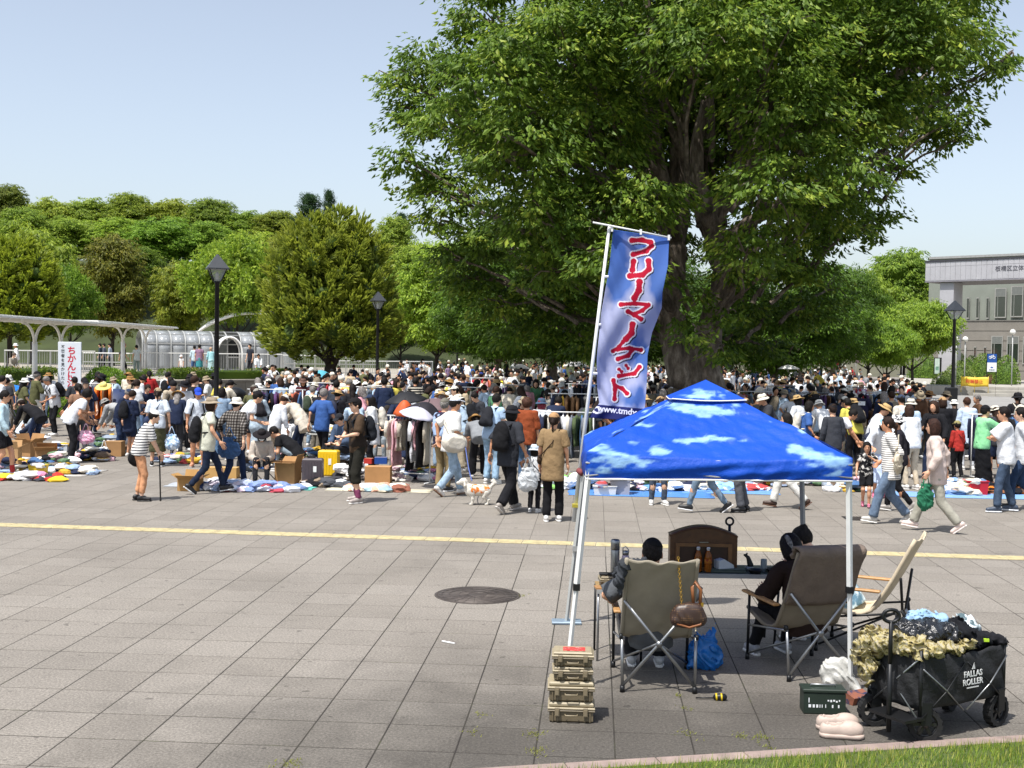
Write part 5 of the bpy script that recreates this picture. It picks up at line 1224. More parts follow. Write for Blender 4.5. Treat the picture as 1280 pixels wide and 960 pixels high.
def dress_up(body, f, spec, h, k, sd, detail=True):
	if spec.get('face', True) and detail:
		E = [('e', f.hc + f.hu * .008 + f.hf * .092 * f.hk + f.hr * s_ * .031, f.hR3, (.013, .009, .007), 0) for s_ in (-1, 1)]
		addmesh('eyes', sdf(E, .005), EYEM, body, (0, 0, 0), k)
		Bq = [('c', f.hc + f.hu * .03 + f.hf * .092 * f.hk + f.hr * s_ * .018, f.hc + f.hu * .032 + f.hf * .083 * f.hk + f.hr * s_ * .046, .0035, .003, 0) for s_ in (-1, 1)]
		addmesh('eyebrows', sdf(Bq, .004), HAIRM, body, '#221a16', k)
		addmesh('mouth', sdf([('e', f.hc - f.hu * .058 * f.hk + f.hf * .091, f.hR3, (.02, .006, .004), 0)], .004), SKIN, body, '#a8604f', k)
	t = spec.get('top')
	if t: o = dict(t[3]) if len(t) > 3 else {}; addmesh(o.pop('nm', 'shirt'), f.shirt(h, seed=sd, **o), t[2] or FAB, body, t[1], k)
	t = spec.get('over')
	if t: o = dict(t[3]) if len(t) > 3 else {}; addmesh(o.pop('nm', 'vest'), f.shirt(h, seed=sd + 5, **o), t[2] or FAB, body, t[1], k)
	t = spec.get('legs')
	if t:
		o = dict(t[3]) if len(t) > 3 else {}
		if t[0] == 'skirt': addmesh('skirt', f.skirt(h, **o), t[2] or FAB, body, t[1], k)
		else: addmesh(t[0], f.trousers(h, seed=sd, **o), t[2] or FAB, body, t[1], k)
	c = spec.get('shoes')
	if c:
		for a, d in ((f.aL, f.fL), (f.aR, f.fR)):
			so = addmesh('shoe', f.shoe(a, d, .018 if detail else .02), SHOEM, body, c[0], k)
			if len(c) > 1 and detail: addmesh('sole', f.sole(a, d, .018), PLAS, so, c[1], k)
	if spec.get('socks'):
		for a, b in ((f.kL, f.aL), (f.kR, f.aR)): addmesh('sock', sdf([('c', b + (a - b) * .04, b + (a - b) * .28, .046, .049, 0)], .012), FAB, body, spec['socks'], k)
	c = spec.get('hair')
	if c: addmesh('hair', f.hair(.016 if detail else .018, c[0]), HAIRM, body, c[1], k)
	c = spec.get('hat')
	if c: addmesh('hat', f.cap(.011 if detail else .015, c[0]), c[2] if len(c) > 2 else FAB, body, c[1], k)
	if spec.get('mask'): addmesh('mask', f.mask(.009), FAB, body, '#e9ecee', k)
	c = spec.get('pack')
	if c: addmesh('backpack', f.backpack(.018 if detail else .024, *(c[1:] if len(c) > 1 else ())), FAB, body, c[0], k)
	c = spec.get('sbag')
	if c: addmesh('shoulder_bag', f.shoulder_bag(.016 if detail else .022, **(c[1] if len(c) > 1 else {})), FAB, body, c[0], k)
def mat4(body): return Matrix.Translation(body.location) @ Matrix.Rotation(body.rotation_euler.z, 4, 'Z')
def held(body, f, v): return mat4(body) @ (Vector(v) * f.k)
def soft_bag(name, lab, cat, top, w, d, hgt, color, m=None, handles=True, rz=0.0, seed=1, m_handle=None):
	"""a limp bag hanging from a hand at point top"""
	t = empty(name, top, rz); tag(t, lab, cat); hl = .12 if handles else 0
	c = V3(0, 0, -hl - hgt / 2)
	P = [('e', c - V3(0, 0, hgt * .12), I3, (w / 2, d / 2, hgt * .42), .03), ('c', c + V3(-w * .25, 0, hgt * .36), c + V3(w * .25, 0, hgt * .36), .02, .02, .06), ('c', c + V3(-w * .22, 0, -hgt * .3), c + V3(w * .22, 0, -hgt * .3), d * .42, d * .42, .04)]
	addmesh('bag_body', sdf(P, .012, wr=.012, seed=seed, wf=2.6), m or FAB, t, color)
	if handles:
		P = []
		for s_ in (-1, 1): P += [('c', V3(s_ * w * .2, s_ * .008, -hl - .04), V3(s_ * .012, 0, 0), .009, .009, .004)]
		addmesh('handle', sdf(P + [('c', V3(-.012, 0, 0), V3(.012, 0, 0), .010, .010, .004)], .009), m_handle or m or FAB, t, color)
	return t
# ====== PEOPLE OF THE FRONT ROWS
FACE = {'away': 0, 'right': R(-90), 'left': R(90), 'cam': R(180)}
def fc(a): return FACE[a] if isinstance(a, str) else R(a)
def walk(s=.26, ph=1, lean=5, armsw=.16, **kw):
	d = dict(hip=(0, 0, .915), lean=lean, al=(-.075, s * ph, .10 if ph > 0 else .155), ar=(.075, -s * ph, .155 if ph > 0 else .10), fpl=(-8 if ph > 0 else 38), fpr=(38 if ph > 0 else -8),
 			wl=(-.26, -armsw * ph + .03, .93), wr=(.26, armsw * ph + .03, .93)); d.update(kw); return d
def stand(**kw):
	d = dict(al=(-.11, .03, .09), ar=(.11, -.03, .09), fl=-12, fr=12); d.update(kw); return d
def bent(a=50, **kw):
	d = dict(hip=(0, -.16, .90), lean=a * .7, bend=a * .3, al=(-.12, .02, .09), ar=(.12, 0, .09), wl=(-.14, .55, .55), wr=(.16, .58, .58), hp=5); d.update(kw); return d
def sitc(z=.44, **kw):
	d = dict(hip=(0, 0, z), lean=8, al=(-.12, .42, .09), ar=(.12, .46, .09), kl=(0, .5, 1), kr=(0, .5, 1), wl=(-.12, .38, .52 + z - .44), wr=(.12, .40, .52 + z - .44), hp=18); d.update(kw); return d
def squat(**kw):
	d = dict(hip=(0, -.14, .26), lean=32, bend=10, al=(-.14, .06, .09), ar=(.14, .10, .09), kl=(-.4, 1, .6), kr=(.4, 1, .6), wl=(-.12, .42, .38), wr=(.14, .45, .42), hp=10); d.update(kw); return d
def gsit(**kw):
	d = dict(hip=(0, 0, .13), lean=18, bend=8, al=(-.16, .52, .08), ar=(.16, .46, .08), kl=(-.4, .3, 1), kr=(.4, .3, 1), wl=(-.12, .40, .45), wr=(.12, .42, .45), hp=22); d.update(kw); return d
DENIM = mat('denim', None, .85, 0, .25, 16, 18, .6, .012, spec=.2)
BLACK, NAVY, WHITE_, BEIGE = '#1d1d21', '#222c42', '#dedede', '#c9bda6'
HB, HD = '#1a1513', '#3a261c'
SH_W, SH_B = ('#d8d6d2', '#e6e4e0'), ('#1a1a1c', '#d8d8d8')
PEO = {}
def Hh(key, px, py, face, lab, pose, H=1.68, h=.0245, **spec):
	b, f = person(lab, G(px, py), fc(face), dict(pose, H=H), spec, h); PEO[key] = (b, f); return b, f
# --- left
Hh('edge', 1, 597, -80, 'person in pale blue long sleeves and black shorts cut by the left edge', walk(.2), 1.66, top=('s', '#b9d2dc', FAB, dict(sleeve=1.9, loose=.03)), legs=('shorts', BLACK, FAB, dict(length=.38, loose=.03)), shoes=('#c9b9ae', '#e6e4e0'), socks='#b23a3a', hair=('short', HB))
Hh('blucrouch', 33, 551, -60, 'beige capped person crouching with a bright blue bag among the heaps', squat(), 1.64, top=('s', '#cfdbe4', FAB, dict(sleeve=.8)), legs=('trousers', NAVY, DENIM), shoes=SH_W, hair=('short', HB), hat=('cap', '#d6c6ae'))
b, f = Hh('pinkbag', 88, 579, -55, 'black haired person in white tee and black trousers with pink bag', stand(lean=22, bend=18, wl=(-.2, .42, 1.08), wr=(.1, .3, .92)), 1.68, top=('s', '#d9dce2', FAB, dict(loose=.035)), legs=('trousers', BLACK, FAB, dict(wide=.025)), shoes=('#c8beb4', '#8a5a48'), hair=('curly', HB))
soft_bag('tote_bag', 'pink patterned tote bag held by the bending person in white', 'bag', held(b, f, f.wR) + Vector((0, 0, -.06)), .36, .12, .3, '#d79ab4', blotch_mat('pink_print', '#d48fae', '#e4c3d4', 18, .5), True, R(10))
Hh('brownb', 100, 570, 35, 'person in dusty brown tee behind the pink bag holder', stand(lean=15, wl=(-.15, .3, 1.0)), 1.66, top=('s', '#8b6a55', FAB), legs=('trousers', '#4a4b50', FAB), shoes=SH_W, hair=('tail', HB))
Hh('greybend', 150, 562, 70, 'person in grey long sleeves bending deeply over the goods', bent(80, wl=(-.1, .62, .42), wr=(.12, .66, .45)), 1.66, top=('s', '#a3a4a4', FAB, dict(sleeve=1.95, loose=.035)), legs=('trousers', '#a6a6a3', FAB, dict(wide=.02)), shoes=SH_W, hair=('short', HB), hat=('bucket', '#8d8b86'))
b, f = Hh('cane', 174, 626, -72, 'elderly woman in striped top and orange trousers leaning on a cane', stand(lean=16, bend=10, H=1.52, girth=1.12, wr=(.10, .34, .86), wl=(-.02, .36, .88), al=(-.1, -.04, .09), ar=(.1, .04, .09)), 1.52, top=('s', '#dddddd', STRIPE_BW, dict(sleeve=.95, loose=.03)), legs=('trousers', '#d39a72', FAB, dict(length=.93, loose=.02)), shoes=('#19191b', '#101012'), hair=('short', HB), hat=('cap', '#e3e1db'), sbag=('#18181a', dict(sg=-1, drop=.9, size=(.16, .05, .16))))
p = held(b, f, f.wR); t = empty('walking_cane', (p.x + .02, p.y, 0)); tag(t, 'thin dark walking cane held by the elderly woman in orange trousers', 'cane')
m = MB(); m.tube([(0.02, 0, .01), (0, 0, p.z - .06), (0, 0, p.z - .03), (-.03, -.01, p.z - .01), (-.08, -.03, p.z - .02)], .012, 8); m.obj('shaft', DARKM, t); MB().lathe([(.016, 0), (.016, .04), (.012, .045)], 10).obj('rubber_tip', mat('rubber', '#141414', .8), t, (.02, 0, 0))
b, f = Hh('greenskirt', 196, 583, 8, 'person in white shirt and olive apron skirt carrying a blue printed bag', stand(lean=8, wr=(.26, .06, .92)), 1.64, top=('s', '#ccd5e0', FAB, dict(sleeve=.85, loose=.035)), legs=('skirt', '#4d4d36', FAB, dict(z1=.32, flare=.06)), shoes=('#17171a', '#e2e2e0'), hair=('tail', '#2b201b'), hat=('cap', '#a08d72'), sbag=('#2f3a55', dict(sg=-1)))
soft_bag('plastic_bag', 'blue and white plastic bag hanging from the olive skirted person', 'bag', held(b, f, f.wR) + Vector((.05, -.02, -.05)), .34, .16, .36, '#9fb8d6', blotch_mat('bag_print', '#8fadd0', '#d7e2ee', 14, .52), True)
Hh('beigecard', 213, 558, -150, 'person in beige cardigan and black hat looking down near the tall lamp', stand(lean=12, bend=14, wl=(-.1, .32, 1.05), wr=(.1, .32, 1.02)), 1.7, top=('s', '#b7aa96', FAB, dict(sleeve=1.95, loose=.04, hem=.22)), legs=('trousers', '#4b4038', FAB, dict(wide=.03)), shoes=('#1b1a1b', '#1b1a1b'), hair=('short', HB), hat=('beanie', '#1b1a1c'), pack=('#1c1b1d', .9))
Hh('bluecap', 247, 584, -165, 'young person in bright blue cap, loose white tee and brown shorts', stand(lean=8, hp=18), 1.68, top=('s', '#d9e0ea', FAB, dict(sleeve=.95, loose=.05, hem=.18)), legs=('shorts', '#b09f95', FAB, dict(length=.45, loose=.03)), shoes=('#c98f70', '#c2bcb6'), hair=('short', HB), hat=('cap', '#2747b4'), pack=('#1c1c22', .8))
Hh('buckethat', 259, 617, -70, 'striding person in wide beige hat, cream tee and black backpack', walk(.30, 1, 4), 1.68, top=('s', '#d5d6c4', FAB, dict(loose=.035, hem=.16)), legs=('trousers', '#1f2a3f', DENIM), shoes=SH_B, hair=('bob', HD), hat=('wide', '#998b78'), pack=('#1b1b1e', 1.05, .08))
b, f = Hh('whitehat', 292, 613, -15, 'walking person in white hat and grey checked shirt with denim tote', walk(.26, -1, 6, wl=(-.26, .05, 1.0)), 1.66, top=('s', '#77716c', CHECK_GR, dict(sleeve=1.6, loose=.035)), legs=('trousers', '#1f2b45', DENIM), shoes=('#17171a', '#17171a'), hair=('short', HB), hat=('bucket', '#e2dcd0'))
soft_bag('denim_tote', 'big blue denim tote on the arm of the white hatted walker', 'bag', held(b, f, f.mid + V3(-.02, -.16, .02)), .42, .14, .42, '#3c5a84', DENIM, True, R(-10), 4)
Hh('denimbag', 277, 575, 20, 'person with denim shoulder bag half hidden behind the white hatted walker', stand(), 1.62, top=('s', '#8aa0b8', DENIM, dict(sleeve=.8)), legs=('trousers', '#5b7899', DENIM), shoes=SH_W, hair=('bob', HB))
Hh('blackcapwhite', 299, 590, -70, 'black capped person in white tee with dark sling bending forward', stand(lean=24, bend=14, wl=(-.15, .4, 1.0), wr=(.12, .42, 1.0)), 1.74, top=('s', '#dcdfe4', FAB, dict(loose=.04)), legs=('trousers', '#26262b', FAB), shoes=SH_B, hair=('short', HB), hat=('cap', '#1c1a1e'), sbag=('#252024', dict(sg=1, size=(.12, .05, .1))))
Hh('overall', 323, 578, 25, 'person in light denim dress with black crossed bag straps, seen from behind', stand(lean=14, bend=8, wr=(.2, .36, 1.0)), 1.64, top=('s', '#a9b9c6', DENIM, dict(sleeve=1.7, loose=.03, dress=.14, flare=.05)), shoes=SH_W, hair=('short', HB), hat=('cap', '#97938a'), pack=('#222024', .75, .05))
Hh('creamblouse', 371, 578, 62, 'person in creased cream blouse and tan cap leaning over a table', bent(46, wl=(-.1, .55, .8), wr=(.12, .58, .82)), 1.68, top=('s', '#cfc6b6', FAB, dict(sleeve=1.9, loose=.045, hem=.2, wr=.007)), legs=('trousers', NAVY, DENIM), shoes=SH_W, hair=('tail', HD), hat=('cap', '#c6a684'))
Hh('blackseat', 372, 590, 75, 'man in black tee and grey jeans sitting low and leaning forward', sitc(.36, lean=42, bend=14, wl=(-.12, .55, .38), wr=(.14, .5, .42)), 1.74, top=('s', '#1b1b1e', FAB, dict(loose=.035)), legs=('trousers', '#8b99a3', DENIM), shoes=SH_W, hair=('short', HB))
Hh('maskseat', 327, 603, 190, 'seated vendor in wide black hat, white mask and beige jacket', sitc(.34, lean=14, wl=(-.1, .34, .5), wr=(.1, .36, .5)), 1.58, top=('s', '#bcb0a3', FAB, dict(sleeve=1.9, loose=.04)), legs=('trousers', '#27272b', FAB), shoes=SH_B, hair=('bob', HB), hat=('wide', '#1f1b1e'), mask=True)
Hh('blueseat', 431, 588, 150, 'seated older man in blue shirt and dark cap between stalls', sitc(.44, lean=14, wl=(-.1, .36, .6), wr=(.12, .38, .58)), 1.7, top=('s', '#4a5a73', FAB, dict(sleeve=1.8, loose=.04)), legs=('trousers', '#2b2c33', FAB), shoes=SH_B, hair=('short', HB), hat=('cap', '#25272d'))
Hh('browntee', 447, 628, 120, 'man in brown tee, black cap and cropped trousers with backpack', stand(lean=3, wl=(-.04, .26, 1.1), wr=(.10, .28, 1.02), al=(-.15, .05, .09), ar=(.13, -.05, .09), pl=(-1, -.6, 0), pr=(1, -.6, 0)), 1.72, top=('s', '#4b3b2c', FAB, dict(sleeve=.95, loose=.035)), over=('v', '#2b241f', FAB, dict(vest=True, loose=.042, hem=.02)), legs=('trousers', '#23221c', FAB, dict(length=.72, loose=.035, wide=.02)), shoes=('#a59b95', '#d9d5d0'), socks='#7c3d5c', hair=('short', HB), hat=('cap', '#1b191a'), pack=('#1d2026', .9))
Hh('vestman', 553, 613, -28, 'older man in navy vest and khaki trousers, hands behind his back', stand(lean=3, wl=(.0, -.19, .96), wr=(.03, -.2, .94), pl=(-1, -.5, 0), pr=(1, -.5, 0)), 1.66, girth=None) if False else Hh('vestman', 553, 614, -28, 'older man in navy vest and khaki trousers, hands behind his back', stand(lean=3, girth=1.12, wl=(.0, -.22, .96), wr=(.03, -.23, .94), pl=(-1, -.5, 0), pr=(1, -.5, 0)), 1.66, top=('s', '#8ea2c0', FAB, dict(sleeve=1.7, loose=.025)), over=('v', '#322f42', FAB, dict(vest=True, loose=.04, hem=.08)), legs=('trousers', '#93815f', FAB, dict(loose=.025, wide=.015)), shoes=SH_B, hair=('short', '#8a8680'), hat=('cap', '#6d6a60'))
b, f = Hh('leashman', 562, 620, -62, 'white capped man in white tee with a large cream shoulder bag', walk(.24, 1, 6, wl=(-.2, -.14, .98), wr=(.10, .22, 1.0)), 1.74, top=('s', '#dddcd8', FAB, dict(sleeve=.95, loose=.045, hem=.16)), legs=('trousers', '#9db4c8', DENIM, dict(wide=.02)), shoes=('#d9d4cc', '#7a5a44'), hair=('short', HB), hat=('cap', '#d3d9e4'), sbag=('#cfc8ba', dict(sg=1, drop=.3, size=(.24, .09, .17), back=.02, strapr=.016)))
leash_from = held(b, f, f.wR)
Hh('polo', 613, 605, -30, 'dark haired man with glasses in pale blue polo looking at his hand', stand(lean=8, bend=12, wl=(-.12, .34, 1.12), wr=(.08, .34, 1.14)), 1.74, top=('s', '#a9c2dc', FAB, dict(loose=.035)), legs=('trousers', '#9bb9d2', DENIM, dict(wide=.02)), shoes=SH_W, hair=('short', HB), pack=('#25262b', .85))
b, f = Hh('hat_black', 634, 641, -38, 'walking person in black bucket hat, charcoal tee and wide black trousers', walk(.27, 1, 6, wr=(.28, .1, .94)), 1.7, top=('s', '#2f3137', FAB, dict(sleeve=1.05, loose=.045, hem=.18)), legs=('trousers', '#1a1a1e', FAB, dict(wide=.05)), shoes=('#a29a92', '#c9c4be'), hair=('bob', HB), hat=('bucket', '#1e1f24'), pack=('#17171a', 1.05))
soft_bag('plastic_bag', 'bulging white plastic bag carried by the black bucket hat walker', 'bag', held(b, f, f.wR) + Vector((.03, -.03, -.05)), .32, .17, .40, '#d9dde0', mat('thin_plastic', None, .35, 0, .06, 9, 16, .7, .02, spec=.5, trans=.35), True, 0, 9)
Hh('rust', 657, 604, -5, 'curly brown haired person in loose rust coloured top and blue jeans', stand(lean=4), 1.64, top=('s', '#8a4426', FAB, dict(sleeve=1.2, loose=.065, hem=.16, wr=.007)), legs=('trousers', '#4d6684', DENIM), shoes=SH_W, hair=('curly', '#4d3023'))
Hh('child', 667, 640, -15, 'small child in white bucket hat and black trousers holding a hand', stand(wl=(-.34, .05, 1.15), headk=1.28, lean=2), 1.04, .016, child=True, top=('s', '#c9ccd0', blotch_mat('speckled_tee', '#d5d7d9', '#7c8087', 22, .56), dict(loose=.04)), legs=('trousers', BLACK, FAB, dict(loose=.03)), shoes=SH_W, hair=('bob', HB), hat=('bucket', '#cfdbe6'), sbag=('#24242a', dict(sg=1, size=(.12, .05, .08))))
Hh('bluehat', 676, 598, 5, 'person in slate blue bucket hat and white top beside the clothes rack', stand(lean=6), 1.6, top=('s', '#dfe4e8', FAB, dict(sleeve=1.6, loose=.05, hem=.2)), legs=('trousers', '#5a6b80', DENIM), shoes=SH_W, hair=('bob', '#7d2d3a'), hat=('bucket', '#42546c'))
Hh('khaki', 690, 652, -12, 'woman in tan cap and long khaki tee with a ponytail and white shoes', stand(lean=2, al=(-.09, -.03, .09), ar=(.1, .05, .09), fr=-20), 1.62, top=('s', '#8e7656', FAB, dict(sleeve=.8, loose=.045, hem=.28)), legs=('trousers', '#141417', FAB, dict(wide=.03)), shoes=SH_W, hair=('tail', '#2a1c16'), hat=('cap', '#ad8760'), sbag=('#3a2c22', dict(sg=-1, size=(.09, .04, .08))))
# --- legs seen under the canopy
Hh('under_a', 822, 631, 185, 'person in blue jeans and white sneakers just behind the canopy', stand(), 1.6, top=('s', '#cfd6dc', FAB), legs=('trousers', '#4e5a6c', DENIM), shoes=SH_W, hair=('short', HB))
Hh('under_b', 884, 641, 80, 'striding person in faded jeans and black sneakers behind the canopy', walk(.32, 1), 1.62, top=('s', '#6b7079', FAB), legs=('trousers', '#72869a', DENIM), shoes=SH_B, hair=('short', HB))
Hh('under_c', 929, 640, 75, 'person in dark grey trousers and black shoes behind the canopy', stand(), 1.62, top=('s', '#3e4148', FAB), legs=('trousers', '#54565c', FAB, dict(wide=.03)), shoes=('#17171a', '#202022'), hair=('short', HB))
Hh('under_d', 986, 636, 80, 'person in white trousers and brown sandals walking behind the canopy', walk(.28, -1), 1.6, top=('s', '#b9b2a8', FAB), legs=('trousers', '#dcdad4', FAB, dict(wide=.03)), shoes=('#3a2418', '#5a3a28'), hair=('bob', HB))
# --- right
Hh('girl', 1082, 634, 165, 'small girl in black floral top and bright pink shoes', walk(.12, 1, 3, headk=1.28, wl=(-.1, .22, 1.35)), 1.08, .016, child=True, top=('s', '#222226', FLORAL, dict(loose=.03)), legs=('shorts', '#17171a', FAB, dict(length=.4, loose=.035)), shoes=('#d6708a', '#e39ab0'), hair=('bun', HB))
Hh('girlmum', 1100, 622, 170, 'person in pale printed hat and white top bending beside the small girl', stand(lean=26, bend=14, wl=(-.12, .4, .9), wr=(.2, .42, 1.0)), 1.56, top=('s', '#dfe4ea', FAB, dict(sleeve=1.3, loose=.05)), legs=('skirt', '#b9c8e4', FAB, dict(z1=.3, flare=.08)), shoes=('#d86f8c', '#e9a9b9'), hair=('bob', HB), hat=('bucket', '#bcd8e2', blotch_mat('hat_print', '#9cc7d6', '#eef2f4', 16, .5)))
b, f = Hh('striped', 1112, 655, 78, 'woman in black and white striped tee and blue jeans with a cream tote', walk(.27, 1, 4, wl=(-.14, .02, .95), wr=(.22, .14, .98)), 1.64, top=('s', '#e8e8e8', STRIPE_THIN, dict(sleeve=1.1, loose=.05, hem=.2)), legs=('trousers', '#6b7d94', DENIM, dict(wide=.035)), shoes=('#bdb9b2', '#e4e2dd'), hair=('tail', '#2c1d16'))
soft_bag('cream_tote', 'limp cream cloth tote on the shoulder of the striped tee woman', 'bag', held(b, f, f.sL + V3(-.03, -.12, .05)), .36, .10, .46, '#d2c8b2', None, True, R(60), 5)
b, f = Hh('pinkblouse', 1169, 665, 68, 'woman with brown bob in pale pink blouse and light grey trousers', walk(.33, -1, 4, wl=(-.26, .1, .93), wr=(.28, -.12, .93)), 1.66, top=('s', '#d3c1b8', FAB, dict(sleeve=1.85, loose=.045, hem=.2, wr=.006)), legs=('trousers', '#a8a598', FAB, dict(wide=.03)), shoes=('#dcc9c0', '#e6dad4'), hair=('bob', '#3b241c'))
soft_bag('green_bag', 'flat dark green bag held by the pale pink blouse woman', 'bag', held(b, f, f.wL) + Vector((-.02, .05, -.02)), .30, .08, .42, '#2f7355', None, True, R(20), 6)
Hh('darkbehind', 1124, 640, 75, 'dark dressed person walking just behind the striped tee woman', walk(.2, -1), 1.6, top=('s', '#26242b', FAB, dict(sleeve=1.8)), legs=('trousers', '#17171b', FAB), shoes=('#9a948e', '#dad8d4'), hair=('short', HB), hat=('bucket', '#e1e0dc', blotch_mat('hat_spots', '#ececea', '#3a3a40', 16, .52)))
Hh('whitemid', 1139, 612, 20, 'person in crisp white top and floral hat facing the stalls', stand(lean=10), 1.62, top=('s', '#e2e4e6', FAB, dict(sleeve=1.7, loose=.045)), legs=('trousers', '#c9b9a0', FAB), shoes=SH_W, hair=('bob', HD))
Hh('yellow', 1068, 590, 20, 'person in yellow shirt with a large black backpack', stand(lean=22, bend=12, wr=(.14, .42, 1.0)), 1.68, top=('s', '#cfc65c', FAB, dict(sleeve=1.7, loose=.045)), legs=('trousers', '#17171c', FAB, dict(wide=.03)), shoes=('#1b1b1e', '#d8d8d8'), hair=('short', HB), pack=('#1a1b1f', 1.1))
Hh('whitebend', 1046, 596, -100, 'person in white tee with black straps bending by the yellow shirt', bent(52), 1.64, top=('s', '#dcdde2', FAB, dict(loose=.03)), legs=('trousers', '#2b2d34', FAB), shoes=SH_B, hair=('short', HB), sbag=('#202024', dict(sg=1, size=(.1, .05, .1))))
Hh('redchild', 1197, 598, 15, 'child in khaki cap and red sweater with a black waist bag', stand(headk=1.2, lean=6), 1.18, .017, child=True, top=('s', '#a8322c', FAB, dict(sleeve=1.8, loose=.035)), legs=('trousers', '#1d1d20', FAB, dict(loose=.03)), shoes=SH_B, hair=('short', HB), hat=('cap', '#8c8458'), sbag=('#19191c', dict(sg=1, size=(.12, .05, .1), back=.12)))
Hh('green', 1226, 612, -75, 'person in mint green tee, black cap and black skirt reaching out', stand(wr=(.12, .50, 1.22), wl=(-.1, .4, 1.15)), 1.62, top=('s', '#8fd69a', FAB, dict(sleeve=1.0, loose=.04)), legs=('skirt', '#151518', FAB, dict(z1=.12, flare=.05)), shoes=('#1b1b1e', '#1b1b1e'), hair=('short', HB), hat=('cap', '#16171b'))
Hh('armscross', 1256, 640, 74, 'man in white tee and rolled blue jeans, arms folded, standing at right', stand(wl=(.12, .22, 1.18), wr=(-.10, .24, 1.2), pl=(-1, .2, -.3), pr=(1, .2, -.3), al=(-.14, .14, .09), ar=(.12, -.14, .1), lean=3), 1.74, top=('s', '#dfe2e6', FAB, dict(sleeve=.9, loose=.05, hem=.15)), legs=('trousers', '#46566c', DENIM, dict(wide=.02)), shoes=('#3a4658', '#dfe3e8'), hair=('short', '#1b1412'))
Hh('rightedge', 1279, 638, 70, 'second man in white tee beside the folded arms man at the edge', walk(.2, 1), 1.74, top=('s', '#dfe2e6', FAB, dict(sleeve=.95, loose=.05, hem=.15)), legs=('trousers', '#2c405f', DENIM), shoes=SH_B, hair=('short', HB))
Hh('paleblue', 1209, 588, 5, 'person in long pale blue shirt seen from behind near the prams', stand(lean=8), 1.64, top=('s', '#bfd0e4', FAB, dict(sleeve=1.8, loose=.05, hem=.35, wr=.006)), legs=('trousers', '#c9cdd4', FAB), shoes=SH_W, hair=('short', '#4a2f22'))
Hh('blackdress', 1178, 592, 12, 'person in long black dress and tan hat by the red sweater child', stand(lean=4), 1.66, top=('s', '#18181c', FAB, dict(sleeve=1.6, loose=.055, dress=.2, flare=.06)), shoes=('#17171a',), hair=('bob', HD), hat=('cap', '#a98862'))
Hh('strawgrey', 1152, 570, -60, 'person in brown straw hat and pale grey tee with arms forward', stand(lean=20, wl=(-.1, .5, 1.1), wr=(.12, .48, 1.1)), 1.7, top=('s', '#bcc0c4', FAB, dict(sleeve=1.0, loose=.045)), legs=('trousers', '#8b7d68', FAB), shoes=SH_W, hair=('short', HD), hat=('straw', '#8f6a42'))
Hh('denimcap', 1128, 585, 20, 'person in slate cap and cream vest behind the striped tee woman', stand(lean=8), 1.66, top=('s', '#ddd6c8', FAB, dict(sleeve=1.2, loose=.05)), legs=('trousers', '#b5ac9c', FAB), shoes=SH_W, hair=('short', HB), hat=('cap', '#38455c'))
Hh('stripeback', 519, 545, 10, 'person in black top with cream stripes in the middle of the crowd', stand(lean=14), 1.7, top=('s', '#1b1c20', STRIPE_DK, dict(loose=.045)), legs=('trousers', '#2c2c31', FAB), shoes=SH_B, hair=('short', HB))
Hh('navytall', 480, 560, 15, 'tall person in long navy jacket standing at the white rack', stand(lean=6), 1.8, top=('s', '#1f2a44', FAB, dict(sleeve=1.9, loose=.05, hem=.4)), legs=('trousers', '#1d1f28', FAB), shoes=SH_B, hair=('short', HB))
Hh('blacksit', 488, 575, 150, 'seated person in black tee reading beside the umbrellas', sitc(.5, wl=(-.1, .36, .72), wr=(.1, .36, .72)), 1.68, top=('s', '#1a1a1e', FAB, dict(loose=.04)), legs=('trousers', '#8e979e', DENIM), shoes=SH_B, hair=('short', HB), hat=('cap', '#2e2a26'))
Hh('dkshirt', 417, 560, -20, 'dark haired man in charcoal patterned shirt in profile', stand(lean=6, bend=8, hy=30, wr=(.16, .3, 1.0)), 1.72, top=('s', '#353a44', FAB, dict(sleeve=1.0, loose=.05, hem=.18)), legs=('trousers', '#23252b', FAB), shoes=SH_B, hair=('short', HB))
Hh('darkhair', 440, 562, 5, 'long haired person in black seen from behind left of the brown tee man', stand(lean=4), 1.64, top=('s', '#202024', FAB, dict(sleeve=1.6, loose=.045)), legs=('trousers', '#2a2a2e', FAB), shoes=SH_B, hair=('long', '#1b1412'))
Hh('maroon', 379, 545, 180, 'person in maroon dress and brown hat holding a small baby', stand(wl=(.04, .24, 1.14), wr=(-.02, .26, 1.04)), 1.64, top=('s', '#4b2328', FAB, dict(sleeve=1.6, loose=.06, dress=.3, flare=.04)), shoes=('#2a2022',), hair=('long', HB), hat=('bucket', '#6a5148'))
Hh('redshirt', 601, 520, 5, 'person in bright red shirt and blue cap in the middle of the crowd', stand(lean=10), 1.66, top=('s', '#b3222c', FAB, dict(loose=.05)), legs=('trousers', '#25303f', DENIM), shoes=SH_B, hair=('short', HB), hat=('cap', '#2a3f8f'))
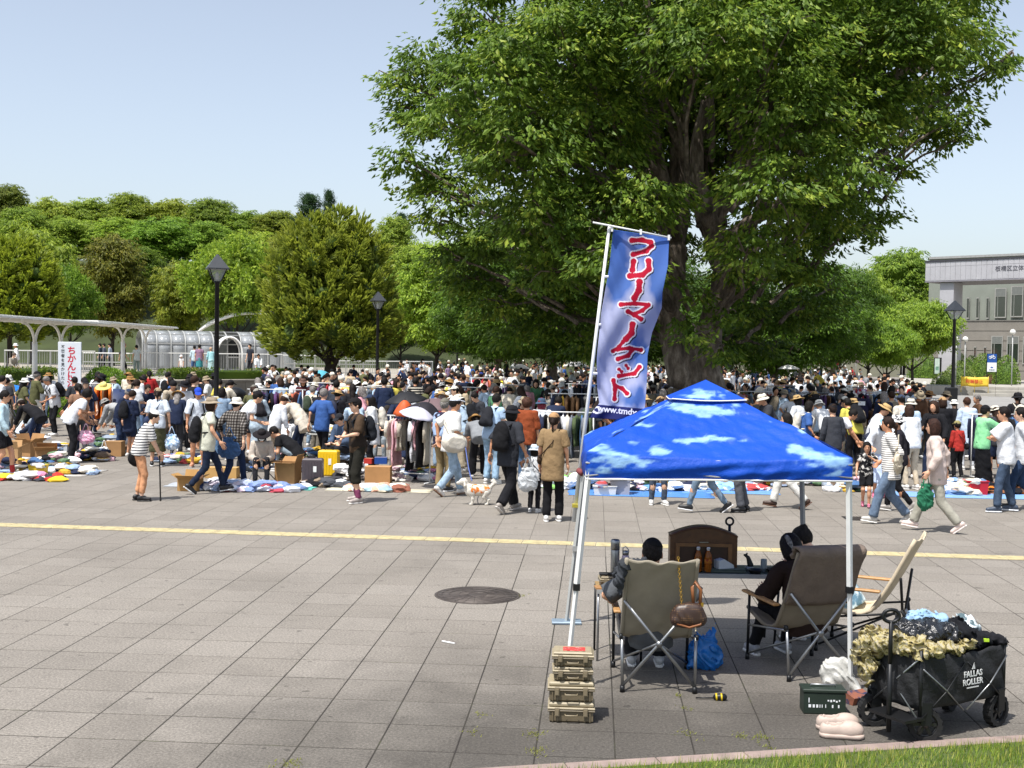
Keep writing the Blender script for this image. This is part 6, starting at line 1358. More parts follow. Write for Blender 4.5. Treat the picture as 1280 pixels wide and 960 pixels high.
# --- people on the terrace behind the railing
def terr(px, D, lab, pose, H, face, **spec):
	b, f = person(lab, WX(px, D, TZ), fc(face), dict(pose, H=H), spec, .03, False); return b
terr(153.5, 64, 'man in purple checked shirt strolling under the walkway roof', walk(.2), 1.7, -60, top=('s', '#4a3f56', CHECK_GR, dict(sleeve=1.2)), legs=('trousers', '#1e1c20', FAB), shoes=('#222',) if False else ('#222222',), hair=('short', '#b08a78'))
terr(171, 63, 'person in white and green clothes at the walkway post', stand(), 1.6, 40, top=('s', '#cfd6d4', FAB), legs=('trousers', '#8fa09a', FAB), shoes=('#777777',), hair=('short', HB))
terr(243, 64, 'person in pale blue top and shorts before the glass shelter', stand(), 1.62, 20, top=('s', '#bcd0d8', FAB, dict(sleeve=1.5)), legs=('shorts', '#4b6a9a', DENIM, dict(length=.45)), shoes=('#888888',), hair=('short', HB))
terr(249, 63.5, 'person in mauve top and teal skirt before the glass shelter', stand(girth=1.1), 1.68, 10, top=('s', '#8d6f86', FAB), legs=('skirt', '#3f8a92', FAB, dict(z1=.5, flare=.04)), shoes=('#888888',), hair=('short', HB))
terr(227, 64, 'small child in white with a red edged hat at the railing', stand(headk=1.2), 1.1, 160, top=('s', '#e6e2e0', FAB), legs=('trousers', '#d8d4d4', FAB), shoes=('#aaaaaa',), hair=('short', '#c4605a'), hat=('bucket', '#e8e4e2'))
terr(264, 64.5, 'person in aqua clothing half hidden by the tall lamp post', stand(lean=12), 1.55, 30, top=('s', '#9fcfd6', FAB, dict(sleeve=1.7)), legs=('skirt', '#b4d6d8', FAB, dict(z1=.3)), shoes=('#999999',), hair=('short', '#c9a88c'))
terr(313, 65, 'man in dark clothes standing before the shelter doorway', stand(), 1.74, 150, top=('s', '#2f323b', FAB), legs=('trousers', '#26262c', FAB), shoes=('#222222',), hair=('short', HB))
terr(323, 64, 'person in white sitting beside a black pushchair on the terrace', sitc(.5), 1.66, 190, top=('s', '#dfe3e8', FAB, dict(sleeve=1.6)), legs=('trousers', '#8fa0b4', DENIM), shoes=('#999999',), hair=('short', HB))
terr(14, 56, 'old man in grey sitting on the terrace edge at far left', sitc(.46, lean=16), 1.66, -120, top=('s', '#9b958a', FAB, dict(sleeve=1.8)), legs=('trousers', '#a29a8a', FAB), shoes=('#555555',), hair=('short', '#6a5a50'))
terr(21, 60, 'person in white hat and white clothes by the left railing', stand(), 1.6, 120, top=('s', '#e8eaec', FAB, dict(sleeve=1.6)), legs=('trousers', '#d8d8d8', FAB), shoes=('#999999',), hair=('short', HB), hat=('bucket', '#eef0f2'))
for (px, c, lb) in ((126, '#3b4654', 'person in slate clothes far behind the green bush'), (131, '#5a5f6c', 'person in grey clothes far behind the green bush'), (138, '#9aa4b4', 'person in pale grey far behind the green bush')):
	terr(px, 74, lb, stand(), 1.65, 90, top=('s', c, FAB, dict(sleeve=1.5)), legs=('trousers', '#33363e', FAB), shoes=('#333333',), hair=('short', HB))
# --- the dog
dg_ = empty('dog', G(597, 631), R(-84) + R(180)); dg_.scale = (.86,) * 3; tag(dg_, 'small fluffy white dog wearing an orange and red coat on a leash', 'dog')
def dog_mesh():
	P = [('c', (0, -.17, .27), (0, .15, .28), .095, .105, .05), ('e', (0, .12, .27), I3, (.10, .11, .12), .04), ('c', (0, .17, .32), (0, .25, .41), .075, .06, .04),
 		('e', (0, .28, .45), I3, (.075, .08, .072), .03), ('c', (0, .32, .43), (0, .385, .42), .042, .032, .02), ('c', (-.065, .26, .47), (-.088, .255, .38), .02, .028, .015), ('c', (.065, .26, .47), (.088, .255, .38), .02, .028, .015),
 		('c', (0, -.22, .32), (0, -.33, .42), .035, .03, .03), ('c', (0, -.33, .42), (.0, -.30, .50), .035, .02, .02)]
	for sx in (-1, 1):
		x = sx * .06
		P += [('c', (x, .12, .22), (x, .10, .12), .045, .033, .03), ('c', (x, .10, .12), (x, .115, .03), .032, .026, .02), ('c', (x, .115, .022), (x, .15, .018), .026, .022, .01)]
		P += [('c', (x, -.15, .23), (x, -.12, .155), .06, .042, .03), ('c', (x, -.12, .155), (x, -.205, .10), .036, .028, .02), ('c', (x, -.205, .10), (x, -.185, .03), .027, .024, .02), ('c', (x, -.185, .022), (x, -.15, .018), .026, .022, .01)]
	return sdf(P, .011, [(V3(0, 0, .0), V3(0, 0, -1))], wr=.004, seed=2)
addmesh('body', dog_mesh(), mat('fluffy_fur', '#dcd6ca', .9, 0, .18, 30, 60, .8, .01), dg_, '#ffffff')
addmesh('dog_coat', sdf([('c', (0, -.14, .28), (0, .12, .29), .108, .118, .03)], .012, [(V3(0, 0, .20), V3(0, 0, -1))], wr=.004), blotch_mat('coat_print', '#d8772c', '#d8d2c4', 9, .5), dg_, '#ffffff')
addmesh('nose', sdf([('e', (0, .415, .43), I3, (.013, .010, .010), 0)], .005), EYEM, dg_, '#111111')
addmesh('eyes', sdf([('e', (s_ * .032, .348, .465), I3, (.009, .008, .009), 0) for s_ in (-1, 1)], .004), EYEM, dg_, '#111111')
a = Vector(leash_from); c = dg_.matrix_basis if False else Matrix.Translation(dg_.location) @ Matrix.Rotation(dg_.rotation_euler.z, 4, 'Z'); e = c @ Vector((0, .1, .40))
m = MB(); m.tube([a.lerp(e, k / 8) - Vector((0, 0, .10 * math.sin(PI * k / 8))) for k in range(9)], .009, 6); tag(m.obj('leash', mat('leash_blue', '#5468a8', .7), None), 'thin blue leash from the white capped man to the dog', 'leash')
# ====== THE CROWD: shared shapes, one object per person
CP = {'standing': stand(), 'standing about': stand(wl=(-.1, .3, 1.12), wr=(.08, .3, 1.1), hp=14), 'walking': walk(.24, 1), 'strolling': walk(.2, -1, wr=(.12, .34, 1.15)), 'bending over': bent(48), 'stooping low': bent(75),
  	'browsing': stand(lean=14, bend=8, wl=(-.16, .46, 1.02), wr=(.16, .48, .98), hp=10), 'squatting': squat(), 'with hand on hip': stand(wl=(-.22, .02, 1.06), pl=(-1, -.1, 0)), 'with folded arms': stand(wl=(.12, .22, 1.18), wr=(-.10, .24, 1.2), pl=(-1, .2, -.3), pr=(1, .2, -.3)), 'looking down': stand(lean=8, bend=16, hp=24, wl=(-.08, .3, 1.0))}
CFIG = {k: Fig(**v) for k, v in CP.items()}; CM = {}
def cm(pose, item, low=False):
	key = (pose, item, low)
	if key in CM: return CM[key]
	f = CFIG[pose]; h = .092 if low else .032
	if item == 'body': V = f.lowbody(.058) if low else f.body(h, HAND_C)
	elif item == 'tee': V = f.shirt(h, loose=.04, hem=.14, sleeve=.9)
	elif item == 'shirt': V = f.shirt(h, loose=.035, hem=.16, sleeve=1.85)
	elif item == 'tunic': V = f.shirt(h, loose=.055, hem=.30, sleeve=1.4, wr=.008)
	elif item == 'vest': V = f.shirt(h, loose=.045, hem=.1, vest=True)
	elif item == 'trousers': V = f.trousers(h, wide=.012)
	elif item == 'wide_trousers': V = f.trousers(h, wide=.045)
	elif item == 'shorts': V = f.trousers(h, length=.45, loose=.03)
	elif item == 'skirt': V = f.skirt(h, .3 if pose not in ('squatting',) else .12)
	elif item.startswith('hair_'): V = f.hair(.02 if not low else .055, item[5:])
	elif item.startswith('hat_'): V = f.cap(.016, item[4:])
	elif item == 'backpack': V = f.backpack(.026)
	elif item == 'shoulder_bag': V = f.shoulder_bag(.024)
	elif item == 'shoes': V = join_arrays([f.shoe(f.aL, f.fL, .024), f.shoe(f.aR, f.fR, .024)])
	if low: CM[key] = V; return V
	me = np_mesh(item, V[0], V[1], True); me.materials.append({'body': SKIN}.get(item, HAIRM if item.startswith('hair') else (SHOEM if item == 'shoes' else FAB))); CM[key] = me; return me
TOPC = [('white', '#dfe2e6', 30), ('cream', '#d6cdbb', 9), ('black', '#1c1c20', 24), ('navy', '#232c44', 10), ('grey', '#85888c', 9), ('pale blue', '#b2c8dd', 6), ('beige', '#b9a88c', 6), ('brown', '#5c4433', 4), ('olive', '#5a5b3c', 3), ('pink', '#d39aa4', 2), ('red', '#a52a2c', 1.2), ('yellow', '#d4c55a', 1.5), ('blue', '#3a5c98', 3), ('green', '#4f7f5c', 1.5), ('mauve', '#8d7896', 1.5), ('charcoal', '#3a3c42', 8)]
LEGC = ['#1c1c20', '#1c1c20', '#222c44', '#2f3e5c', '#5a7396', '#8fa5ba', '#6d675c', '#b3a68f', '#3a3b40', '#d1cec6']
HATC = {'cap': ['#1b1b1f', '#d9d6cd', '#a58a68', '#2c3850', '#77746c'], 'bucket': ['#1c1c20', '#d8d2c2', '#9b8d76', '#e6e4de'], 'straw': ['#b89a6a', '#9a7646'], 'beanie': ['#1d1c1f', '#4c4a4c']}
HATW = {'cap': 'cap', 'bucket': 'sun hat', 'straw': 'straw hat', 'beanie': 'knitted cap'}
TW_ = {'tee': 'tee', 'shirt': 'shirt', 'tunic': 'tunic', 'vest': 'vest'}
def zone(px):
	for lim, w in ((110, 'near the warning sign'), (230, 'by the blue parasol'), (330, 'near the tall lamp'), (420, 'below the cypress trunk'), (500, 'near the middle lamp'), (575, 'by the umbrellas'), (640, 'between umbrellas and racks'), (740, 'behind the clothes racks'), (840, 'behind the flag'),
   				(930, 'beyond the canopy peak'), (1000, 'over the canopy slope'), (1060, 'by the yellow shirt'), (1130, 'behind the striped woman'), (1400, 'near the prams')):
		if px < lim: return w
def rowname(D): return 'front row' if D < 24.5 else ('second row' if D < 28 else ('mid crowd' if D < 33 else ('farther crowd' if D < 38 else 'deep crowd')))
pts = []; taken = [b_.location for b_, _ in PEO.values()]
q = random.Random(21); tries = 0; low_pts = []
def canopy_hides(px, D, H=1.6):
	hy = 440 + (2.6 - H) * FPX / D; 
	if 735 < px < 1062: 
		top = 478 + abs(px - 882) * (.46 if px > 882 else .37); return hy > top + 2
	return False
def ok_spot(px, D):
	if px < 330 and D > 44: return False
	if px < 150 and D > 38: return False
	if px > 1150 and (D > 31 or D > 40 - (px - 1150) * .08): return False
	if px > 1110 and D > 60: return False
	p = WX(px, D)
	if (p - Vector((zb.x, zb.y, 0))).length < 2.0: return False
	fy = 440 + 3900 / D
	if D < 24.5 and not (560 < px < 640 or 1000 < px < 1280): return False
	if px < 240 and D < 27: return False
	return True
D = 21.5
while len(pts) < 238 and tries < 60000:
	tries += 1
	D = 1 / q.uniform(1 / 43.0, 1 / 23.0); D = D if q.random() < .8 else q.uniform(30, 43)
	px = q.uniform(-5, 1285)
	if not ok_spot(px, D) or canopy_hides(px, D): continue
	p = WX(px, D)
	if min(((p - t_).length for t_ in taken), default=9) < (.62 if D > 26 else .75): continue
	taken.append(p); pts.append((D, px, p))
pts.sort(key=lambda t_: t_[0])
for (D, px, p) in pts:
	for _ in range(60):
		pose = q.choices(list(CP), [16, 14, 10, 8, 8, 4, 14, 4, 4, 3, 12])[0]; top = q.choices(['tee', 'shirt', 'tunic', 'vest'], [9, 8, 4, 0])[0]; tc = q.choices(TOPC, [t_[2] for t_ in TOPC])[0]
		hat = q.choices([None, 'cap', 'bucket', 'straw', 'beanie'], [12, 5, 5, 1.5, .8])[0]; bag = q.choices([None, 'backpack', 'shoulder_bag'], [10, 4, 4])[0]; hair = q.choices(['short', 'bob', 'long', 'tail', 'bun'], [11, 4, 4, 3, 1])[0]
		w = f"person in {tc[0]} {TW_[top]}" + (f" and {HATW[hat]}" if hat else {'short': ' with short hair', 'bob': ' with bobbed hair', 'long': ' with long hair', 'tail': ' with ponytail', 'bun': ' with hair bun'}[hair]) + f" {pose}, {rowname(D)} {zone(px)}"
		if w not in USED and len(w.split()) <= 16: break
	rz = q.uniform(0, 6.28) if q.random() < .45 else q.gauss(0, .7)
	H = q.gauss(1.64, .07); k = H / 1.7
	b = link('person', cm(pose, 'body'), None, None, (p.x, p.y, 0), rz, q.choice(SKINS)); b.scale = (k * q.uniform(.95, 1.08), k, k); tag(b, w, 'person', 'people at the flea market')
	link(top if top != 'tee' else 'shirt', cm(pose, top), None, b, color=tc[1]); lg = q.choices(['trousers', 'wide_trousers', 'shorts', 'skirt'], [9, 5, 1.2, 2])[0]
	link(lg, cm(pose, lg), None, b, color=q.choice(LEGC)); link('shoes', cm(pose, 'shoes'), None, b, color=q.choice(['#1b1b1e', '#d8d5d0', '#8a8078', '#e4e4e2']))
	link('hair', cm(pose, 'hair_' + hair), None, b, color=q.choice([HB, HB, HB, '#2b1c15', HD, '#8a8480']))
	if hat: link('hat', cm(pose, 'hat_' + hat), None, b, color=q.choice(HATC[hat]))
	if bag: link(bag, cm(pose, bag), None, b, color=q.choice(['#1a1b1f', '#1a1b1f', '#34384a', '#8b7f6c', '#d0cabd', '#3f4a3c']))
# beyond: the mass of the crowd
Vs, Fs, Cs, off = [], [], [], 0; nlow = 0; tries = 0; D2 = []
grid_taken = set()
while nlow < 590 and tries < 90000:
	tries += 1
	D = q.uniform(38, 106) if q.random() < .72 else q.uniform(38, 60); px = q.uniform(325, 1160)
	if not ok_spot(px, D): continue
	if px < 500 and D > 60: continue
	if px > 1075 and D > 68: continue
	p = WX(px, D); cell = (int(p.x / .75), int(p.y / .75))
	if cell in grid_taken: continue
	grid_taken.add(cell); nlow += 1
	pose = q.choice(['standing', 'walking', 'browsing', 'bending over', 'looking down']); tc = q.choices(TOPC, [t_[2] * (1.5 if t_[0] == 'white' else 1) for t_ in TOPC])[0]; k = q.gauss(1.64, .08) / 1.7; a_ = q.uniform(0, 6.28); ca, sa = math.cos(a_), math.sin(a_)
	items = [('body', q.choice(SKINS)), (q.choice(['tee', 'shirt']), tc[1]), ('trousers', q.choice(LEGC)), ('hair_short', HB)]
	for it, c in items:
		V, F = cm(pose, it, True); v = V * k; v = np.c_[v[:, 0] * ca - v[:, 1] * sa + p.x, v[:, 0] * sa + v[:, 1] * ca + p.y, v[:, 2]]
		if it == 'hair_short' and q.random() < .4: c = q.choice(['#e2dfd6', '#1b1b1f', '#a58a68', '#d8d2c2']); v = (v - v.mean(0)) * 1.12 + v.mean(0)
		Vs.append(v); Fs.append(F + off); Cs.append(np.tile(lin(c), (len(v), 1))); off += len(v)
me = np_mesh('crowd', np.concatenate(Vs), np.concatenate(Fs), True, np.concatenate(Cs)); me.materials.append(PILE)
tag(link('crowd', me, None, None), 'dense mass of market visitors far back under the trees', 'crowd', kind='stuff')
# ====== GOODS OF THE MARKET
MIX = ['#d9dbe0', '#c9c2b4', '#2b3148', '#1d1d21', '#8f9aa8', '#b44a4a', '#d8b0b8', '#4c6c96', '#dcd7c8', '#6a5a4c', '#e4e4e4', '#93a7c4', '#caa23c', '#5e7a5a']
def lumps(n, w, d, h, pal, seed, size=.13, flat=.45):
	q = np.random.default_rng(seed); iv, jf = ico(); Vs, Fs, Cs = [], [], []; off = 0
	for k in range(n):
		u, v = q.uniform(-1, 1), q.uniform(-1, 1); e = max(0, 1 - max(abs(u), abs(v)) ** 2.2); z = q.random() * h * e
		s_ = size * q.uniform(.6, 1.35); nn = fbm(iv * 2.9 + k * 1.37 + seed, 4, k); nn = nn * .7 + .55 * np.abs(np.sin(iv[:, 0] * 4.3 + iv[:, 1] * 3.1 + 3 * nn * 2 + k)) * (.5 + nn) * .6
		vv = iv * (.55 + .95 * nn)[:, None] * np.array([s_ * q.uniform(.8, 1.5), s_ * q.uniform(.8, 1.5), s_ * flat * q.uniform(.7, 1.4)])
		a_ = q.uniform(0, 6.28); ca, sa = math.cos(a_), math.sin(a_); vv = np.c_[vv[:, 0] * ca - vv[:, 1] * sa + u * w / 2, vv[:, 0] * sa + vv[:, 1] * ca + v * d / 2, np.maximum(vv[:, 2] + z + s_ * flat * .5, .004)]
		Vs.append(vv); Fs.append(jf + off); c = np.array(lin(pal[q.integers(0, len(pal))])); c2 = np.array(lin(pal[q.integers(0, len(pal))])) if q.random() < .25 else c
		st = (np.sin(iv[:, :1] * 14) > .2) if q.random() < .3 else (iv[:, 2:] > 2); Cs.append(np.where(st, c2, c)); off += len(iv)
	return np.concatenate(Vs), np.concatenate(Fs), np.concatenate(Cs)
def heap(lab, px, py, w, d, h, n=26, pal=MIX, seed=None, size=.13, z=0.0, rz=0.0):
	V, F, C = lumps(int(n * 1.5), w, d, h, pal, seed or int(px + py), size * .8); me = np_mesh('goods_heap', V, F, False, C); me.materials.append(PILE)
	p = G(px, py) if z == 0 else G(px, py) + Vector((0, 0, z)); o = link('goods_heap', me, None, None, p, rz); tag(o, lab, 'heap of goods', 'heaps of clothes and goods'); o['kind'] = 'stuff'; return o
def ground_sheet(lab, px, py, w, d, color, rz=0.0, name='ground_sheet'):
	q = random.Random(int(px)); m = MB(); m.sheet(lambda u, v: ((u - .5) * w + .02 * math.sin(v * 9), (v - .5) * d + .02 * math.sin(u * 11), .008 + .006 * math.sin(u * 23 + v * 7) * math.sin(v * 17)), 16, 10, .004)
	o = m.obj(name, mat('sheet_plastic', None, .5, 0, .08, 3, 6, .6, .03, spec=.4), None, G(px, py), GROT + rz, color); tag(o, lab, 'ground sheet', 'sheets spread on the paving'); return o
def carton(lab, px, py, w, d, h, rz=0.0, color='#a8825a', flaps=True, z=0.0, cat='box', m_=None):
	t = empty('cardboard_box', G(px, py) + Vector((0, 0, z)), GROT + rz); tag(t, lab, cat); M_ = m_ or mat('card', None, .9, 0, .12, 4, spec=.1); c = .008
	m = MB(); m.box(-w / 2, w / 2, -d / 2, d / 2, .003, c); m.box(-w / 2, w / 2, -d / 2, -d / 2 + c, c, h); m.box(-w / 2, w / 2, d / 2 - c, d / 2, c, h); m.box(-w / 2, -w / 2 + c, -d / 2 + c, d / 2 - c, c, h); m.box(w / 2 - c, w / 2, -d / 2 + c, d / 2 - c, c, h)
	m.obj('box_body', M_, t, color=color)
	if flaps:
		for k, (ax, s_, L_) in enumerate((('x', 1, d), ('x', -1, d), ('y', 1, w), ('y', -1, w))):
			a_ = R(rnd.choice([35, 60, 100, 150])); m = MB(); m.box(0, min(w, d) * .48, -L_ / 2 + .003, L_ / 2 - .003, -.003, .003)
			o = m.obj('flap', M_, t, color=color); o.location = (s_ * w / 2, 0, h) if ax == 'x' else (0, s_ * d / 2, h)
			o.rotation_euler = (0, -a_ + R(30), 0 if s_ > 0 else PI) if ax == 'x' else (0, -a_ + R(30), PI / 2 * s_)
	else: MB().box(-w / 2 + .001, w / 2 - .001, -d / 2 + .001, d / 2 - .001, h + .0005, h + .006).obj('lid', M_, t, color=color); MB().box(-w / 2 - .001, w / 2 + .001, -.025, .025, h + .0065, h + .0075).obj('tape', mat('packing_tape', '#c8b48c', .4), t)
	return t
def tub(lab, px, py, w, d, h, color, rz=0.0, lid=None):
	t = empty('plastic_tub', G(px, py), GROT + rz); tag(t, lab, 'plastic container'); PL_ = PLAS; k = .9
	def ring(z0, s0, z1, s1): return [(sx * w / 2 * s, sy * d / 2 * s, z) for z, s in ((z0, s0), (z1, s1)) for sx, sy in ((-1, -1), (1, -1), (1, 1), (-1, 1))]
	fcs = [(0, 1, 5, 4), (1, 2, 6, 5), (2, 3, 7, 6), (3, 0, 4, 7)]
	m = MB(); m.add(ring(.004, k, h, 1), [(3, 2, 1, 0)] + fcs); m.add(ring(.02, k - .03, h, .96), [(0, 1, 2, 3)] + [tuple(reversed(f)) for f in fcs]); m.add(ring(h, 1.0, h, .96), fcs); m.obj('tub_body', PL_, t, color=color)
	m = MB(); m.tube([(sx * w / 2 * 1.02, sy * d / 2 * 1.02, h) for sx, sy in ((-1, -1), (1, -1), (1, 1), (-1, 1))], .012, 6, closed=True); m.obj('rim', PL_, t, color=color)
	if lid: MB().box(-w / 2, w / 2, -d / 2, d / 2, h + .012, h + .035, 0, None, .008).obj('lid', PL_, t, color=lid)
	V, F, C = lumps(9, w * .7, d * .7, .05, MIX, int(px), .09); me = np_mesh('contents', V + [0, 0, h * .75], F, True, C); me.materials.append(PILE)
	if not lid: o = link('contents', me, None, t); o['kind'] = 'stuff'
	return t
def suitcase(lab, px, py, w, h, d, color, rz=0.0):
	t = empty('suitcase', G(px, py), GROT + rz); tag(t, lab, 'suitcase')
	MB().box(-w / 2, w / 2, -d / 2, d / 2, .055, h, 0, None, .025).obj('shell', PLAS, t, color=color)
	for k in range(6): x = -w / 2 + w * (k + .8) / 6.6; MB().box(x - .012, x + .012, -d / 2 - .006, -d / 2 + .004, .09, h - .05).obj('rib', PLAS, t, color=color)
	m = MB(); m.tube([(-.08, 0, h), (-.08, 0, h + .035), (.08, 0, h + .035), (.08, 0, h)], .009, 6); m.obj('handle', DARKM, t)
	for sx in (-1, 1):
		for sy in (-1, 1): MB().tube([(sx * (w / 2 - .05) - .012, sy * (d / 2 - .04), .027), (sx * (w / 2 - .05) + .012, sy * (d / 2 - .04), .027)], .026, 10).obj('wheel', DARKM, t)
	MB().box(.02, .08, -d / 2 - .009, -d / 2 - .007, h * .5, h * .72).obj('paper_tag', mat('white_paper'), t)
def garment_mesh(kind, seed):
	q = random.Random(seed); L_ = {'shirt': .68, 'coat': .95, 'trousers': .9, 'dress': 1.05}[kind]; w = .42 if kind != 'trousers' else .2; ph = q.uniform(0, 6)
	def fn(u, v):
		z = -.03 - v * L_; ww = w * (.75 + .25 * min(1, v * 6)) * (1 + (.12 if kind == 'dress' else .0) * v); sh = .10 * abs(u - .5) * 2 * max(0, 1 - v * 5)
		return (.018 * math.sin(u * 14 + ph + v * 3) * (.3 + v) + .012 * math.sin(v * 9 + ph), (u - .5) * ww, z - sh * .6)
	m = MB(); m.sheet(fn, 10, 8, .03)
	if kind in ('shirt', 'coat'):
		for s_ in (-1, 1): m.tube([(0, s_ * w * .44, -.08), (.01, s_ * w * .55, -.25), (.015, s_ * w * .56, -.5 if kind == 'coat' else -.42)], [.04, .042, .034], 8)
	m.tube([(0, 0, -.04), (0, 0, .0), (0, .018, .02), (0, 0, .035)], .004, 5)
	return m.mesh('garment')
GM = {k: [garment_mesh(k, i) for i in range(3)] for k in ('shirt', 'coat', 'trousers', 'dress')}
for l_ in GM.values():
	for me in l_: me.materials.append(FAB)
CNAME = {'#1d1d21': 'black', '#2b3148': 'navy', '#d9dbe0': 'white', '#c9c2b4': 'cream', '#8f9aa8': 'grey blue', '#b4604a': 'rust', '#d8a8b0': 'pink', '#4c6c96': 'blue', '#caa23c': 'mustard', '#d8742c': 'orange', '#5a3f66': 'purple', '#7a5c40': 'brown', '#4d5a3c': 'olive', '#b9b0a0': 'beige', '#6c7078': 'grey', '#a82c34': 'red', '#e0d040': 'yellow', '#a8c4dc': 'pale blue'}
ORD = ['first', 'second', 'third', 'fourth', 'fifth', 'sixth', 'seventh', 'eighth', 'ninth', 'tenth', 'eleventh', 'twelfth', 'thirteenth', 'fourteenth']
RT = None
def rack(lab, short, px, py, L_, H, rz=0.0, cols=None, n=12, kinds=('shirt', 'coat', 'dress'), near=True, pipe='#d4d4d2', D=None):
	p = G(px, py) if D is None else WX(px, D); t = empty('clothes_rack', p, GROT + rz); tag(t, lab, 'clothes rack', 'clothes racks of the market'); q = random.Random(int(px * 3 + py))
	for s_ in (-1, 1):
		MB().tube([(s_ * L_ / 2, 0, .03), (s_ * L_ / 2, 0, H)], .014, 8).obj('upright', PAINTW, t, color=pipe); MB().tube([(s_ * L_ / 2, -.24, .02), (s_ * L_ / 2, .24, .02)], .014, 8).obj('foot', PAINTW, t, color=pipe)
	MB().tube([(-L_ / 2 - .08, 0, H), (L_ / 2 + .08, 0, H)], .014, 8).obj('top_bar', PAINTW, t, color=pipe); MB().tube([(-L_ / 2, 0, .18), (L_ / 2, 0, .18)], .011, 8).obj('lower_bar', PAINTW, t, color=pipe)
	cols = cols or list(CNAME); M = Matrix.Translation(p) @ Matrix.Rotation(GROT + rz, 4, 'Z'); both = MB()
	for k in range(n):
		x = -L_ / 2 + .06 + (L_ - .12) * k / max(1, n - 1); c = q.choice(cols); kd = q.choice(kinds); me = GM[kd][q.randrange(3)]; a_ = q.uniform(-.25, .25) + (PI if q.random() < .5 else 0); sc2 = min(1.0, (H - .12) / 1.1) * q.uniform(.85, 1)
		if near:
			w_ = M @ Vector((x, 0, H - .028)); o = link('hanging_garment', me, None, None, w_, GROT + rz + a_, c); o.scale = (1, 1, sc2)
			lb = f"{CNAME[c]} {'long garment' if kd in ('dress', 'coat') else 'garment'} hanging {ORD[k]} along {short}"; tag(o, lb, 'garment', 'clothes hanging on racks')
		else:
			o = link('garment', me, None, t, (x, 0, H - .028), a_, c); o.scale = (1, 1, sc2)
	return t
DKC = ['#1d1d21', '#2b3148', '#1d1d21', '#5a3f66', '#6c7078', '#7a5c40', '#4d5a3c', '#4c6c96', '#c9c2b4', '#d9dbe0']
rack('clothes rack of bright orange and dark garments by the warning sign', 'the bright rack by the sign', 116, 549, 1.0, 1.5, .25, ['#d8742c', '#caa23c', '#7a5c40', '#1d1d21', '#a82c34', '#d8742c', '#2b3148'], 9)
rack('white pipe clothes rack with pale and navy garments beside the vest man', 'the white rack beside the vest man', 512, 603, .85, 1.28, -.3, ['#d9dbe0', '#d8a8b0', '#b9b0a0', '#2b3148', '#1d1d21', '#c9c2b4'], 11)
rack('long white rack of dark garments behind the khaki tee woman', 'the dark rack behind the khaki tee woman', 700, 600, 1.3, 1.36, -.1, DKC, 14)
rack('second white rack with mustard and cream garments near the flag', 'the mustard rack near the flag', 722, 573, 1.3, 1.55, .05, ['#caa23c', '#c9c2b4', '#1d1d21', '#2b3148', '#7a5c40', '#d9dbe0', '#4d5a3c'], 12)
rack('rack of jeans and striped clothes just left of the white rack', 'the jeans rack', 478, 548, 1.0, 1.5, .2, ['#4c6c96', '#d9dbe0', '#2b3148', '#7a5c40'], 8, near=False)
rack('white rack with dark clothes by the mint green tee person', 'x', 1243, 596, 1.2, 1.35, .35, ['#2b3148', '#1d1d21', '#4c6c96', '#a82c34', '#6c7078'], 9, near=False)
rack('white rack far behind the rack of dark garments', 'x', 738, 560, 1.2, 1.7, 0, DKC, 11, near=False)
rack('clothes rack in the crowd behind the right canopy slope', 'x', 1012, 553, 1.4, 1.45, .2, DKC, 12, near=False, pipe='#55575a')
rack('clothes rack behind the sports shirt on the right', 'x', 1062, 540, 1.2, 1.5, -.3, ['#1d1d21', '#2b3148', '#a82c34', '#d9dbe0'], 10, near=False, pipe='#55575a')
rack('tall rack with shawls seen above the canopy right side', 'x', 975, 548, 1.0, 1.6, .5, DKC, 9, near=False, pipe='#8a8c8e')
rack('rack with dark jackets beside the left slope of the canopy', 'x', 768, 577, .9, 1.5, .1, DKC, 8, near=False)
for k, (px, D, lb) in enumerate(((395, 36, 'distant rack below the cypress trunk'), (447, 33, 'rack between the middle lamp and the cypress'), (585, 34, 'rack in the crowd right of the umbrellas'), (655, 37, 'rack deep in the crowd left of the flag'), (1100, 35, 'rack behind the slate capped person'), (938, 34, 'rack beyond the canopy peak on its right'), (1135, 31, 'rack just behind the straw hat person'), (700, 42, 'far rack behind the flag pole'), (610, 45, 'far rack in the densest crowd'), (345, 30, 'small rack behind the cream blouse person'))):
	rack(lb, 'x', px, 0, 1.3, 1.5, rnd.uniform(-.6, .6), None, 11, near=False, D=D)
# --- left stall
ground_sheet('pale sheet under the heaps at the far left', 40, 590, 2.6, 1.3, '#b9b4ac')
for a in (("jumble of toys and clothes at the far left corner of the market", 15, 592, 1.0, .7, .28, 26), ('heap of clothes before the crouching beige capped person', 62, 583, 1.0, .8, .3, 28), ('white and navy clothes heap behind the pink bag', 110, 575, 1.0, .8, .3, 26),
  		('clothes heap with red cloth under the bending grey person', 138, 566, 1.2, .8, .38, 30), ('heap of bags beside the crouching person', 48, 566, 1.0, .7, .45, 24), ('pale heap right at the left edge', -5, 577, .9, .8, .4, 20), ('dark clothes heap below the bright clothes rack', 150, 556, 1.1, .7, .4, 22), ('small heap of shoes in front of the left cartons', 90, 592, .9, .35, .12, 18), ('bright toys and boxes laid before the yellow tub', 34, 600, 1.3, .3, .1, 26, ['#b83a34', '#e0c038', '#4c6c96', '#e4e4e4', '#3a3a40', '#d98aa8']), ('mixed wares laid out behind the blue capped person', 226, 578, 1.2, .5, .2, 22), ('clothes spread in front of the maroon dress', 392, 572, 1.0, .4, .25, 20)): heap(*a)
carton('open cardboard box with papers near the pink bag person', 58, 577, .42, .34, .26, .3); carton('closed cardboard box right of the bending grey person', 143, 570, .40, .32, .34, .1, flaps=False)
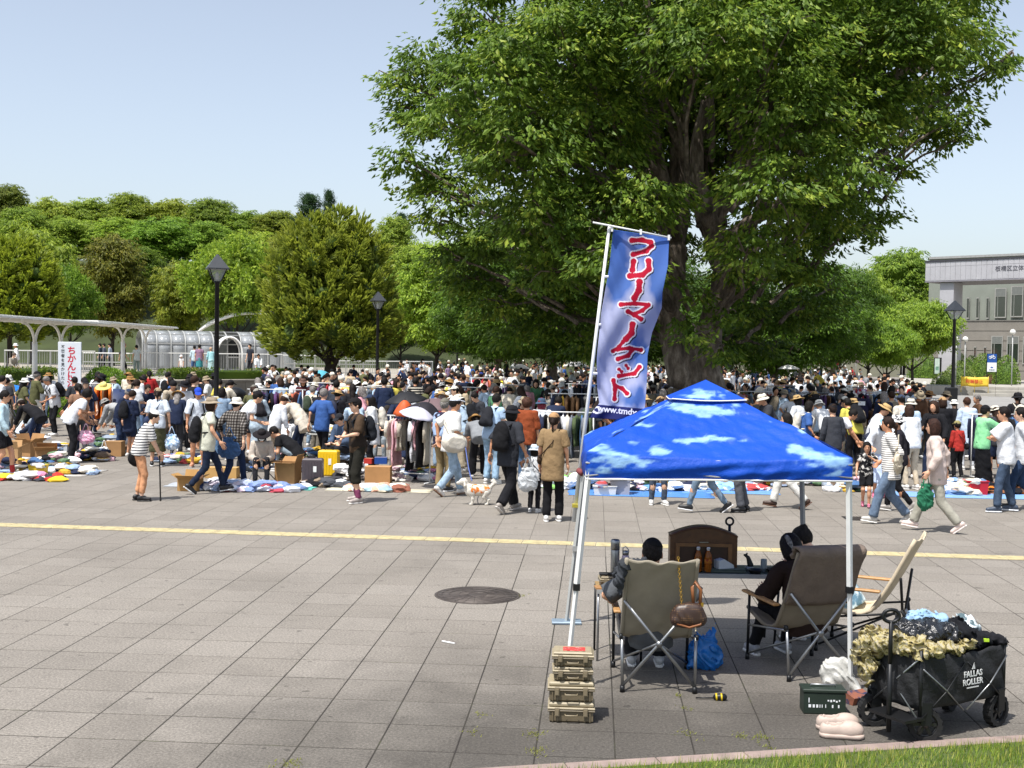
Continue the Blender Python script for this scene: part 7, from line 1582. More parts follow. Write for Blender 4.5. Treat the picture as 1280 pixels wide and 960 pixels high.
carton('cardboard box standing behind the left heaps', 38, 570, .4, .36, .34, -.4); carton('big crumpled brown paper box at the left edge', 14, 586, .34, .3, .44, .2, '#b8946a')
tub('yellow plastic tub of toys at the left stall', 48, 594, .3, .24, .2, '#dcbc30'); tub('white tub near the left cartons', 78, 566, .36, .28, .2, '#d5dbe0')
soft_bag('paper_bag', 'white paper bag standing beside the closed left carton', 'bag', G(130, 574) + Vector((0, 0, .42)), .28, .12, .3, '#e0e0de', mat('white_paper'), True)
# --- stall left of the walking pair
ground_sheet('grey sheet under the clothes beside the blue folding chair', 300, 607, 2.6, .9, '#a9aeb4'); ground_sheet('mint green sheet edge near the grey suitcase', 352, 610, 1.2, .6, '#6cc4b4')
carton('low open carton in front of the bucket hat walker', 238, 613, .36, .3, .22, -.1, '#b08a58'); carton('tall open carton with papers beside the grey suitcase', 360, 604, .40, .34, .40, -.15, '#a27c54'); carton('long wooden drawer under the denim bag person', 278, 597, .62, .3, .2, .05, '#c09a62', False)
carton('closed brown carton topped by a blue box near the brown tee man', 473, 604, .48, .34, .32, .05, '#b4875a', False); carton('small blue box resting on the closed brown carton', 476, 601, .24, .2, .12, .1, '#2c4f96', False, z=.335, cat='box')
carton('small red box resting on the closed brown carton', 461, 601, .16, .14, .10, -.2, '#b23a34', False, z=.335)
for a in (('blue and white clothes heap before the blue folding chair', 283, 612, .9, .4, .16, 26, ['#9fb2d0', '#d9dde6', '#3a4a70', '#c9c0cc', '#e0e2e6']), ('pastel heap of socks and shirts in front of the tall carton', 330, 613, 1.2, .42, .16, 34, ['#c5d0e6', '#d8c6d8', '#e2e4ea', '#7f93bd', '#b04a58', '#8ad0c4']), ('heap of dark shoes in front of the grey suitcase', 412, 608, .9, .35, .12, 22, ['#1d1d21', '#d9dbe0', '#4a4c52', '#8a7a68']),
  		('small wares laid out on the white sheet by the brown tee man', 470, 613, 1.0, .45, .05, 40, ['#e0dcd4', '#d8a890', '#9cb8c4', '#c9c0a8', '#8c5a4a', '#f0eee8']), ('white cushions and cloth behind the brown tee man', 437, 600, .5, .4, .42, 14, ['#dadada', '#e4e0d8', '#3b3b40']), ('bundle of cream cloth beside the white rack', 494, 600, .5, .4, .3, 16, ['#d8cfc0', '#e2ddd4', '#b9a0a8']),
  		('bags and clothes around the seated masked vendor', 345, 588, 1.4, .6, .4, 34), ('goods stacked around the seated man in blue', 425, 582, 1.2, .7, .5, 30), ('goods heaped under the white pipe rack', 520, 597, .9, .5, .25, 22), ('pink and white heap right of the white rack', 543, 600, .5, .5, .2, 16, ['#d98aa8', '#e4e4e4', '#8f9aa8'])): heap(*a)
ground_sheet('cream sheet of small wares by the brown tee man', 474, 613, 1.9, .5, '#cfc8b0')
suitcase('dark grey soft suitcase with a white tag', 391, 606, .38, .50, .22, '#4a4146', .1); suitcase('bright yellow hard suitcase behind the grey one', 411, 598, .38, .56, .24, '#e2b81a', -.05)
t = empty('folding_chair', G(328, 603), GROT - .5); tag(t, 'small blue folding chair beside the tall open carton', 'chair'); BL_ = mat('blue_fabric', '#2a5fae', .7)
MB().box(-.18, .18, -.16, .16, .28, .30).obj('seat', BL_, t); MB().box(-.18, .18, .15, .17, .42, .56).obj('backrest', BL_, t)
for s_ in (-1, 1):
	MB().tube([(s_ * .18, -.2, .01), (s_ * .18, .17, .58)], .011, 6).obj('leg', LGREY, t); MB().tube([(s_ * .19, .2, .01), (s_ * .19, -.16, .3)], .011, 6).obj('leg', LGREY, t)
def table(lab, px, py, w, d, h, top='#c8c8c4', rz=0.0, group='folding tables of the market'):
	t = empty('folding_table', G(px, py), GROT + rz); tag(t, lab, 'table', group); MB().box(-w / 2, w / 2, -d / 2, d / 2, h - .03, h, 0, None, .006).obj('tabletop', PLAS, t, color=top)
	for sx in (-1, 1):
		for sy in (-1, 1): MB().tube([(sx * (w / 2 - .05), sy * (d / 2 - .05), 0), (sx * (w / 2 - .05), sy * (d / 2 - .05), h - .031)], .013, 6).obj('leg', LGREY, t)
	return t
table('white market table under the leaning cream blouse person', 402, 575, 1.1, .6, .62); heap('goods on the white market table near the cream blouse', 402, 575, .9, .45, .12, 20, z=.63)
MB_ = tub('bright blue cool box on the market table', 415, 560, .4, .3, .22, '#1f93d2', 0, '#2aa0dd')
table('market table behind the pale blue polo man', 640, 572, 1.4, .6, .66); heap('goods on the table behind the polo man', 640, 572, 1.2, .45, .12, 26, z=.67)
# --- under and behind the canopy
ground_sheet('blue sheet behind the canopy legs on the left', 800, 617, 2.6, 1.0, '#4f84c8'); ground_sheet('pale blue sheet behind the black sneaker walker', 910, 614, 1.8, .9, '#6a9ad4')
for a in (('white clothes heap left of the canopy pole', 716, 610, .9, .5, .28, 26, ['#e4e4e4', '#c9d0d8', '#8cc46a', '#d9dbe0', '#1d1d21']), ('heap of clothes right of the grey plastic tub', 800, 612, .9, .5, .3, 28), ('pale blue heap behind the jeans person', 836, 613, .9, .4, .12, 24, ['#cfe0f0', '#6a9ad4', '#e4e4e4', '#2b3148']), ('dark bags behind the striding jeans person', 852, 603, .8, .5, .35, 20, ['#1d1d21', '#2b3148', '#6c7078']),
  		('small wares on the blue sheet right of the striding person', 912, 612, 1.3, .4, .08, 34, ['#e4e4e4', '#8fb4dc', '#3a6cb0', '#c9c2b4', '#b44a4a']), ('heap of clothes behind the dark grey trousers', 960, 606, .9, .5, .25, 20)): heap(*a)
tub('white plastic tub just right of the canopy pole', 756, 618, .42, .3, .16, '#dcdcda'); tub('pale grey storage tub with lid behind the canopy', 775, 618, .36, .3, .26, '#a4a4ac', 0, '#8f9098'); heap('things piled on the grey storage tub', 775, 618, .3, .24, .1, 10, z=.3)
# --- right stall
ground_sheet('long pale blue sheet behind the folded arms man', 1215, 620, 3.2, .8, '#7fa8dc')
for a in (('blue and white cloth heap behind the grey trousers woman', 1192, 616, .8, .5, .3, 26, ['#b9cde4', '#d9c9bc', '#e4e4e4', '#7f9cc4']), ('cream bundle on the pale blue sheet', 1204, 618, .4, .3, .2, 10, ['#d8ccb8', '#e4dccc', '#c9a890']), ('orange and brown bags by the folded arms man', 1258, 616, .7, .4, .25, 18, ['#d87a2c', '#8a5a3c', '#1d1d21']), ('black bag heap right of the red crate', 1237, 615, .3, .3, .25, 9, ['#1a1a1e', '#26262c']),
  		('dark and coloured goods behind the small girl', 1062, 613, 1.0, .5, .25, 24), ('heap behind the yellow shirt person', 1030, 606, 1.0, .5, .3, 22)): heap(*a)
tub('red plastic crate with green goods on the blue sheet', 1219, 618, .40, .30, .26, '#b81e2c'); carton('white carton left of the red crate', 1206, 617, .26, .22, .26, .1, '#d8d8d6', False)
# --- parasols and umbrellas
def umbrella(lab, px, py, D, r, color, tilt=(0, 0), pole=.95, group='open umbrellas in the market', hgt=.28):
	top = W(px, py, D); t = empty('umbrella', top); t.rotation_euler = (R(tilt[0]), R(tilt[1]), rnd.uniform(0, .7)); tag(t, lab, 'umbrella', group)
	def fn(u, v):
		a_ = u * 2 * PI; sc3 = .93 + .07 * abs(math.cos(4 * a_)); rr = r * v * (sc3 if v > .5 else 1); return (rr * math.cos(a_), rr * math.sin(a_), -hgt * v ** 1.7 - .001)
	m = MB(); m.sheet(fn, 32, 7, .004); m.obj('canopy', mat('umbrella_cloth', None, .6, 0, .05, 4, trans=.25), t, color=color)
	MB().tube([(0, 0, .06), (0, 0, -pole)], .009, 6).obj('shaft', DARKM, t)
	for k in range(8): a_ = k * PI / 4; MB().tube([(0, 0, -.02), (r * .55 * math.cos(a_), r * .55 * math.sin(a_), -hgt * .36 - .01), (r * .95 * math.cos(a_), r * .95 * math.sin(a_), -hgt * .92 - .01)], .004, 4).obj('rib', DARKM, t)
umbrella('black umbrella open on its own among the stalls', 507, 490, 23.5, .42, '#212126', (6, -6), hgt=.17); umbrella('white umbrella tilted below the black one', 524, 509, 22, .34, '#dcdae8', (10, 12), hgt=.16)
umbrella('dark umbrella lying behind the white one', 536, 503, 23, .42, '#29262e', (-8, 18)); umbrella('dusty brown umbrella near the vest man', 549, 498, 24, .44, '#7b6468', (5, 10), hgt=.2); umbrella('orange umbrella folded low behind the white one', 506, 500, 23, .22, '#d8622c', (10, 0), .4)
umbrella('navy parasol tilted behind the bright clothes rack', 150, 489, 33, .62, '#2d3c64', (24, 10)); umbrella('white parasol high over the far crowd near the flag', 720, 451, 62, .62, '#e6e4e0'); umbrella('white parasol over the crowd above the right canopy slope', 986, 456, 46, .42, '#ecebe6', hgt=.16)
umbrella('pale parasol in the far crowd left of the flag', 650, 455, 70, .6, '#dcd6c6'); umbrella('aqua parasol at the foot of the cypress', 403, 463, 56, .6, '#5fb8cc', (12, 4))
# straw hat and cloth on the bright rack, blue cover at the left
hatm = CFIG['standing'].cap(.012, 'wide'); V = hatm[0] - hatm[0].mean(0); me = np_mesh('sun_hat', V, hatm[1]); me.materials.append(FAB); o = link('sun_hat', me, None, None, W(129, 481, 28.6), (R(25), 0, 0), '#e2cf7a'); tag(o, 'pale yellow sun hat perched on the bright clothes rack', 'hat')
# --- bicycles at far left, prams at right
def bicycle(lab, p, rz, color):
	t = empty('bicycle', p, rz); tag(t, lab, 'bicycle', 'bicycles parked at the left')
	for y, n_ in ((-.52, 0), (.52, 1)):
		m = MB(); m.tube([(0, y + .33 * math.cos(a * PI / 12), .33 + .33 * math.sin(a * PI / 12)) for a in range(24)], .018, 6, closed=True)
		for a in range(8): m.tube([(0, y, .33), (0, y + .32 * math.cos(a * PI / 4 + .3), .33 + .32 * math.sin(a * PI / 4 + .3))], .003, 3)
		m.obj('wheel', DARKM, t)
	m = MB()
	for a, b in (((-.52, .33), (-.15, .75)), ((-.15, .8), (-.08, .3)), ((-.08, .3), (.40, .72)), ((-.13, .68), (.38, .78)), ((-.52, .33), (-.08, .3)), ((.36, .98), (.52, .33))): m.tube([(0, a[0], a[1]), (0, b[0], b[1])], .017, 6)
	m.obj('frame', PAINTW, t, color=color); m = MB(); m.tube([(-.27, .22, .98), (-.2, .34, 1.02), (.2, .34, 1.02), (.27, .22, .98)], .012, 6); m.obj('handlebar', LGREY, t); MB().cbox((0, -.17, .84), (.13, .24, .06), 0, None, .02).obj('saddle', DARKM, t)
	m = MB(); m.box(-.17, .17, .42, .66, .82, 1.02); m.obj('basket', DARKM, t); m = MB(); m.tube([(0, -.06, .28), (0.09, -.06, .16), (.16, -.06, .16)], .012, 5); m.obj('pedal', DARKM, t)
bicycle('bicycle beneath the bright blue cover at far left', WX(10, 36), .9, '#8a8c90'); bicycle('dark bicycle leaning right of the blue covered one', WX(30, 37), .6, '#3a3c40'); bicycle('bicycle half out of frame at the far left edge', WX(-8, 34), 1.1, '#7c3030')
me = np_mesh('cover', *sdf([('e', (0, 0, .3), I3, (.55, .5, .26), .05), ('c', (-.3, 0, .2), (.3, .1, .15), .2, .22, .1)], .03, wr=.02, seed=3)); me.materials.append(mat('blue_vinyl', '#1d74c8', .4, 0, .08, 5)); tag(link('blue_cover', me, None, None, WX(12, 35.5, .75)), 'bright blue vinyl cover thrown over a parked bicycle', 'cover')
def pram(lab, px, D, rz, hood, H=1.0):
	t = empty('pram', WX(px, D), rz); tag(t, lab, 'pram', 'prams parked at the right')
	m = MB(); m.sheet(lambda u, v: (.24 * (1 - 2 * u) * 1.0, -.1 + .34 * math.sin(v * PI * .55) * (1 if v < 2 else 0) - .1, .62 + .36 * math.cos(v * PI * .5) - .05 * (2 * u - 1) ** 2), 8, 10, .02); m.obj('hood', FAB, t, color=hood)
	addmesh('seat', sdf([('c', (0, -.05, .42), (0, .25, .38), .17, .15, .05), ('c', (0, -.05, .42), (0, -.22, .75), .17, .14, .05)], .03), FAB, t, '#26272c')
	for s_ in (-1, 1):
		MB().tube([(s_ * .24, .42, .1), (s_ * .24, -.3, .75), (s_ * .24, -.5, 1.0)], .014, 6).obj('frame_tube', LGREY, t); MB().tube([(s_ * .24, -.35, .1), (s_ * .24, .12, .5)], .014, 6).obj('frame_tube', LGREY, t)
		for y in (.42, -.35): MB().tube([(s_ * .24 - .02, y, .09), (s_ * .24 + .02, y, .09)], .09, 12).obj('wheel', DARKM, t)
	MB().tube([(-.24, -.5, 1.0), (.24, -.5, 1.0)], .017, 8).obj('handle', DARKM, t)
for (px, D, rz, c, lb) in ((1210, 36, 2.2, '#1d222c', 'dark pram with a big hood near the right lamp'), (1228, 38, 1.2, '#2b3a52', 'navy pram beside the biggest dark pram'), (1243, 34, 2.6, '#b9a48c', 'pram with a beige cloth over its hood'), (1256, 35, .6, '#232a4a', 'deep blue hooded pram at the right of the row'), (1196, 34, -.8, '#3c3f44', 'grey pram nearest the right lamp base'), (1272, 33, 1.9, '#c9ccd2', 'pale pram by the right edge of the market'), (1160, 35, 2.0, '#2a2c30', 'pram in the crowd left of the right lamp')): pram(lb, px, D, rz, c)
# sports shirt on a hanger
t = empty('sports_shirt', W(1070, 500, 30)); tag(t, 'navy sports shirt with white shoulders hung up in the crowd', 'shirt'); b_, = (MB(),)
o = link('shirt_body', GM['shirt'][0], None, t, (0, 0, .1), R(90), '#26263f'); o.scale = (1, 1.5, .8); MB().box(-.22, .22, -.045, -.03, -.13, -.03).obj('white_yoke', WHT, t); m = MB(); m.tube([(0, 0, .12), (0, 0, -1.9 + .3)], .012, 5); m.obj('stand', LGREY, t)
# ====== THE BLUE CANOPY
FL, FR, BR, BL = W(733, 598, 9.11), W(1065, 601, 8.97), W(1004, 592, 10.98), W(729, 588, 11.12)
APX = W(882, 479, 10.05)
VH = [.20, .17, .22, .33]
tops = [FL + Vector((0, 0, VH[0])), FR + Vector((0, 0, VH[1])), BR + Vector((0, 0, VH[2])), BL + Vector((0, 0, VH[3]))]; hems = [FL, FR, BR, BL]
CL = [(887, 513, 42, 8, 1), (847, 507, 20, 5, .9), (884, 493, 26, 8, .9), (890, 549, 40, 5, .95), (856, 551, 16, 3.5, .9), (800, 530, 17, 4.5, .9), (792, 553, 9, 3.5, .9), (765, 569, 27, 12, .75), (787, 576, 37, 11, .6), (741, 557, 10, 9, .9), (825, 563, 13, 6, .9),
  	(990, 561, 11, 7, 1), (1012, 566, 18, 7, .9), (1028, 577, 32, 9, .75), (1047, 577, 16, 8, .8), (1003, 538, 8, 3, .8), (751, 533, 13, 4, .9), (940, 590, 0.1, 1, 0), (960, 527, 12, 3, .35), (1045, 592, 20, 5, .5), (750, 588, 22, 6, .5)]
def cloud_col(V, front):
	V = np.asarray(V); blue = np.array(lin('#1252c4')); deep = np.array(lin('#0b3c9c')); whi = np.array(lin('#9cc6e6')); n1 = fbm(V * [11, 11, 34], 5, 4); n2 = fbm(V * [3, 3, 6], 3, 9)
	if front:
		P = np.array([pix(v) for v in V]); c = 0
		for (x, y, rx, ry, s_) in CL: c = c + s_ * np.exp(-(((P[:, 0] - x) / rx) ** 2 + ((P[:, 1] - y) / ry) ** 2) * 1.1)
		c = c * 1.25 + (n1 - .5) * 2.6 * np.clip(c * 3, 0, 1) - .12
	else: c = np.clip((fbm(V * [2.6, 2.6, 6], 5, 13) - .54) * 7, 0, 1) * (.3 + n1)
	c = (np.clip((c - .32) * 2.2, 0, 1) * (.45 + .55 * np.clip(fbm(V * [16, 16, 50], 4, 8) * 2 - .35, 0, 1)))[:, None]; base = blue * (1 - .5 * n2[:, None]) + deep * .5 * n2[:, None]
	return base * (1 - c) + whi * c
def wrk(p, u, v, amp=1.0):
	q = np.array([[p.x * 2.2 + v * 3, p.y * 2.2, v * 2.0 + u * 1.2]]); return (fbm(q * 2.0, 4, 17)[0] - .5) * .06 * amp + .005 * math.sin(u * 60 + v * 14) * (1 - v) + .007 * math.sin(v * 48 + 5 * math.sin(u * 5)) * (1 - v) ** 2 * math.sin(PI * u) + .006 * (abs(math.sin(u * 8 + v * 21 + 2 * math.sin(u * 11))) - .5) * math.sin(PI * u)
can = empty('canopy_tent', ((FL + BR) / 2).xy.to_3d()); org = can.location.copy(); tag(can, 'blue pop up canopy printed with white clouds on white legs', 'canopy tent')
CAN = colmat('canopy_print', .58, .18, False, 16, .5, .02, .3)
Vc, Fc, Cc, oc = [], [], [], 0
for k in range(4):
	a, b = tops[k], tops[(k + 1) % 4]; ha, hb = hems[k], hems[(k + 1) % 4]; nu, nv = 110, 60
	v_ = []
	for j in range(nv + 1):
		for i in range(nu + 1):
			u, v = i / nu, j / nv; e = a.lerp(b, u); p = e.lerp(APX, v); sag = -.055 * math.sin(PI * u) * (1 - v) * (1 - abs(2 * v - 1) * .4)
			v_.append(p + Vector((0, 0, sag + wrk(p, u, v) * math.sin(PI * min(1, .12 + v)) * (1 - v) ** .3)))
	f_ = [(j * (nu + 1) + i, j * (nu + 1) + i + 1, (j + 1) * (nu + 1) + i + 1, (j + 1) * (nu + 1) + i) for j in range(nv) for i in range(nu)]
	Vc += v_; Fc += [tuple(x + oc for x in f) for f in f_]; Cc.append(cloud_col(v_, k in (0,))); oc += len(v_)
	v_ = []; nv2 = 12; out_ = ((ha + hb) / 2 - org).xy.to_3d().normalized()
	for j in range(nv2 + 1):
		for i in range(nu + 1):
			u, v = i / nu, j / nv2; e = a.lerp(b, u) + Vector((0, 0, -.033 * math.sin(PI * u) + wrk(a.lerp(b, u), u, 0) * math.sin(PI * .12))); h_ = ha.lerp(hb, u); v_.append(e.lerp(h_, v) + out_ * (.010 * math.sin(u * 33 + v * 5 + 3 * math.sin(u * 9)) * v * math.sin(PI * u) + .008 * math.sin(v * 9 + u * 12) * math.sin(PI * v) * math.sin(PI * u) + .022 * math.sin(v * PI) ** .8 * math.sin(PI * min(1, max(0, u))) ** .3))
	f_ = [(j * (nu + 1) + i + 1, j * (nu + 1) + i, (j + 1) * (nu + 1) + i, (j + 1) * (nu + 1) + i + 1) for j in range(nv2) for i in range(nu)]
	Vc += v_; Fc += [tuple(x + oc for x in f) for f in f_]; Cc.append(cloud_col(v_, k in (0,))); oc += len(v_)
me = np_mesh('canopy', np.array(Vc) - np.array(org), np.array(Fc), True, np.concatenate(Cc)); import bmesh; bm = bmesh.new(); bm.from_mesh(me); bmesh.ops.remove_doubles(bm, verts=bm.verts, dist=.0008); bmesh.ops.recalc_face_normals(bm, faces=bm.faces); bm.to_mesh(me); bm.free(); me.materials.append(CAN); link('canopy', me, None, can)
# vent cap over the peak
Vc, Fc, Cc, oc = [], [], [], 0
for k in range(4):
	a = tops[k].lerp(APX, .70) + Vector((0, 0, .035)); b = tops[(k + 1) % 4].lerp(APX, .70) + Vector((0, 0, .035)); ap = APX + Vector((0, 0, .03)); nu, nv = 40, 16
	v_ = [(a.lerp(b, i / nu) + Vector((0, 0, -.012 * math.sin(PI * i / nu)))).lerp(ap, j / nv) for j in range(nv + 1) for i in range(nu + 1)]
	Vc += v_; Fc += [tuple(x + oc for x in (j * (nu + 1) + i, j * (nu + 1) + i + 1, (j + 1) * (nu + 1) + i + 1, (j + 1) * (nu + 1) + i)) for j in range(nv) for i in range(nu)]; Cc.append(cloud_col(v_, k == 0)); oc += len(v_)
	m = MB(); m.tube([a.lerp(b, i / 8) + Vector((0, 0, -.012 * math.sin(PI * i / 8) - .004)) - org for i in range(9)], .005, 5); m.obj('vent_piping', WPAINT, can)
me = np_mesh('vent_cap', np.array(Vc) - np.array(org), np.array(Fc), True, np.concatenate(Cc)); me.materials.append(CAN); link('vent_cap', me, None, can)
for k in range(4):
	a, b = hems[k] - org, hems[(k + 1) % 4] - org; m = MB(); m.tube([a - Vector((0, 0, .004)), b - Vector((0, 0, .004))], .008, 6); m.obj('hem', WPAINT, can)
	for s_ in range(3):
		p0 = a.lerp(b, .04) ; q0 = a.lerp(b, .96); mid = a.lerp(b, .5); m = MB()
	m.tube([a + Vector((0, 0, .12)), mid + Vector((0, 0, .02)), b + Vector((0, 0, .12))], .009, 6); m.obj('truss', LGREY, can); m = MB(); m.tube([a + Vector((0, 0, .02)), mid + Vector((0, 0, .14)), b + Vector((0, 0, .02))], .009, 6); m.obj('truss', LGREY, can)
feet = [G(706.5, 867), G(1063, 868), G(1006.5, 797), G(708, 779)]
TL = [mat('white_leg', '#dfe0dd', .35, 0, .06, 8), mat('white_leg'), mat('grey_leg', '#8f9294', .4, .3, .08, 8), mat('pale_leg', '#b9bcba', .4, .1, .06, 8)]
for k in range(4):
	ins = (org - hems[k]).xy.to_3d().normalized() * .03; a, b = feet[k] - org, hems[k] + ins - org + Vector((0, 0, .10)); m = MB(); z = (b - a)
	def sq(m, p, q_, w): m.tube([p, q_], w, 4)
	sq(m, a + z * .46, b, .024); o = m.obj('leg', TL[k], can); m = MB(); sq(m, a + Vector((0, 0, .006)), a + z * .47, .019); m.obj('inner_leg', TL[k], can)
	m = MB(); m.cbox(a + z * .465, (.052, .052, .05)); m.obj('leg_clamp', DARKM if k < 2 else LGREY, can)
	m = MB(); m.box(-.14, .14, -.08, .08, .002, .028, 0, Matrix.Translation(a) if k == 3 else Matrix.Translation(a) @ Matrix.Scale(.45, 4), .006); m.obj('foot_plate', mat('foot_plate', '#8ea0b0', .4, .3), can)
m = MB(); m.tube([W(723, 588, 11.16) - org, W(728, 592, 11.1) - org], .028, 8); m.obj('strap', mat('red_strap', '#7c3c3c', .8), can); m = MB(); m.cbox(W(722, 632, 11.2) - org, (.1, .07, .03)); m.obj('strap', mat('yellow_strap', '#a89c34', .8), can)
# ====== BANNER ON ITS POLE
BD = 11.28
bn = empty('banner_flag', G(717, 652)); bn.location = WX(717, BD); borg = bn.location.copy(); tag(bn, 'tall blue and white market banner with red Japanese lettering', 'banner')
m = MB(); m.tube([W(762, 281, BD) - borg, W(740, 460, BD) - borg, W(717, 652, BD - .05) - borg], [.014, .017, .02], 8); m.obj('pole', mat('white_leg'), bn)
m = MB(); m.tube([W(741, 278, BD - .03) - borg, W(790, 287.5, BD - .03) - borg, W(839, 297.5, BD + .02) - borg], .009, 6); m.obj('cross_arm', mat('white_leg'), bn)
LE = [(287, 766.5), (332, 762), (391, 751.5), (447, 746), (480, 746), (504, 749), (522, 735)]; RE = [(297, 836.5), (332, 835), (366, 828), (385, 827), (416, 815), (444, 809.5), (479, 808.5), (512, 806), (527, 806)]
def edge(E, y): return float(np.interp(y, [e[0] for e in E], [e[1] for e in E]))
ST = [[(320, 130), (360, 128), (395, 138), (398, 152), (378, 172), (325, 186)], [(326, 214), (322, 248)], [(386, 212), (388, 245), (362, 268), (312, 272)], [(350, 296), (347, 330), (330, 360)], [(276, 386), (330, 382), (386, 388), (362, 410), (330, 424)], [(304, 414), (330, 428), (356, 444)], [(322, 466), (318, 500), (296, 524)],
  	[(284, 536), (268, 556), (244, 572)], [(262, 566), (310, 560), (356, 568)], [(322, 566), (304, 590), (264, 604)], [(268, 645), (278, 655)], [(296, 630), (304, 641)], [(350, 636), (330, 662), (268, 672)], [(246, 690), (252, 725), (250, 764)], [(254, 712), (280, 722), (300, 742)]]
WD = {0: 10, 1: 11, 2: 11, 3: 12.5, 4: 8.5, 5: 9, 6: 12, 7: 8, 8: 8, 9: 9, 10: 6, 11: 6, 12: 8.5, 13: 8.5, 14: 8.5}
def seg_d(P, pts):
	d = np.full(len(P), 1e9)
	for a, b in zip(pts[:-1], pts[1:]):
		a, b = np.array(a), np.array(b); ab = b - a; t_ = np.clip(((P - a) @ ab) / (ab @ ab), 0, 1); d = np.minimum(d, np.linalg.norm(P - a - t_[:, None] * ab, axis=1) - 2.6 * (np.abs(t_ - .5) * 2) ** 2 + 1.2)
	return d
nu, nv = 120, 340; PX = []; V = []
for j in range(nv + 1):
	v = j / nv
	for i in range(nu + 1):
		u = i / nu; yy = 287 + v * 235; yl = yy; xl_ = edge(LE, yl); yr = 297 + v * 230; xr = edge(RE, yr); x = xl_ + (xr - xl_) * u; y = yl + (yr - yl) * u
		wv = .05 * math.sin(v * 9 + u * 2.5) * (.3 + u) + .018 * math.sin(u * 13 + v * 16) * (.4 + .6 * v) + .012 * math.sin(v * 40 - u * 25) * max(0, 1 - u * 2.2)
		PX.append((x, y)); V.append(W(x, y, BD + wv) - borg)
PX = np.array(PX); q = np.c_[(PX[:, 0] - 690) * 3.2, (PX[:, 1] - 260) * 3.2]; z3 = np.c_[PX * [.035, .02], PX[:, :1] * 0]
n1 = fbm(z3, 4, 5); vv = (PX[:, 1] - 287) / 235; mixv = np.clip((n1 - .5) * 5 + (vv - .3) * 1.5, 0, 1)[:, None]
c = np.array(lin('#5274b8')) * (1 - mixv) + np.array(lin('#b2b7d6')) * mixv
top_ = np.clip((.25 - vv) * 4, 0, 1)[:, None]; c = c * (1 - top_ * .6) + np.array(lin('#3f66bd')) * top_ * .6
for kind, off_, ex, colr in (('sh', (5, 5), 3.5, '#15152a'), ('wh', (0, 0), 5.2, '#e8e6ee'), ('rd', (0, 0), 0, '#c01836')):
	for k, s_ in enumerate(ST):
		d = seg_d(q - np.array(off_), s_); mk = (d < WD[k] + ex)[:, None]; c = np.where(mk, np.array(lin(colr)), c)
edge_y = 505 + (PX[:, 0] - 740) * .09; c = np.where((PX[:, 1] > edge_y)[:, None], np.array(lin('#232a66')), c); dg2 = np.hypot(q[:, 0] - 182, (q[:, 1] - 808) * 1.6); c = np.where(((dg2 < 24) & (dg2 > 13) & ~((q[:, 0] > 190) & (q[:, 1] < 806)) & (PX[:, 1] > edge_y))[:, None], np.array(lin('#e8e8f0')), c)
i_, j_ = np.meshgrid(np.arange(nu), np.arange(nv)); a_ = (j_ * (nu + 1) + i_).ravel(); F = np.stack([a_, a_ + 1, a_ + nu + 2, a_ + nu + 1], 1)
me = np_mesh('banner_cloth', np.array(V), F, True, c); me.materials.append(colmat('banner_print', .75, .3, False, 30, .25, .006, .2)); o = link('banner_cloth', me, None, bn); md = o.modifiers.new('thickness', 'SOLIDIFY'); md.thickness = .002
put_text('www.tmdx.co.jp', .082, '#eceaf2', bn, tuple(W(783, 514.5, BD - .085) - borg), rz=R(0), bold=.002).rotation_euler = (R(90), R(5.5), 0)
for (x, y) in ((764, 286), (800, 290), (835, 297)): m = MB(); m.cbox(W(x + 1, y, BD - .02) - borg, (.02, .02, .05)); m.obj('loop', WPAINT, bn)
for (y) in (346, 406, 467): x = edge(LE, y); xp = 762 - (y - 281) * .1215; m = MB(); m.tube([W(xp, y, BD) - borg, W(x + 1, y, BD) - borg], .014, 5); m.obj('loop', WPAINT, bn)
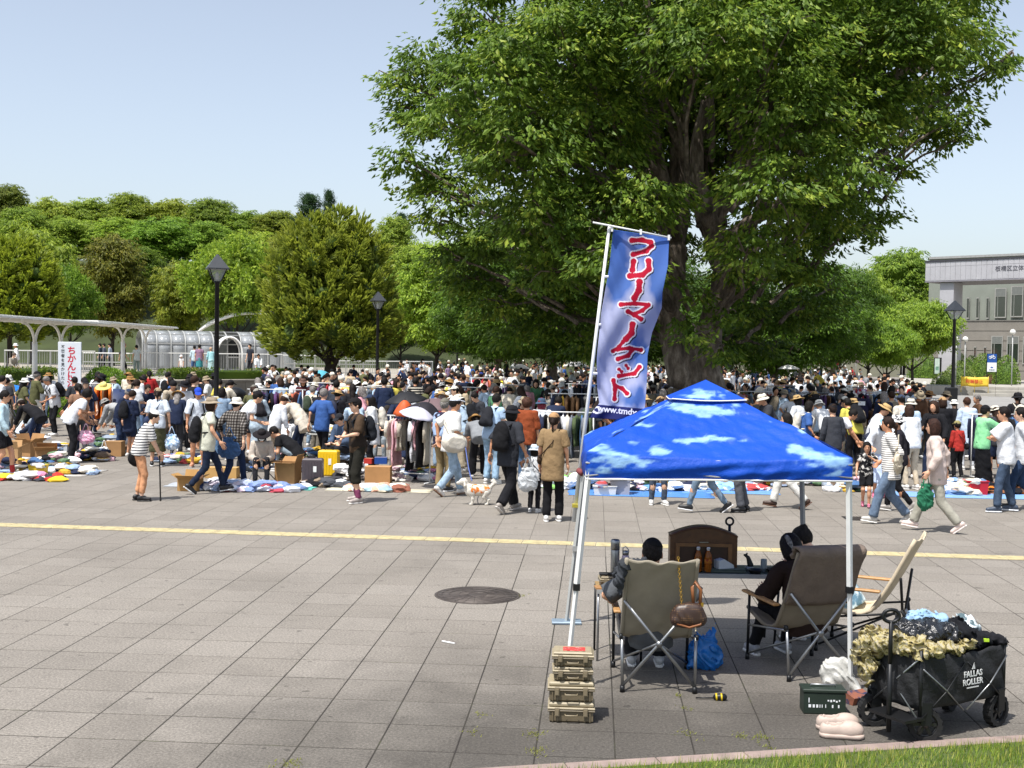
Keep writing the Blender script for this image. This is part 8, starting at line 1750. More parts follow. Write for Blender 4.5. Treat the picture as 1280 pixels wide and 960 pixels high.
# ====== CHAIRS
CANV = mat('canvas', None, .85, 0, .1, 8, 60, .3, .003, spec=.2)
def camp_chair(lab, loc, rz, color, blanket=None, tube=None):
	t = empty('camp_chair', loc, rz); tag(t, lab, 'chair', 'camping chairs under the canopy'); T_ = tube or STEEL
	prof = [(-.47, 1.04), (-.42, .94), (-.30, .70), (-.20, .52), (-.12, .40), (0.0, .345), (.15, .36), (.32, .40), (.42, .43)]
	def at(v, o=0):
		x = v * (len(prof) - 1); i = min(int(x), len(prof) - 2); f = x - i; return (prof[i][0] + (prof[i + 1][0] - prof[i][0]) * f, prof[i][1] + (prof[i + 1][1] - prof[i][1]) * f)
	def fn(u, v): y, z = at(v); s_ = 1 - (2 * u - 1) ** 2; b_ = .035 * s_ * (1 - abs(v - .1) if v < .5 else .6); return ((u - .5) * .53, y + b_ * (-1 if v < .45 else 0) * .8, z - b_ * (.2 if v < .45 else 1) - (.014 * s_ + .007 * math.sin(u * 17)) * max(0, 1 - v * 9) + .004 * math.sin(u * 23 + v * 31))
	m = MB(); m.sheet(fn, 20, 36, .012); m.obj('sling', CANV, t, color=color)
	for s_ in (-1, 1): m = MB(); m.tube([(s_ * .265, *at(v / 12)) for v in range(0, 13)], .017, 8); m.obj('side_sleeve', CANV, t, color=color)
	for s_ in (-1, 1):
		def tb(nm, pts, r=.0125, mm=None): m = MB(); m.tube(pts, r, 8); return m.obj(nm, mm or T_, t)
		tb('rear_leg', [(s_ * .275, -.37, .03), (s_ * .282, -.33, .42)]); tb('rear_brace', [(s_ * .275, -.37, .05), (0, -.345 + s_ * .012, .37), (-s_ * .27, -.36, .70)]); tb('front_leg', [(s_ * .30, .34, .03), (s_ * .305, .31, .56)], .0125, DARKM if not tube else T_)
		tb('front_brace', [(s_ * .295, .32, .06), (0, -.30, .36)], .010); tb('side_rail', [(s_ * .29, -.33, .40), (s_ * .30, .31, .30)], .010)
		MB().tube([(s_ * .275, -.37, 0), (s_ * .275, -.37, .05)], .019, 8).obj('rubber_foot', DARKM, t); MB().tube([(s_ * .30, .34, 0), (s_ * .30, .34, .05)], .019, 8).obj('rubber_foot', DARKM, t)
		m = MB(); m.box(s_ * .31 - .028, s_ * .31 + .028, -.2, .40, .565, .588, 0, None, .008); m.obj('armrest', WOOD, t); MB().lathe([(.022, -.012), (.022, .012)], 10, 0, Matrix.Translation((s_ * .29, -.33, .42)) @ Matrix.Rotation(PI / 2, 4, 'Y')).obj('joint', DARKM, t)
	MB().lathe([(.025, -.012), (.025, .012)], 10, 0, Matrix.Translation((0, -.36, .37)) @ Matrix.Rotation(PI / 2, 4, 'X')).obj('joint', STEEL, t)
	if blanket:
		def fb(u, v):
			vv_ = abs(v * 2 - .9) if True else v; side_ = -1 if v < .45 else 1; d = (.45 - v) / .45 * .62 if v < .45 else (v - .45) / .55 * .2
			y, z = at(max(0, d * .55)); off = -.035 * side_ * (-1 if side_ > 0 else 1); return ((u - .5) * .572 + .008 * math.sin(v * 20), y + (-.062 if v < .40 else (.05 if v > .5 else -.062 + .112 * (v - .4) / .1)) + .006 * math.sin(u * 21 + v * 9), z + (.03 if v < .4 or v > .5 else .045) - .012 * math.sin(PI * u) * (v < .5))
		m = MB(); m.sheet(fb, 22, 30, .022); o = m.obj('blanket', mat('brown_fleece', '#75675c', .95, 0, .15, 10, 50, .8, .01), None, loc, rz); tag(o, 'dark brown fleece blanket folded over the right hand chair back', 'blanket')
	return t
c1 = G(820, 866) + dA * .37 ; c1.z = 0
ch1 = camp_chair('beige canvas camping chair with handbag, seen from behind', c1, -AT * .3, '#989080')
c2 = G(986, 852); c2a = R(14); c2 = c2 + Vector((.275 * math.cos(c2a), .275 * math.sin(c2a), 0)) + Vector((-math.sin(c2a), math.cos(c2a), 0)) * .37; c2.z = 0
ch2 = camp_chair('tan camping chair under a brown blanket near the wagon', c2, c2a, '#8a8070', True)
c3 = WX(1078, 10.55); ch3 = camp_chair('empty cream canvas chair back turned sideways behind the right pole', c3, R(62), '#c9baa0', False, DARKM)
def seated(key, lab, base, rz, pose, H, **spec):
	b, f = person(lab, base, rz, dict(pose, H=H), spec, .015); PEO[key] = (b, f); return b, f
seated('sit1', 'person in black cap and grey tee sitting in the beige chair', c1 + Vector((-.03, .0, .0)), -AT * .3, sitc(.39, lean=-14, bend=14, hp=12, wl=(-.33, .20, .62), wr=(.33, .22, .62), pl=(-1, -.8, -.2), pr=(1, -.8, -.2), al=(-.12, .44, .09), ar=(.12, .44, .09)), 1.62, top=('s', '#55585c', FAB, dict(sleeve=1.0, loose=.05)), legs=('trousers', '#1e1f24', FAB, dict(wide=.02)), shoes=('#bdbfc2', '#e0e0de'), hair=('short', HB), hat=('cap', '#141416'))
seated('sit2', 'person with grey streaked dark hair and brown jacket in the right chair', c2 + Vector((.05, .02, 0)), c2a + .05, sitc(.40, lean=4, bend=14, side=-4, hp=22, hy=10, wl=(-.2, .38, .62), wr=(.25, .3, .6), al=(-.22, .5, .09), ar=(.1, .5, .09)), 1.60, top=('s', '#2e211c', FAB, dict(sleeve=1.9, loose=.06, hem=.1)), legs=('trousers', '#1b1b1f', FAB), shoes=('#9a9ca2', '#d8d8d6'), hair=('bob', '#1c1718'))
b, f = PEO['sit2']; P = [('e', f.hc + f.hr * s_ * .055 - f.hf * .055 + f.hu * .0, f.hR3, (.022, .046, .10), .01) for s_ in (-1, .55)]; addmesh('hair_streak', sdf(P, .009), HAIRM, b, '#8d8a86', f.k)
seated('sit3', 'person with dark hair bun and blue patterned shirt leaning forward', WX(1056, 10.75), R(62), sitc(.42, lean=30, bend=14, hp=14, wl=(-.2, .45, .7), wr=(.1, .42, .66)), 1.62, top=('s', '#6f8fa6', blotch_mat('tie_dye', '#5f8298', '#c4d6de', 11, .5), dict(sleeve=1.2, loose=.06)), legs=('trousers', '#27303c', DENIM), shoes=('#b9b4ac', '#dddddd'), hair=('bun', HB))
def L2W(o_, v): return Matrix.Translation(o_.location) @ Matrix.Rotation(o_.rotation_euler.z, 4, 'Z') @ Vector(v)
# jacket and handbag on the beige chair
me = np_mesh('jacket', *sdf([('c', (-.13, -.43, 1.015), (-.28, -.42, .98), .028, .042, .03), ('c', (-.28, -.42, .98), (-.325, -.42, .85), .045, .035, .03), ('c', (-.27, -.38, .98), (-.33, -.30, .88), .04, .03, .03), ('c', (-.325, -.42, .85), (-.31, -.42, .76), .03, .018, .02)], .009, wr=.011, seed=4, wf=3)); me.materials.append(FAB)
tag(link('jacket', me, None, None, ch1.location, ch1.rotation_euler.z, '#3a3d42'), 'charcoal jacket draped over the left corner of the beige chair', 'jacket')
hb = empty('handbag', L2W(ch1, (-.085, 0, .02)), ch1.rotation_euler.z); tag(hb, 'brown patterned handbag with tan trim hanging by a gold chain', 'handbag')
MONO, nt_, b_ = newmat('monogram_cloth'); tc_ = nt_.nodes.new('ShaderNodeTexCoord'); vo = nt_.nodes.new('ShaderNodeTexVoronoi'); vo.inputs['Scale'].default_value = 62; vo.inputs['Randomness'].default_value = .15; nt_.links.new(tc_.outputs['Object'], vo.inputs[0]); nt_.links.new(ramp(nt_, vo.outputs[0], [(.2, lin('#7a5c3c')), (.3, lin('#35241c'))]), b_.inputs['Base Color']); b_.inputs['Roughness'].default_value = .45
addmesh('bag_body', sdf([('e', (.285, -.50, .60), I3, (.125, .055, .085), .02), ('c', (.20, -.50, .575), (.37, -.50, .575), .05, .05, .04), ('c', (.22, -.50, .65), (.35, -.50, .66), .04, .04, .05)], .009, wr=.003), MONO, hb, '#ffffff')
TAN = mat('tan_leather', '#8a5632', .45, 0, .12, 20); m = MB(); m.tube([(.18, -.52, .60), (.20, -.545, .55), (.285, -.56, .528), (.37, -.545, .55), (.395, -.52, .61)], .009, 6); m.obj('trim', TAN, hb)
m = MB(); m.tube([(.37, -.50, .66), (.375, -.49, .80), (.33, -.49, .86), (.31, -.49, .82), (.32, -.50, .70)], .013, 8); m.obj('handle', TAN, hb)
for k in range(22):
	t_ = k / 21; p = Vector((.235 - .03 * t_, -.50 + .03 * t_, .67 + .36 * t_)); m = MB(); m.tube([p + (Vector((.008 * math.cos(a), .0, .011 * math.sin(a))) if k % 2 else Vector((0, .008 * math.cos(a), .011 * math.sin(a)))) for a in [x * PI / 4 for x in range(8)]], .0032, 5, closed=True); m.obj('chain_link', mat('gold', '#c9a048', .3, .8), hb)
m = MB(); m.cbox((.385, -.50, .69), (.02, .02, .03)); m.obj('buckle', mat('gold'), hb); m = MB(); m.tube([(.33, -.53, .56), (.335, -.55, .50)], .006, 5); m.obj('tassel', mat('cream_cord', '#cfc0a0', .8), hb)
# blue plastic bag
t = empty('plastic_bag', G(880, 836), .1); tag(t, 'translucent blue plastic bag standing behind the beige chair', 'bag'); BP = mat('blue_plastic', '#2b88dc', .22, 0, .12, 10, 12, .9, .03, spec=.7, trans=.35)
addmesh('bag_body', sdf([('e', (0, 0, .14), I3, (.135, .09, .14), .03), ('c', (-.08, 0, .07), (.08, 0, .07), .075, .07, .04), ('c', (.05, 0, .24), (.085, 0, .37), .035, .016, .04), ('c', (-.05, 0, .22), (-.07, 0, .29), .035, .018, .04)], .010, wr=.016, seed=6, wf=3), BP, t, '#ffffff')
# tool on the ground
t = empty('hand_tool', G(889, 875), R(-6)); tag(t, 'black screwdriver with yellow grip marks lying on the paving', 'tool'); m = MB(); m.tube([(-.115, 0, .012), (.02, 0, .016)], .0055, 8); m.obj('shaft', DARKM, t)
m = MB(); m.tube([(.015, 0, .02), (.03, 0, .024), (.06, 0, .026), (.10, 0, .026), (.115, 0, .022)], [.012, .022, .027, .026, .012], 10); m.obj('grip', DARKM, t)
for x in (.032, .07): m = MB(); m.tube([(x, 0, .025), (x + .012, 0, .026)], .0285, 10); m.obj('yellow_band', mat('yellow_plastic', '#d8b81a', .4), t)
# ====== TABLES AND WHAT STANDS ON THEM
TZ2 = .655; ta, tb_ = W(792, 717, 10.5), W(985, 718, 10.45); GT = mat('green_table', '#4b5750', .5, 0, .1, 5)
t = empty('camp_table', (0, 0, 0)); t.location = ((ta.x + tb_.x) / 2, 10.7, 0); L_ = tb_.x - ta.x; tag(t, 'long low dark green camping table under the canopy', 'table')
for k in range(4): MB().box(-L_ / 2 + .003, L_ / 2 - .003, -.22 + k * .11 + .002, -.112 + k * .11, TZ2 - .022, TZ2).obj('slat', GT, t)
MB().box(-L_ / 2, L_ / 2, -.236, -.222, TZ2 - .035, TZ2 + .002).obj('edge_rail', LGREY, t); MB().box(-L_ / 2, L_ / 2, .222, .236, TZ2 - .035, TZ2 + .002).obj('edge_rail', LGREY, t)
for sx in (-1, 1):
	for sy in (-1, 1): MB().tube([(sx * (L_ / 2 - .06), sy * .2, TZ2 - .03), (sx * (L_ / 2 - .1), sy * .2, .0)], .011, 6).obj('leg', DARKM, t)
def on_t(px, D, z=TZ2): return WX(px, D, z + .001)
# wooden cabinet
t = empty('wooden_cabinet', on_t(876.5, 10.78), R(-2)); tag(t, 'brown wooden bread cabinet with arched top and dark front panel', 'cabinet'); WB = mat('walnut', '#5e3c1f', .45, 0, .3, 14, 30, .3, .004); WB2 = mat('walnut_light', '#7c5530', .45, 0, .25, 14)
w2 = .298; arch = [(-w2, 0), (w2, 0), (w2, .30)] + [(w2 - (w2 * 2) * k / 10, .30 + .075 * math.sin(PI * k / 10)) for k in range(1, 10)] + [(-w2, .30)]
MB().prism(arch, 0, .018).obj('rear_panel', WB, t); MB().prism(arch, -.15, -.132).obj('front_panel', WB, t)
MB().box(-w2, -w2 + .018, -.131, -.001, 0, .29).obj('side', WB, t); MB().box(w2 - .018, w2, -.131, -.001, 0, .29).obj('side', WB, t)
m = MB(); m.sheet(lambda u, v: (w2 * 1.01 - (w2 * 2.02) * u, -.15 + .17 * v, .305 + .078 * math.sin(PI * u)), 16, 1, .012); m.obj('arched_lid', WB, t)
d = MB(); d.box(-.25, .25, -.17, -.151, .215, .245); d.box(-.25, .25, -.17, -.151, .0, .03); d.box(-.25, -.215, -.17, -.151, .031, .214); d.box(.215, .25, -.17, -.151, .031, .214); dr_ = d.obj('door', WB2, t); MB().box(-.213, .213, -.158, -.1515, .032, .213).obj('door_panel', mat('dark_panel', '#33150c', .4, 0, .3, 9), dr_)
m = MB(); m.box(-.04, .04, -.16, -.151, .25, .256); m.obj('hinge', STEEL, t)
t = empty('coffee_grinder', on_t(911, 10.93)); m = MB(); m.tube([(.034 * math.cos(a * PI / 8), 0, .40 + .034 * math.sin(a * PI / 8)) for a in range(16)], .010, 6, closed=True); m.obj('ring', DARKM, t); MB().tube([(0, 0, 0), (0, 0, .37)], .014, 8).obj('stem', DARKM, t); tag(t, 'black stand with ring top behind the wooden cabinet', 'stand')
def bottle(lab, px, D):
	t = empty('tea_bottle', on_t(px, D)); tag(t, lab, 'bottle', 'tea bottles on the green table'); PET, _, bb = (MATS.get('pet_tea'), 0, 0) if 'pet_tea' in MATS else newmat('pet_tea')
	if bb: bb.inputs['Base Color'].default_value = (*lin('#b4661e'), 1); bb.inputs['Roughness'].default_value = .08; bb.inputs['Transmission Weight'].default_value = .45; bb.inputs['IOR'].default_value = 1.33
	MB().lathe([(.030, 0), (.033, .01), (.033, .06), (.031, .07), (.033, .08), (.033, .13), (.028, .155), (.015, .185), (.0135, .192)], 18).obj('bottle_body', MATS['pet_tea'], t); MB().lathe([(.0135, .1925), (.013, .20)], 14).obj('clear_neck', mat('clear_neck', '#cfd4d4', .1), t)
	MB().lathe([(.0155, .2005), (.0155, .218), (.013, .2205)], 14).obj('cap', mat('white_cap', '#dadcdc', .4), t); MB().lathe([(.0336, .075), (.0336, .118)], 18).obj('label', blotch_mat('tea_label', '#8e3a2a', '#b9772e', 40, .5), t)
bottle('left one of the two amber tea bottles on the table', 872.5, 10.57); bottle('amber tea bottle nearer the white tissue pack', 885, 10.56); 
t = empty('green_case', on_t(907, 10.62), R(-3)); tag(t, 'flat dark green case beneath the white tissue pack', 'case'); MB().box(-.19, .17, -.09, .09, 0, .022, 0, None, .006).obj('case_body', GT, t); MB().box(-.19, .17, -.09, .09, .023, .032, 0, None, .004).obj('lid', GT, t)
m = MB(); m.prism([(-.07, 0), (.08, 0), (.075, .03), (-.02, .085), (-.07, .07)], -.05, .05); o = m.obj('tissue_pack', mat('tissue_white', '#c8d0d4', .5, 0, .05, 8, 14, .6, .01), None, on_t(904, 10.6) + Vector((0, 0, .033)), R(20)); tag(o, 'white soft tissue pack on the flat green case', 'tissue pack')
me = np_mesh('gas_torch', *sdf([('c', (.02, 0, .01), (-.0, 0, .075), .028, .018, .02), ('c', (0, 0, .075), (-.035, 0, .10), .012, .01, .01), ('c', (-.02, 0, .09), (-.012, 0, .115), .008, .008, .01)], .006)); me.materials.append(DARKM); tag(link('gas_torch', me, None, None, on_t(935, 10.66)+ Vector((0, 0, .04)), 0), 'small black hand torch nozzle upright on its grey canister', 'torch')
MB().lathe([(.035, 0), (.035, .038)], 16).obj('torch_base', mat('grey_can', '#8c9296', .4, .3), None, on_t(936, 10.66)); tag(bpy.data.objects['torch_base'], 'short grey canister under the black torch nozzle', 'canister')
o = MB().lathe([(.027, 0), (.028, .004), (.028, .108), (.025, .112)], 18).obj('grey_cup', mat('grey_tumbler', '#7f8a8c', .5), None, on_t(954.5, 10.62)); tag(o, 'plain grey cylinder cup standing near the seated pair', 'cup')
for (px, D, lb) in ((944, 10.52, 'black ribbed food tray in front of the grey cup'), (966, 10.58, 'black tray partly behind the brown jacket person')):
	o = MB().lathe([(.045, .0), (.062, .035), (.066, .037), (.060, .032), (.044, .008)], 20).obj('food_tray', DARKM, None, on_t(px, D)); tag(o, lb, 'tray')
o = MB().box(-.12, .12, -.07, .07, 0, .012, 0, None, .003).obj('silver_tray', STEEL, None, on_t(957, 10.8)); tag(o, 'flat silver tray under the trays and grey cup', 'tray')
# side table
stt = empty('side_table', WX(771, 10.16), 0); SZ = .60; tag(stt, 'small aluminium side table left of the beige chair', 'table')
MB().box(-.185, .19, -.19, .19, SZ - .02, SZ).obj('tabletop', mat('bamboo_top', '#a3875c', .5, 0, .15, 12), stt); MB().box(-.195, .20, -.2, -.191, SZ - .03, SZ + .003).obj('edge_rail', LGREY, stt)
for sx in (-.18, .185):
	for sy in (-.18, .18): MB().tube([(sx, sy, SZ - .021), (sx, sy, 0)], .010, 6).obj('leg', STEEL if sx < 0 and sy < 0 else DARKM, stt)
def hard_case(lab, loc, rz, w, d, h, color='#94876a', sticker=False, lg='hard cases in the stack', lh=.36):
	t = empty('hard_case', loc, rz); tag(t, lab, 'hard case', lg); M_ = mat('tan_polymer', None, .5, 0, .08, 12, 90, .2, .002); hz_ = h * (1 - lh)
	m = MB(); m.box(-w / 2 + .012, w / 2 - .012, -d / 2 + .012, d / 2 - .012, 0.002, hz_ - .004, 0, None, .012); m.box(-w / 2, w / 2, -d / 2, d / 2, hz_ - .014, hz_ - .002, 0, None, .004)
	for x in (-.5 * w + .035, -.5 * w + .07, .5 * w - .07, .5 * w - .035): m.box(x - .005, x + .005, -d / 2 + .004, -d / 2 + .0125, .01, hz_ - .015)
	m.obj('lower_shell', M_, t, color='#6a5f4b')
	m = MB(); m.box(-w / 2, w / 2, -d / 2, d / 2, hz_, hz_ + .016, 0, None, .005); m.box(-w / 2 + .010, w / 2 - .010, -d / 2 + .010, d / 2 - .010, hz_ + .016, h - .003, 0, None, .010)
	for k in range(5): x = -w * .36 + k * w * .18; m.box(x - .012, x + .012, -d * .36, d * .36, h - .0035, h)
	m.obj('lid', M_, t, color=color)
	for s_ in (-1, 1): m = MB(); m.box(s_ * w * .30 - .016, s_ * w * .30 + .016, -d / 2 - .014, -d / 2 - .001, hz_ - .045 if h > .11 else hz_ - .032, hz_ + .02, 0, None, .004); m.box(s_ * w * .30 - .011, s_ * w * .30 + .011, -d / 2 - .019, -d / 2 - .0145, hz_ - .035 if h > .11 else hz_ - .025, hz_ + .005); m.obj('latch', M_, t, color='#7c705a')
	m = MB(); m.tube([(-w * .13, -d / 2 - .004, hz_ - .03), (-w * .12, -d / 2 - .018, hz_ - .034), (w * .12, -d / 2 - .018, hz_ - .034), (w * .13, -d / 2 - .004, hz_ - .03)], .006, 6); m.obj('handle', M_, t, color='#857961')
	if sticker: MB().box(-.07, .085, -.06, .045, h + .0005, h + .0015).obj('sticker', blotch_mat('red_label', '#c2403c', '#e0a49c', 60, .62), t)
cb0 = G(713.5, 903) + dA * .10; cb0.z = 0; zz = 0
for (w, d, h, lb, st_, dx) in ((.33, .25, .145, 'lowest and widest tan hard case of the stack', False, 0), (.33, .25, .142, 'second tan hard case from the ground in the stack', False, -.004), (.285, .21, .098, 'third tan hard case, narrower, in the stack', False, .004), (.295, .21, .106, 'topmost tan hard case with a red label on its lid', True, .006)):
	hard_case(lb, cb0 + Vector((dx, rnd.uniform(-.004, .004), zz)), R(-2 + rnd.uniform(-1, 1)), w, d, h, '#9c9076', st_); zz += h + .001
hard_case('small tan hard case lying on the side table', WX(766, 10.12, SZ + .001), R(2), .24, .18, .10, '#8f836a', False, 'hard case on the side table')
tp = SZ
t = empty('thermos', WX(768.5, 10.22, .703)); tag(t, 'tall brushed steel thermos with its cup on top', 'thermos'); MB().lathe([(.036, 0), (.038, .005), (.038, .19), (.036, .196)], 20).obj('flask', STEEL, t); MB().lathe([(.039, .197), (.039, .275), (.033, .284)], 20).obj('cup', STEEL, t)
t = empty('water_bottle', WX(781.5, 10.2, .703)); tag(t, 'pale lilac steel bottle with loop lid beside the thermos', 'bottle'); MB().lathe([(.034, 0), (.036, .005), (.036, .12), (.028, .15), (.026, .155)], 20).obj('bottle_body', mat('lilac_steel', '#b8a8bc', .4), t); MB().lathe([(.028, .156), (.028, .185), (.02, .192)], 16).obj('lid', STEEL, t); m = MB(); m.tube([(-.024, 0, .185), (-.022, 0, .215), (0, 0, .228), (.024, 0, .20), (.026, 0, .17)], .005, 6); m.obj('loop', LGREY, t)
o = MB().box(-.06, .06, -.035, .035, 0, .018, 0, None, .004).obj('tin_box', DARKM, None, WX(758, 10.1, .703)); tag(o, 'small flat black tin on top of the side table case', 'tin'); 
o = MB().box(-.09, .09, -.06, .06, 0, .012).obj('notebook', mat('orange_cover', '#a67c50', .7), None, WX(757, 10.05, SZ + .001), .1); tag(o, 'orange covered notebook at the edge of the side table', 'notebook')
# ====== WAGON AND THINGS AROUND IT
wo = G(1157, 928) + Vector((0, .03, 0)); wdir = G(1240, 908) - wo; wa_ = math.atan2(wdir.y, wdir.x); wg = empty('folding_wagon', wo, wa_); tag(wg, 'black folding wagon loaded with clothes on four big wheels', 'wagon')
BLF = mat('black_canvas', '#17181b', .75, 0, .15, 10, 16, .8, .02); LX, LY = .72, .40; GR_ = mat('wheel_rubber', '#1b1b1c', .9, 0, .1, 20, 60, .6, .004)
def wside(name, a, b, z0, z1, bulge):
	a, b = Vector(a), Vector(b); nrm = Vector(((b - a).y, -(b - a).x, 0)).normalized(); m = MB()
	m.sheet(lambda u, v: a.lerp(b, u) + nrm * (bulge * math.sin(PI * u) * math.sin(PI * (.15 + .8 * v)) + .008 * math.sin(u * 19 + v * 11)) + Vector((0, 0, z0 + (z1 - z0) * v - .03 * math.sin(PI * u) * v + .01 * math.sin(u * 25) * v)), 26, 12, .012); return m.obj(name, BLF, wg)
x0, x1, y0, y1 = -.06, LX + .06, -.01, LY + .01
wside('side_panel', (x0, y0, 0), (x1, y0, 0), .22, .585, .03); wside('side_panel', (x1, y1, 0), (x0, y1, 0), .22, .585, .03); wside('end_panel', (x0, y1, 0), (x0, y0, 0), .22, .60, .035); wside('end_panel', (x1, y0, 0), (x1, y1, 0), .22, .60, .035)
MB().box(x0, x1, y0, y1, .215, .228).obj('floor_panel', BLF, wg)
for (x, y) in ((x0, y0), (x0, y1), (x1, y0), (x1, y1)): m = MB(); m.tube([(x, y, .16), (x, y, .62)], .013, 8); m.obj('corner_post', DARKM, wg)
for (a, b) in (((x0, y0), (x0, y1)), ((x1, y0), (x1, y1))):
	for s_ in (0, 1): p, q_ = (a, b) if s_ else (b, a); m = MB(); m.tube([(p[0] - .03 * (1 if p[0] < 0 else -1), p[1], .17), (q_[0] - .03 * (1 if p[0] < 0 else -1), q_[1], .56)], .0065, 6); m.obj('brace', STEEL, wg)
for (xa, xb) in ((x0, LX * .48), (LX * .52, x1)):
	for s_ in (0, 1): m = MB(); za, zb3 = (.17, .50) if s_ else (.50, .17); m.tube([(xa, y0 - .022, za), ((xa + xb) / 2, y0 - .05, (za + zb3) / 2), (xb, y0 - .022, zb3)], .0055, 6); m.obj('brace', STEEL if (s_ and xa > 0) or (not s_ and xa < 0) else DARKM, wg)
def wheel(x, y, steer=0.0):
	M = Matrix.Translation((x, y, .115)) @ Matrix.Rotation(steer, 4, 'Z'); w_ = empty('wheel', (0, 0, 0)); w_.parent = wg; w_.matrix_local = M
	m = MB(); n = 30
	for k in range(n):
		a = 2 * PI * k / n; a2 = 2 * PI * (k + 1) / n; rr = .115 if k % 2 else .110
		m.add([(math.cos(q) * r_, yy, math.sin(q) * r_) for yy in (-.03, .03) for q in (a, a2) for r_ in (.082, rr)], [(0, 1, 3, 2), (5, 4, 6, 7), (1, 5, 7, 3), (4, 0, 2, 6)])
	m.obj('tyre', GR_, w_); m = MB(); m.tube([(.08 * math.cos(a * PI / 12), 0, .08 * math.sin(a * PI / 12)) for a in range(24)], .010, 6, closed=True); m.tube([(0, -.03, 0), (0, .03, 0)], .022, 12)
	for k in range(6): a = k * PI / 3; m.add([Vector((math.cos(a + s1) * r_, yy, math.sin(a + s1) * r_)) for yy in (-.014, .014) for (r_, s1) in ((.02, -.5), (.02, .5), (.078, .16), (.078, -.16))], [(0, 1, 2, 3), (7, 6, 5, 4), (0, 4, 5, 1), (2, 6, 7, 3), (1, 5, 6, 2), (3, 7, 4, 0)])
	m.obj('rim', mat('black_rim', '#232325', .35, 0, .05, 9), w_); m = MB(); m.box(-.035, .035, -.046, -.034, .0, .14); m.box(-.035, .035, .034, .046, .0, .14); m.box(-.04, .04, -.046, .046, .14, .155); m.obj('fork', DARKM, w_)
wheel(0, 0, R(-34)); wheel(-.05, LY, R(-24)); wheel(LX, 0, R(6)); wheel(LX, LY, R(20))
m = MB(); hx = x0 - .15; hy = LY * .30; m.tube([(hx, hy, .06), (hx, hy, .52)], .017, 8); m.obj('handle_post', DARKM, wg); m = MB(); m.tube([(hx, hy, .52), (hx, hy, .81)], .014, 8); m.obj('handle_post', DARKM, wg)
Mh = Matrix.Translation((hx, hy, .845)) @ Matrix.Rotation(-wa_, 4, 'Z'); m = MB(); m.tube([Mh @ Vector((.055 * math.cos(a * PI / 10), 0, .042 * math.sin(a * PI / 10))) for a in range(20)], .013, 8, closed=True); m.obj('handle_grip', DARKM, wg)
m = MB(); m.tube([(x0 + .12, y1 - .1, .70), (x0 + .13, y1 - .08, .80), (x0 + .16, y1 - .1, .81), (x0 + .17, y1 - .12, .77)], .012, 6)
m.obj('strap_loop', BLF, wg); m = MB(); m.box(hx - .02, x0 + .02, hy - .16, hy + .16, .155, .175); m.obj('axle_bar', DARKM, wg)
put_text('FALLAS\nROLLER', .058, '#d8d8d8', wg, (.40, y0 - .050, .395), bold=.001); m = MB(); m.prism([(.385, .455), (.402, .455), (.410, .50)], y0 - .05, y0 - .049); m.prism([(.408, .455), (.420, .455), (.411, .49)], y0 - .05, y0 - .049); m.box(.34, .46, y0 - .05, y0 - .049, .326, .334); m.obj('logo', mat('print_d8d8d8'), wg)
for (y, z) in ((-.03, .45), ): MB().box(x1 + .001, x1 + .016, .02, .06, .3, .56).obj('steel_strip', STEEL, wg)
def rumple(name, lab, cat, pts, color, m_=None, h=.012, wr=.016, seed=1, parent=wg):
	"""crumpled cloth through ovals (x,y,z,rx,ry,rz) in the wagon's frame"""
	me = np_mesh(name, *sdf([('e', p[:3], I3, p[3:], .04) for p in pts], h, wr=wr, seed=seed, wf=3.2)); me.materials.append(m_ or FAB); o = link(name, me, None, None, parent.location, parent.rotation_euler.z, color); tag(o, lab, cat); return o
CAMO, nt_, b_ = newmat('yellow_print_cloth'); nt_.links.new(ramp(nt_, noise(nt_, 13, 4, dist=1.2), [(.36, lin('#2f2a22')), (.41, lin('#6f6236')), (.47, lin('#a89a62')), (.53, lin('#a39c8c')), (.6, lin('#b3a666')), (.66, lin('#453b2e'))]), b_.inputs['Base Color']); b_.inputs['Roughness'].default_value = .7; bump(nt_, b_, noise(nt_, 15, 5), 1.0, .03)
rumple('printed_cloth', 'yellow and brown camouflage cloth spilling over the wagon end', 'cloth', [(-.03, .16, .62, .12, .15, .07), (-.09, .32, .61, .11, .13, .09), (.05, .03, .60, .16, .08, .045), (-.14, .42, .52, .05, .09, .14), (.25, .01, .60, .16, .045, .028), (-.155, .36, .42, .028, .05, .13), (.38, .01, .605, .07, .035, .022)], '#ffffff', CAMO, h=.01, wr=.022, seed=2)
rumple('black_bag', 'shiny black bag lying on top of the wagon load', 'bag', [(.20, .20, .67, .20, .14, .09), (.35, .16, .66, .12, .12, .08), (.08, .28, .70, .08, .08, .07)], '#1a1b1e', mat('shiny_nylon', None, .25, 0, .1, 9, 13, 1.0, .03, spec=.7), wr=.014, seed=3)
rumple('blue_shirt', 'pale blue shirt heaped behind the shiny black bag', 'shirt', [(.32, .34, .72, .13, .09, .06), (.44, .30, .70, .09, .08, .06)], '#94b4cf', wr=.02, seed=4)
rumple('black_jacket', 'dark crumpled jacket in the middle of the wagon', 'jacket', [(.50, .22, .64, .14, .14, .09), (.60, .10, .60, .12, .10, .06)], '#17181c', wr=.02, seed=5)
rumple('grey_cloth', 'grey and white printed cloth at the far end of the wagon', 'cloth', [(.66, .24, .66, .10, .10, .05), (.72, .30, .67, .07, .07, .05)], '#ffffff', blotch_mat('marble_print', '#54666c', '#d4dee2', 12, .47), wr=.018, seed=6)
rumple('black_cover', 'black cloth hanging over the far corner of the wagon', 'cloth', [(.77, .12, .59, .07, .16, .05), (.79, .28, .58, .05, .10, .07)], '#1b1b1f', wr=.014, seed=7)
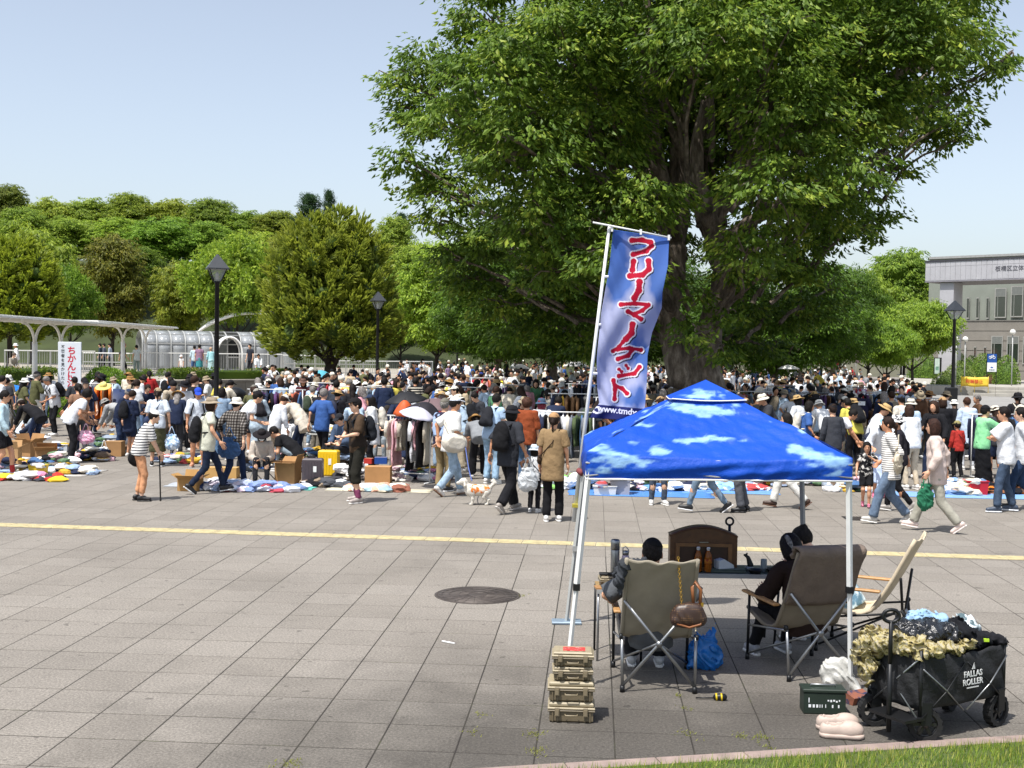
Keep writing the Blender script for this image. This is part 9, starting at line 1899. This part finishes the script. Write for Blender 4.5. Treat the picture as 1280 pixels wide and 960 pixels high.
o = MB().cbox((0, 0, 0), (.035, .02, .02)).obj('lime_tag', mat('lime', '#b4d838', .5), None, L2W(wg, (.60, .0, .62))); tag(o, 'tiny lime green tag on the dark wagon clothes', 'tag')
# ammo box, shoes, white bag
t = empty('metal_box', G(1031, 893) + Vector((0, .07, 0)), R(-3)); tag(t, 'dark green metal ammunition box with white stencilled marks', 'box'); AG = mat('army_green', '#26332a', .5, .1, .12, 9)
MB().box(-.15, .15, -.075, .075, 0.001, .155, 0, None, .006).obj('box_body', AG, t); MB().box(-.156, .156, -.081, .081, .156, .182, 0, None, .006).obj('lid', AG, t); m = MB(); m.tube([(-.09, 0, .183), (-.085, 0, .198), (.085, 0, .198), (.09, 0, .183)], .006, 6); m.obj('handle', STEEL, t)
m = MB(); q = random.Random(2)
for (x, w, z, h_) in ((-.115, .006, .085, .035), (-.115, .018, .05, .022), (-.085, .015, .05, .022), (-.06, .014, .05, .022), (-.036, .005, .05, .022), (-.02, .005, .05, .022), (.005, .005, .05, .024), (.052, .010, .05, .022), (.095, .010, .05, .022), (.02, .012, .097, .01), (.04, .012, .092, .016), (.06, .014, .097, .012), (.08, .012, .09, .012), (.1, .01, .097, .012)): m.box(x, x + w, -.0765, -.0755, z, z + h_)
m.obj('stencil_marks', WHT, t)
def clog(px, py, rz):
	P = [('e', (.05, 0, .036), I3, (.082, .047, .040), .012), ('e', (-.055, 0, .036), I3, (.075, .043, .036), .012), ('c', (-.10, 0, .03), (.05, 0, .03), .034, .040, .012)]
	return sdf(P, .0065, [(V3(0, 0, .0), V3(0, 0, -1))], [('e', (-.052, 0, .072), I3, (.060, .029, .040), 0)])
CLM = mat('foam_rubber', '#b8a69a', .6, 0, .06, 20)
for (px, py, rz, lb) in ((1047, 912, -4, 'farther one of the two pink beige clogs'), (1052, 922, -8, 'nearer one of the two pink beige clogs')):
	t = empty('clog', G(px, py), R(rz)); tag(t, lb, 'shoe', 'pair of clogs'); t.scale = (1.1, 1.15, 1.55); addmesh('upper', clog(0, 0, 0), CLM, t, '#ffffff'); m = MB()
	addmesh('sole', sdf([('c', (-.09, 0, .012), (.09, 0, .012), .047, .047, .01)], .008, [(V3(0, 0, .001), V3(0, 0, -1)), (V3(0, 0, .022), V3(0, 0, 1))]), CLM, t, '#ffffff')
t = empty('white_bag', G(1048, 866), R(-15)); tag(t, 'crumpled white plastic bag between the chair and wagon', 'bag'); addmesh('bag_body', sdf([('e', (-.02, 0, .13), I3, (.12, .09, .13), .03), ('c', (.06, 0, .10), (.14, -.02, .05), .06, .04, .04), ('c', (-.08, 0, .22), (.04, 0, .25), .035, .03, .04)], .009, wr=.011, seed=8, wf=2.6), MATS['thin_plastic'], t, '#dddcd6')
o = MB().box(-.09, .09, -.05, .05, .001, .075, 0, Matrix.Rotation(.3, 4, 'X')).obj('printed_packet', blotch_mat('packet_print', '#8a5846', '#3a3a52', 12, .5), None, G(1070, 878), R(30)); tag(o, 'orange and navy printed packet half under the wagon', 'packet')
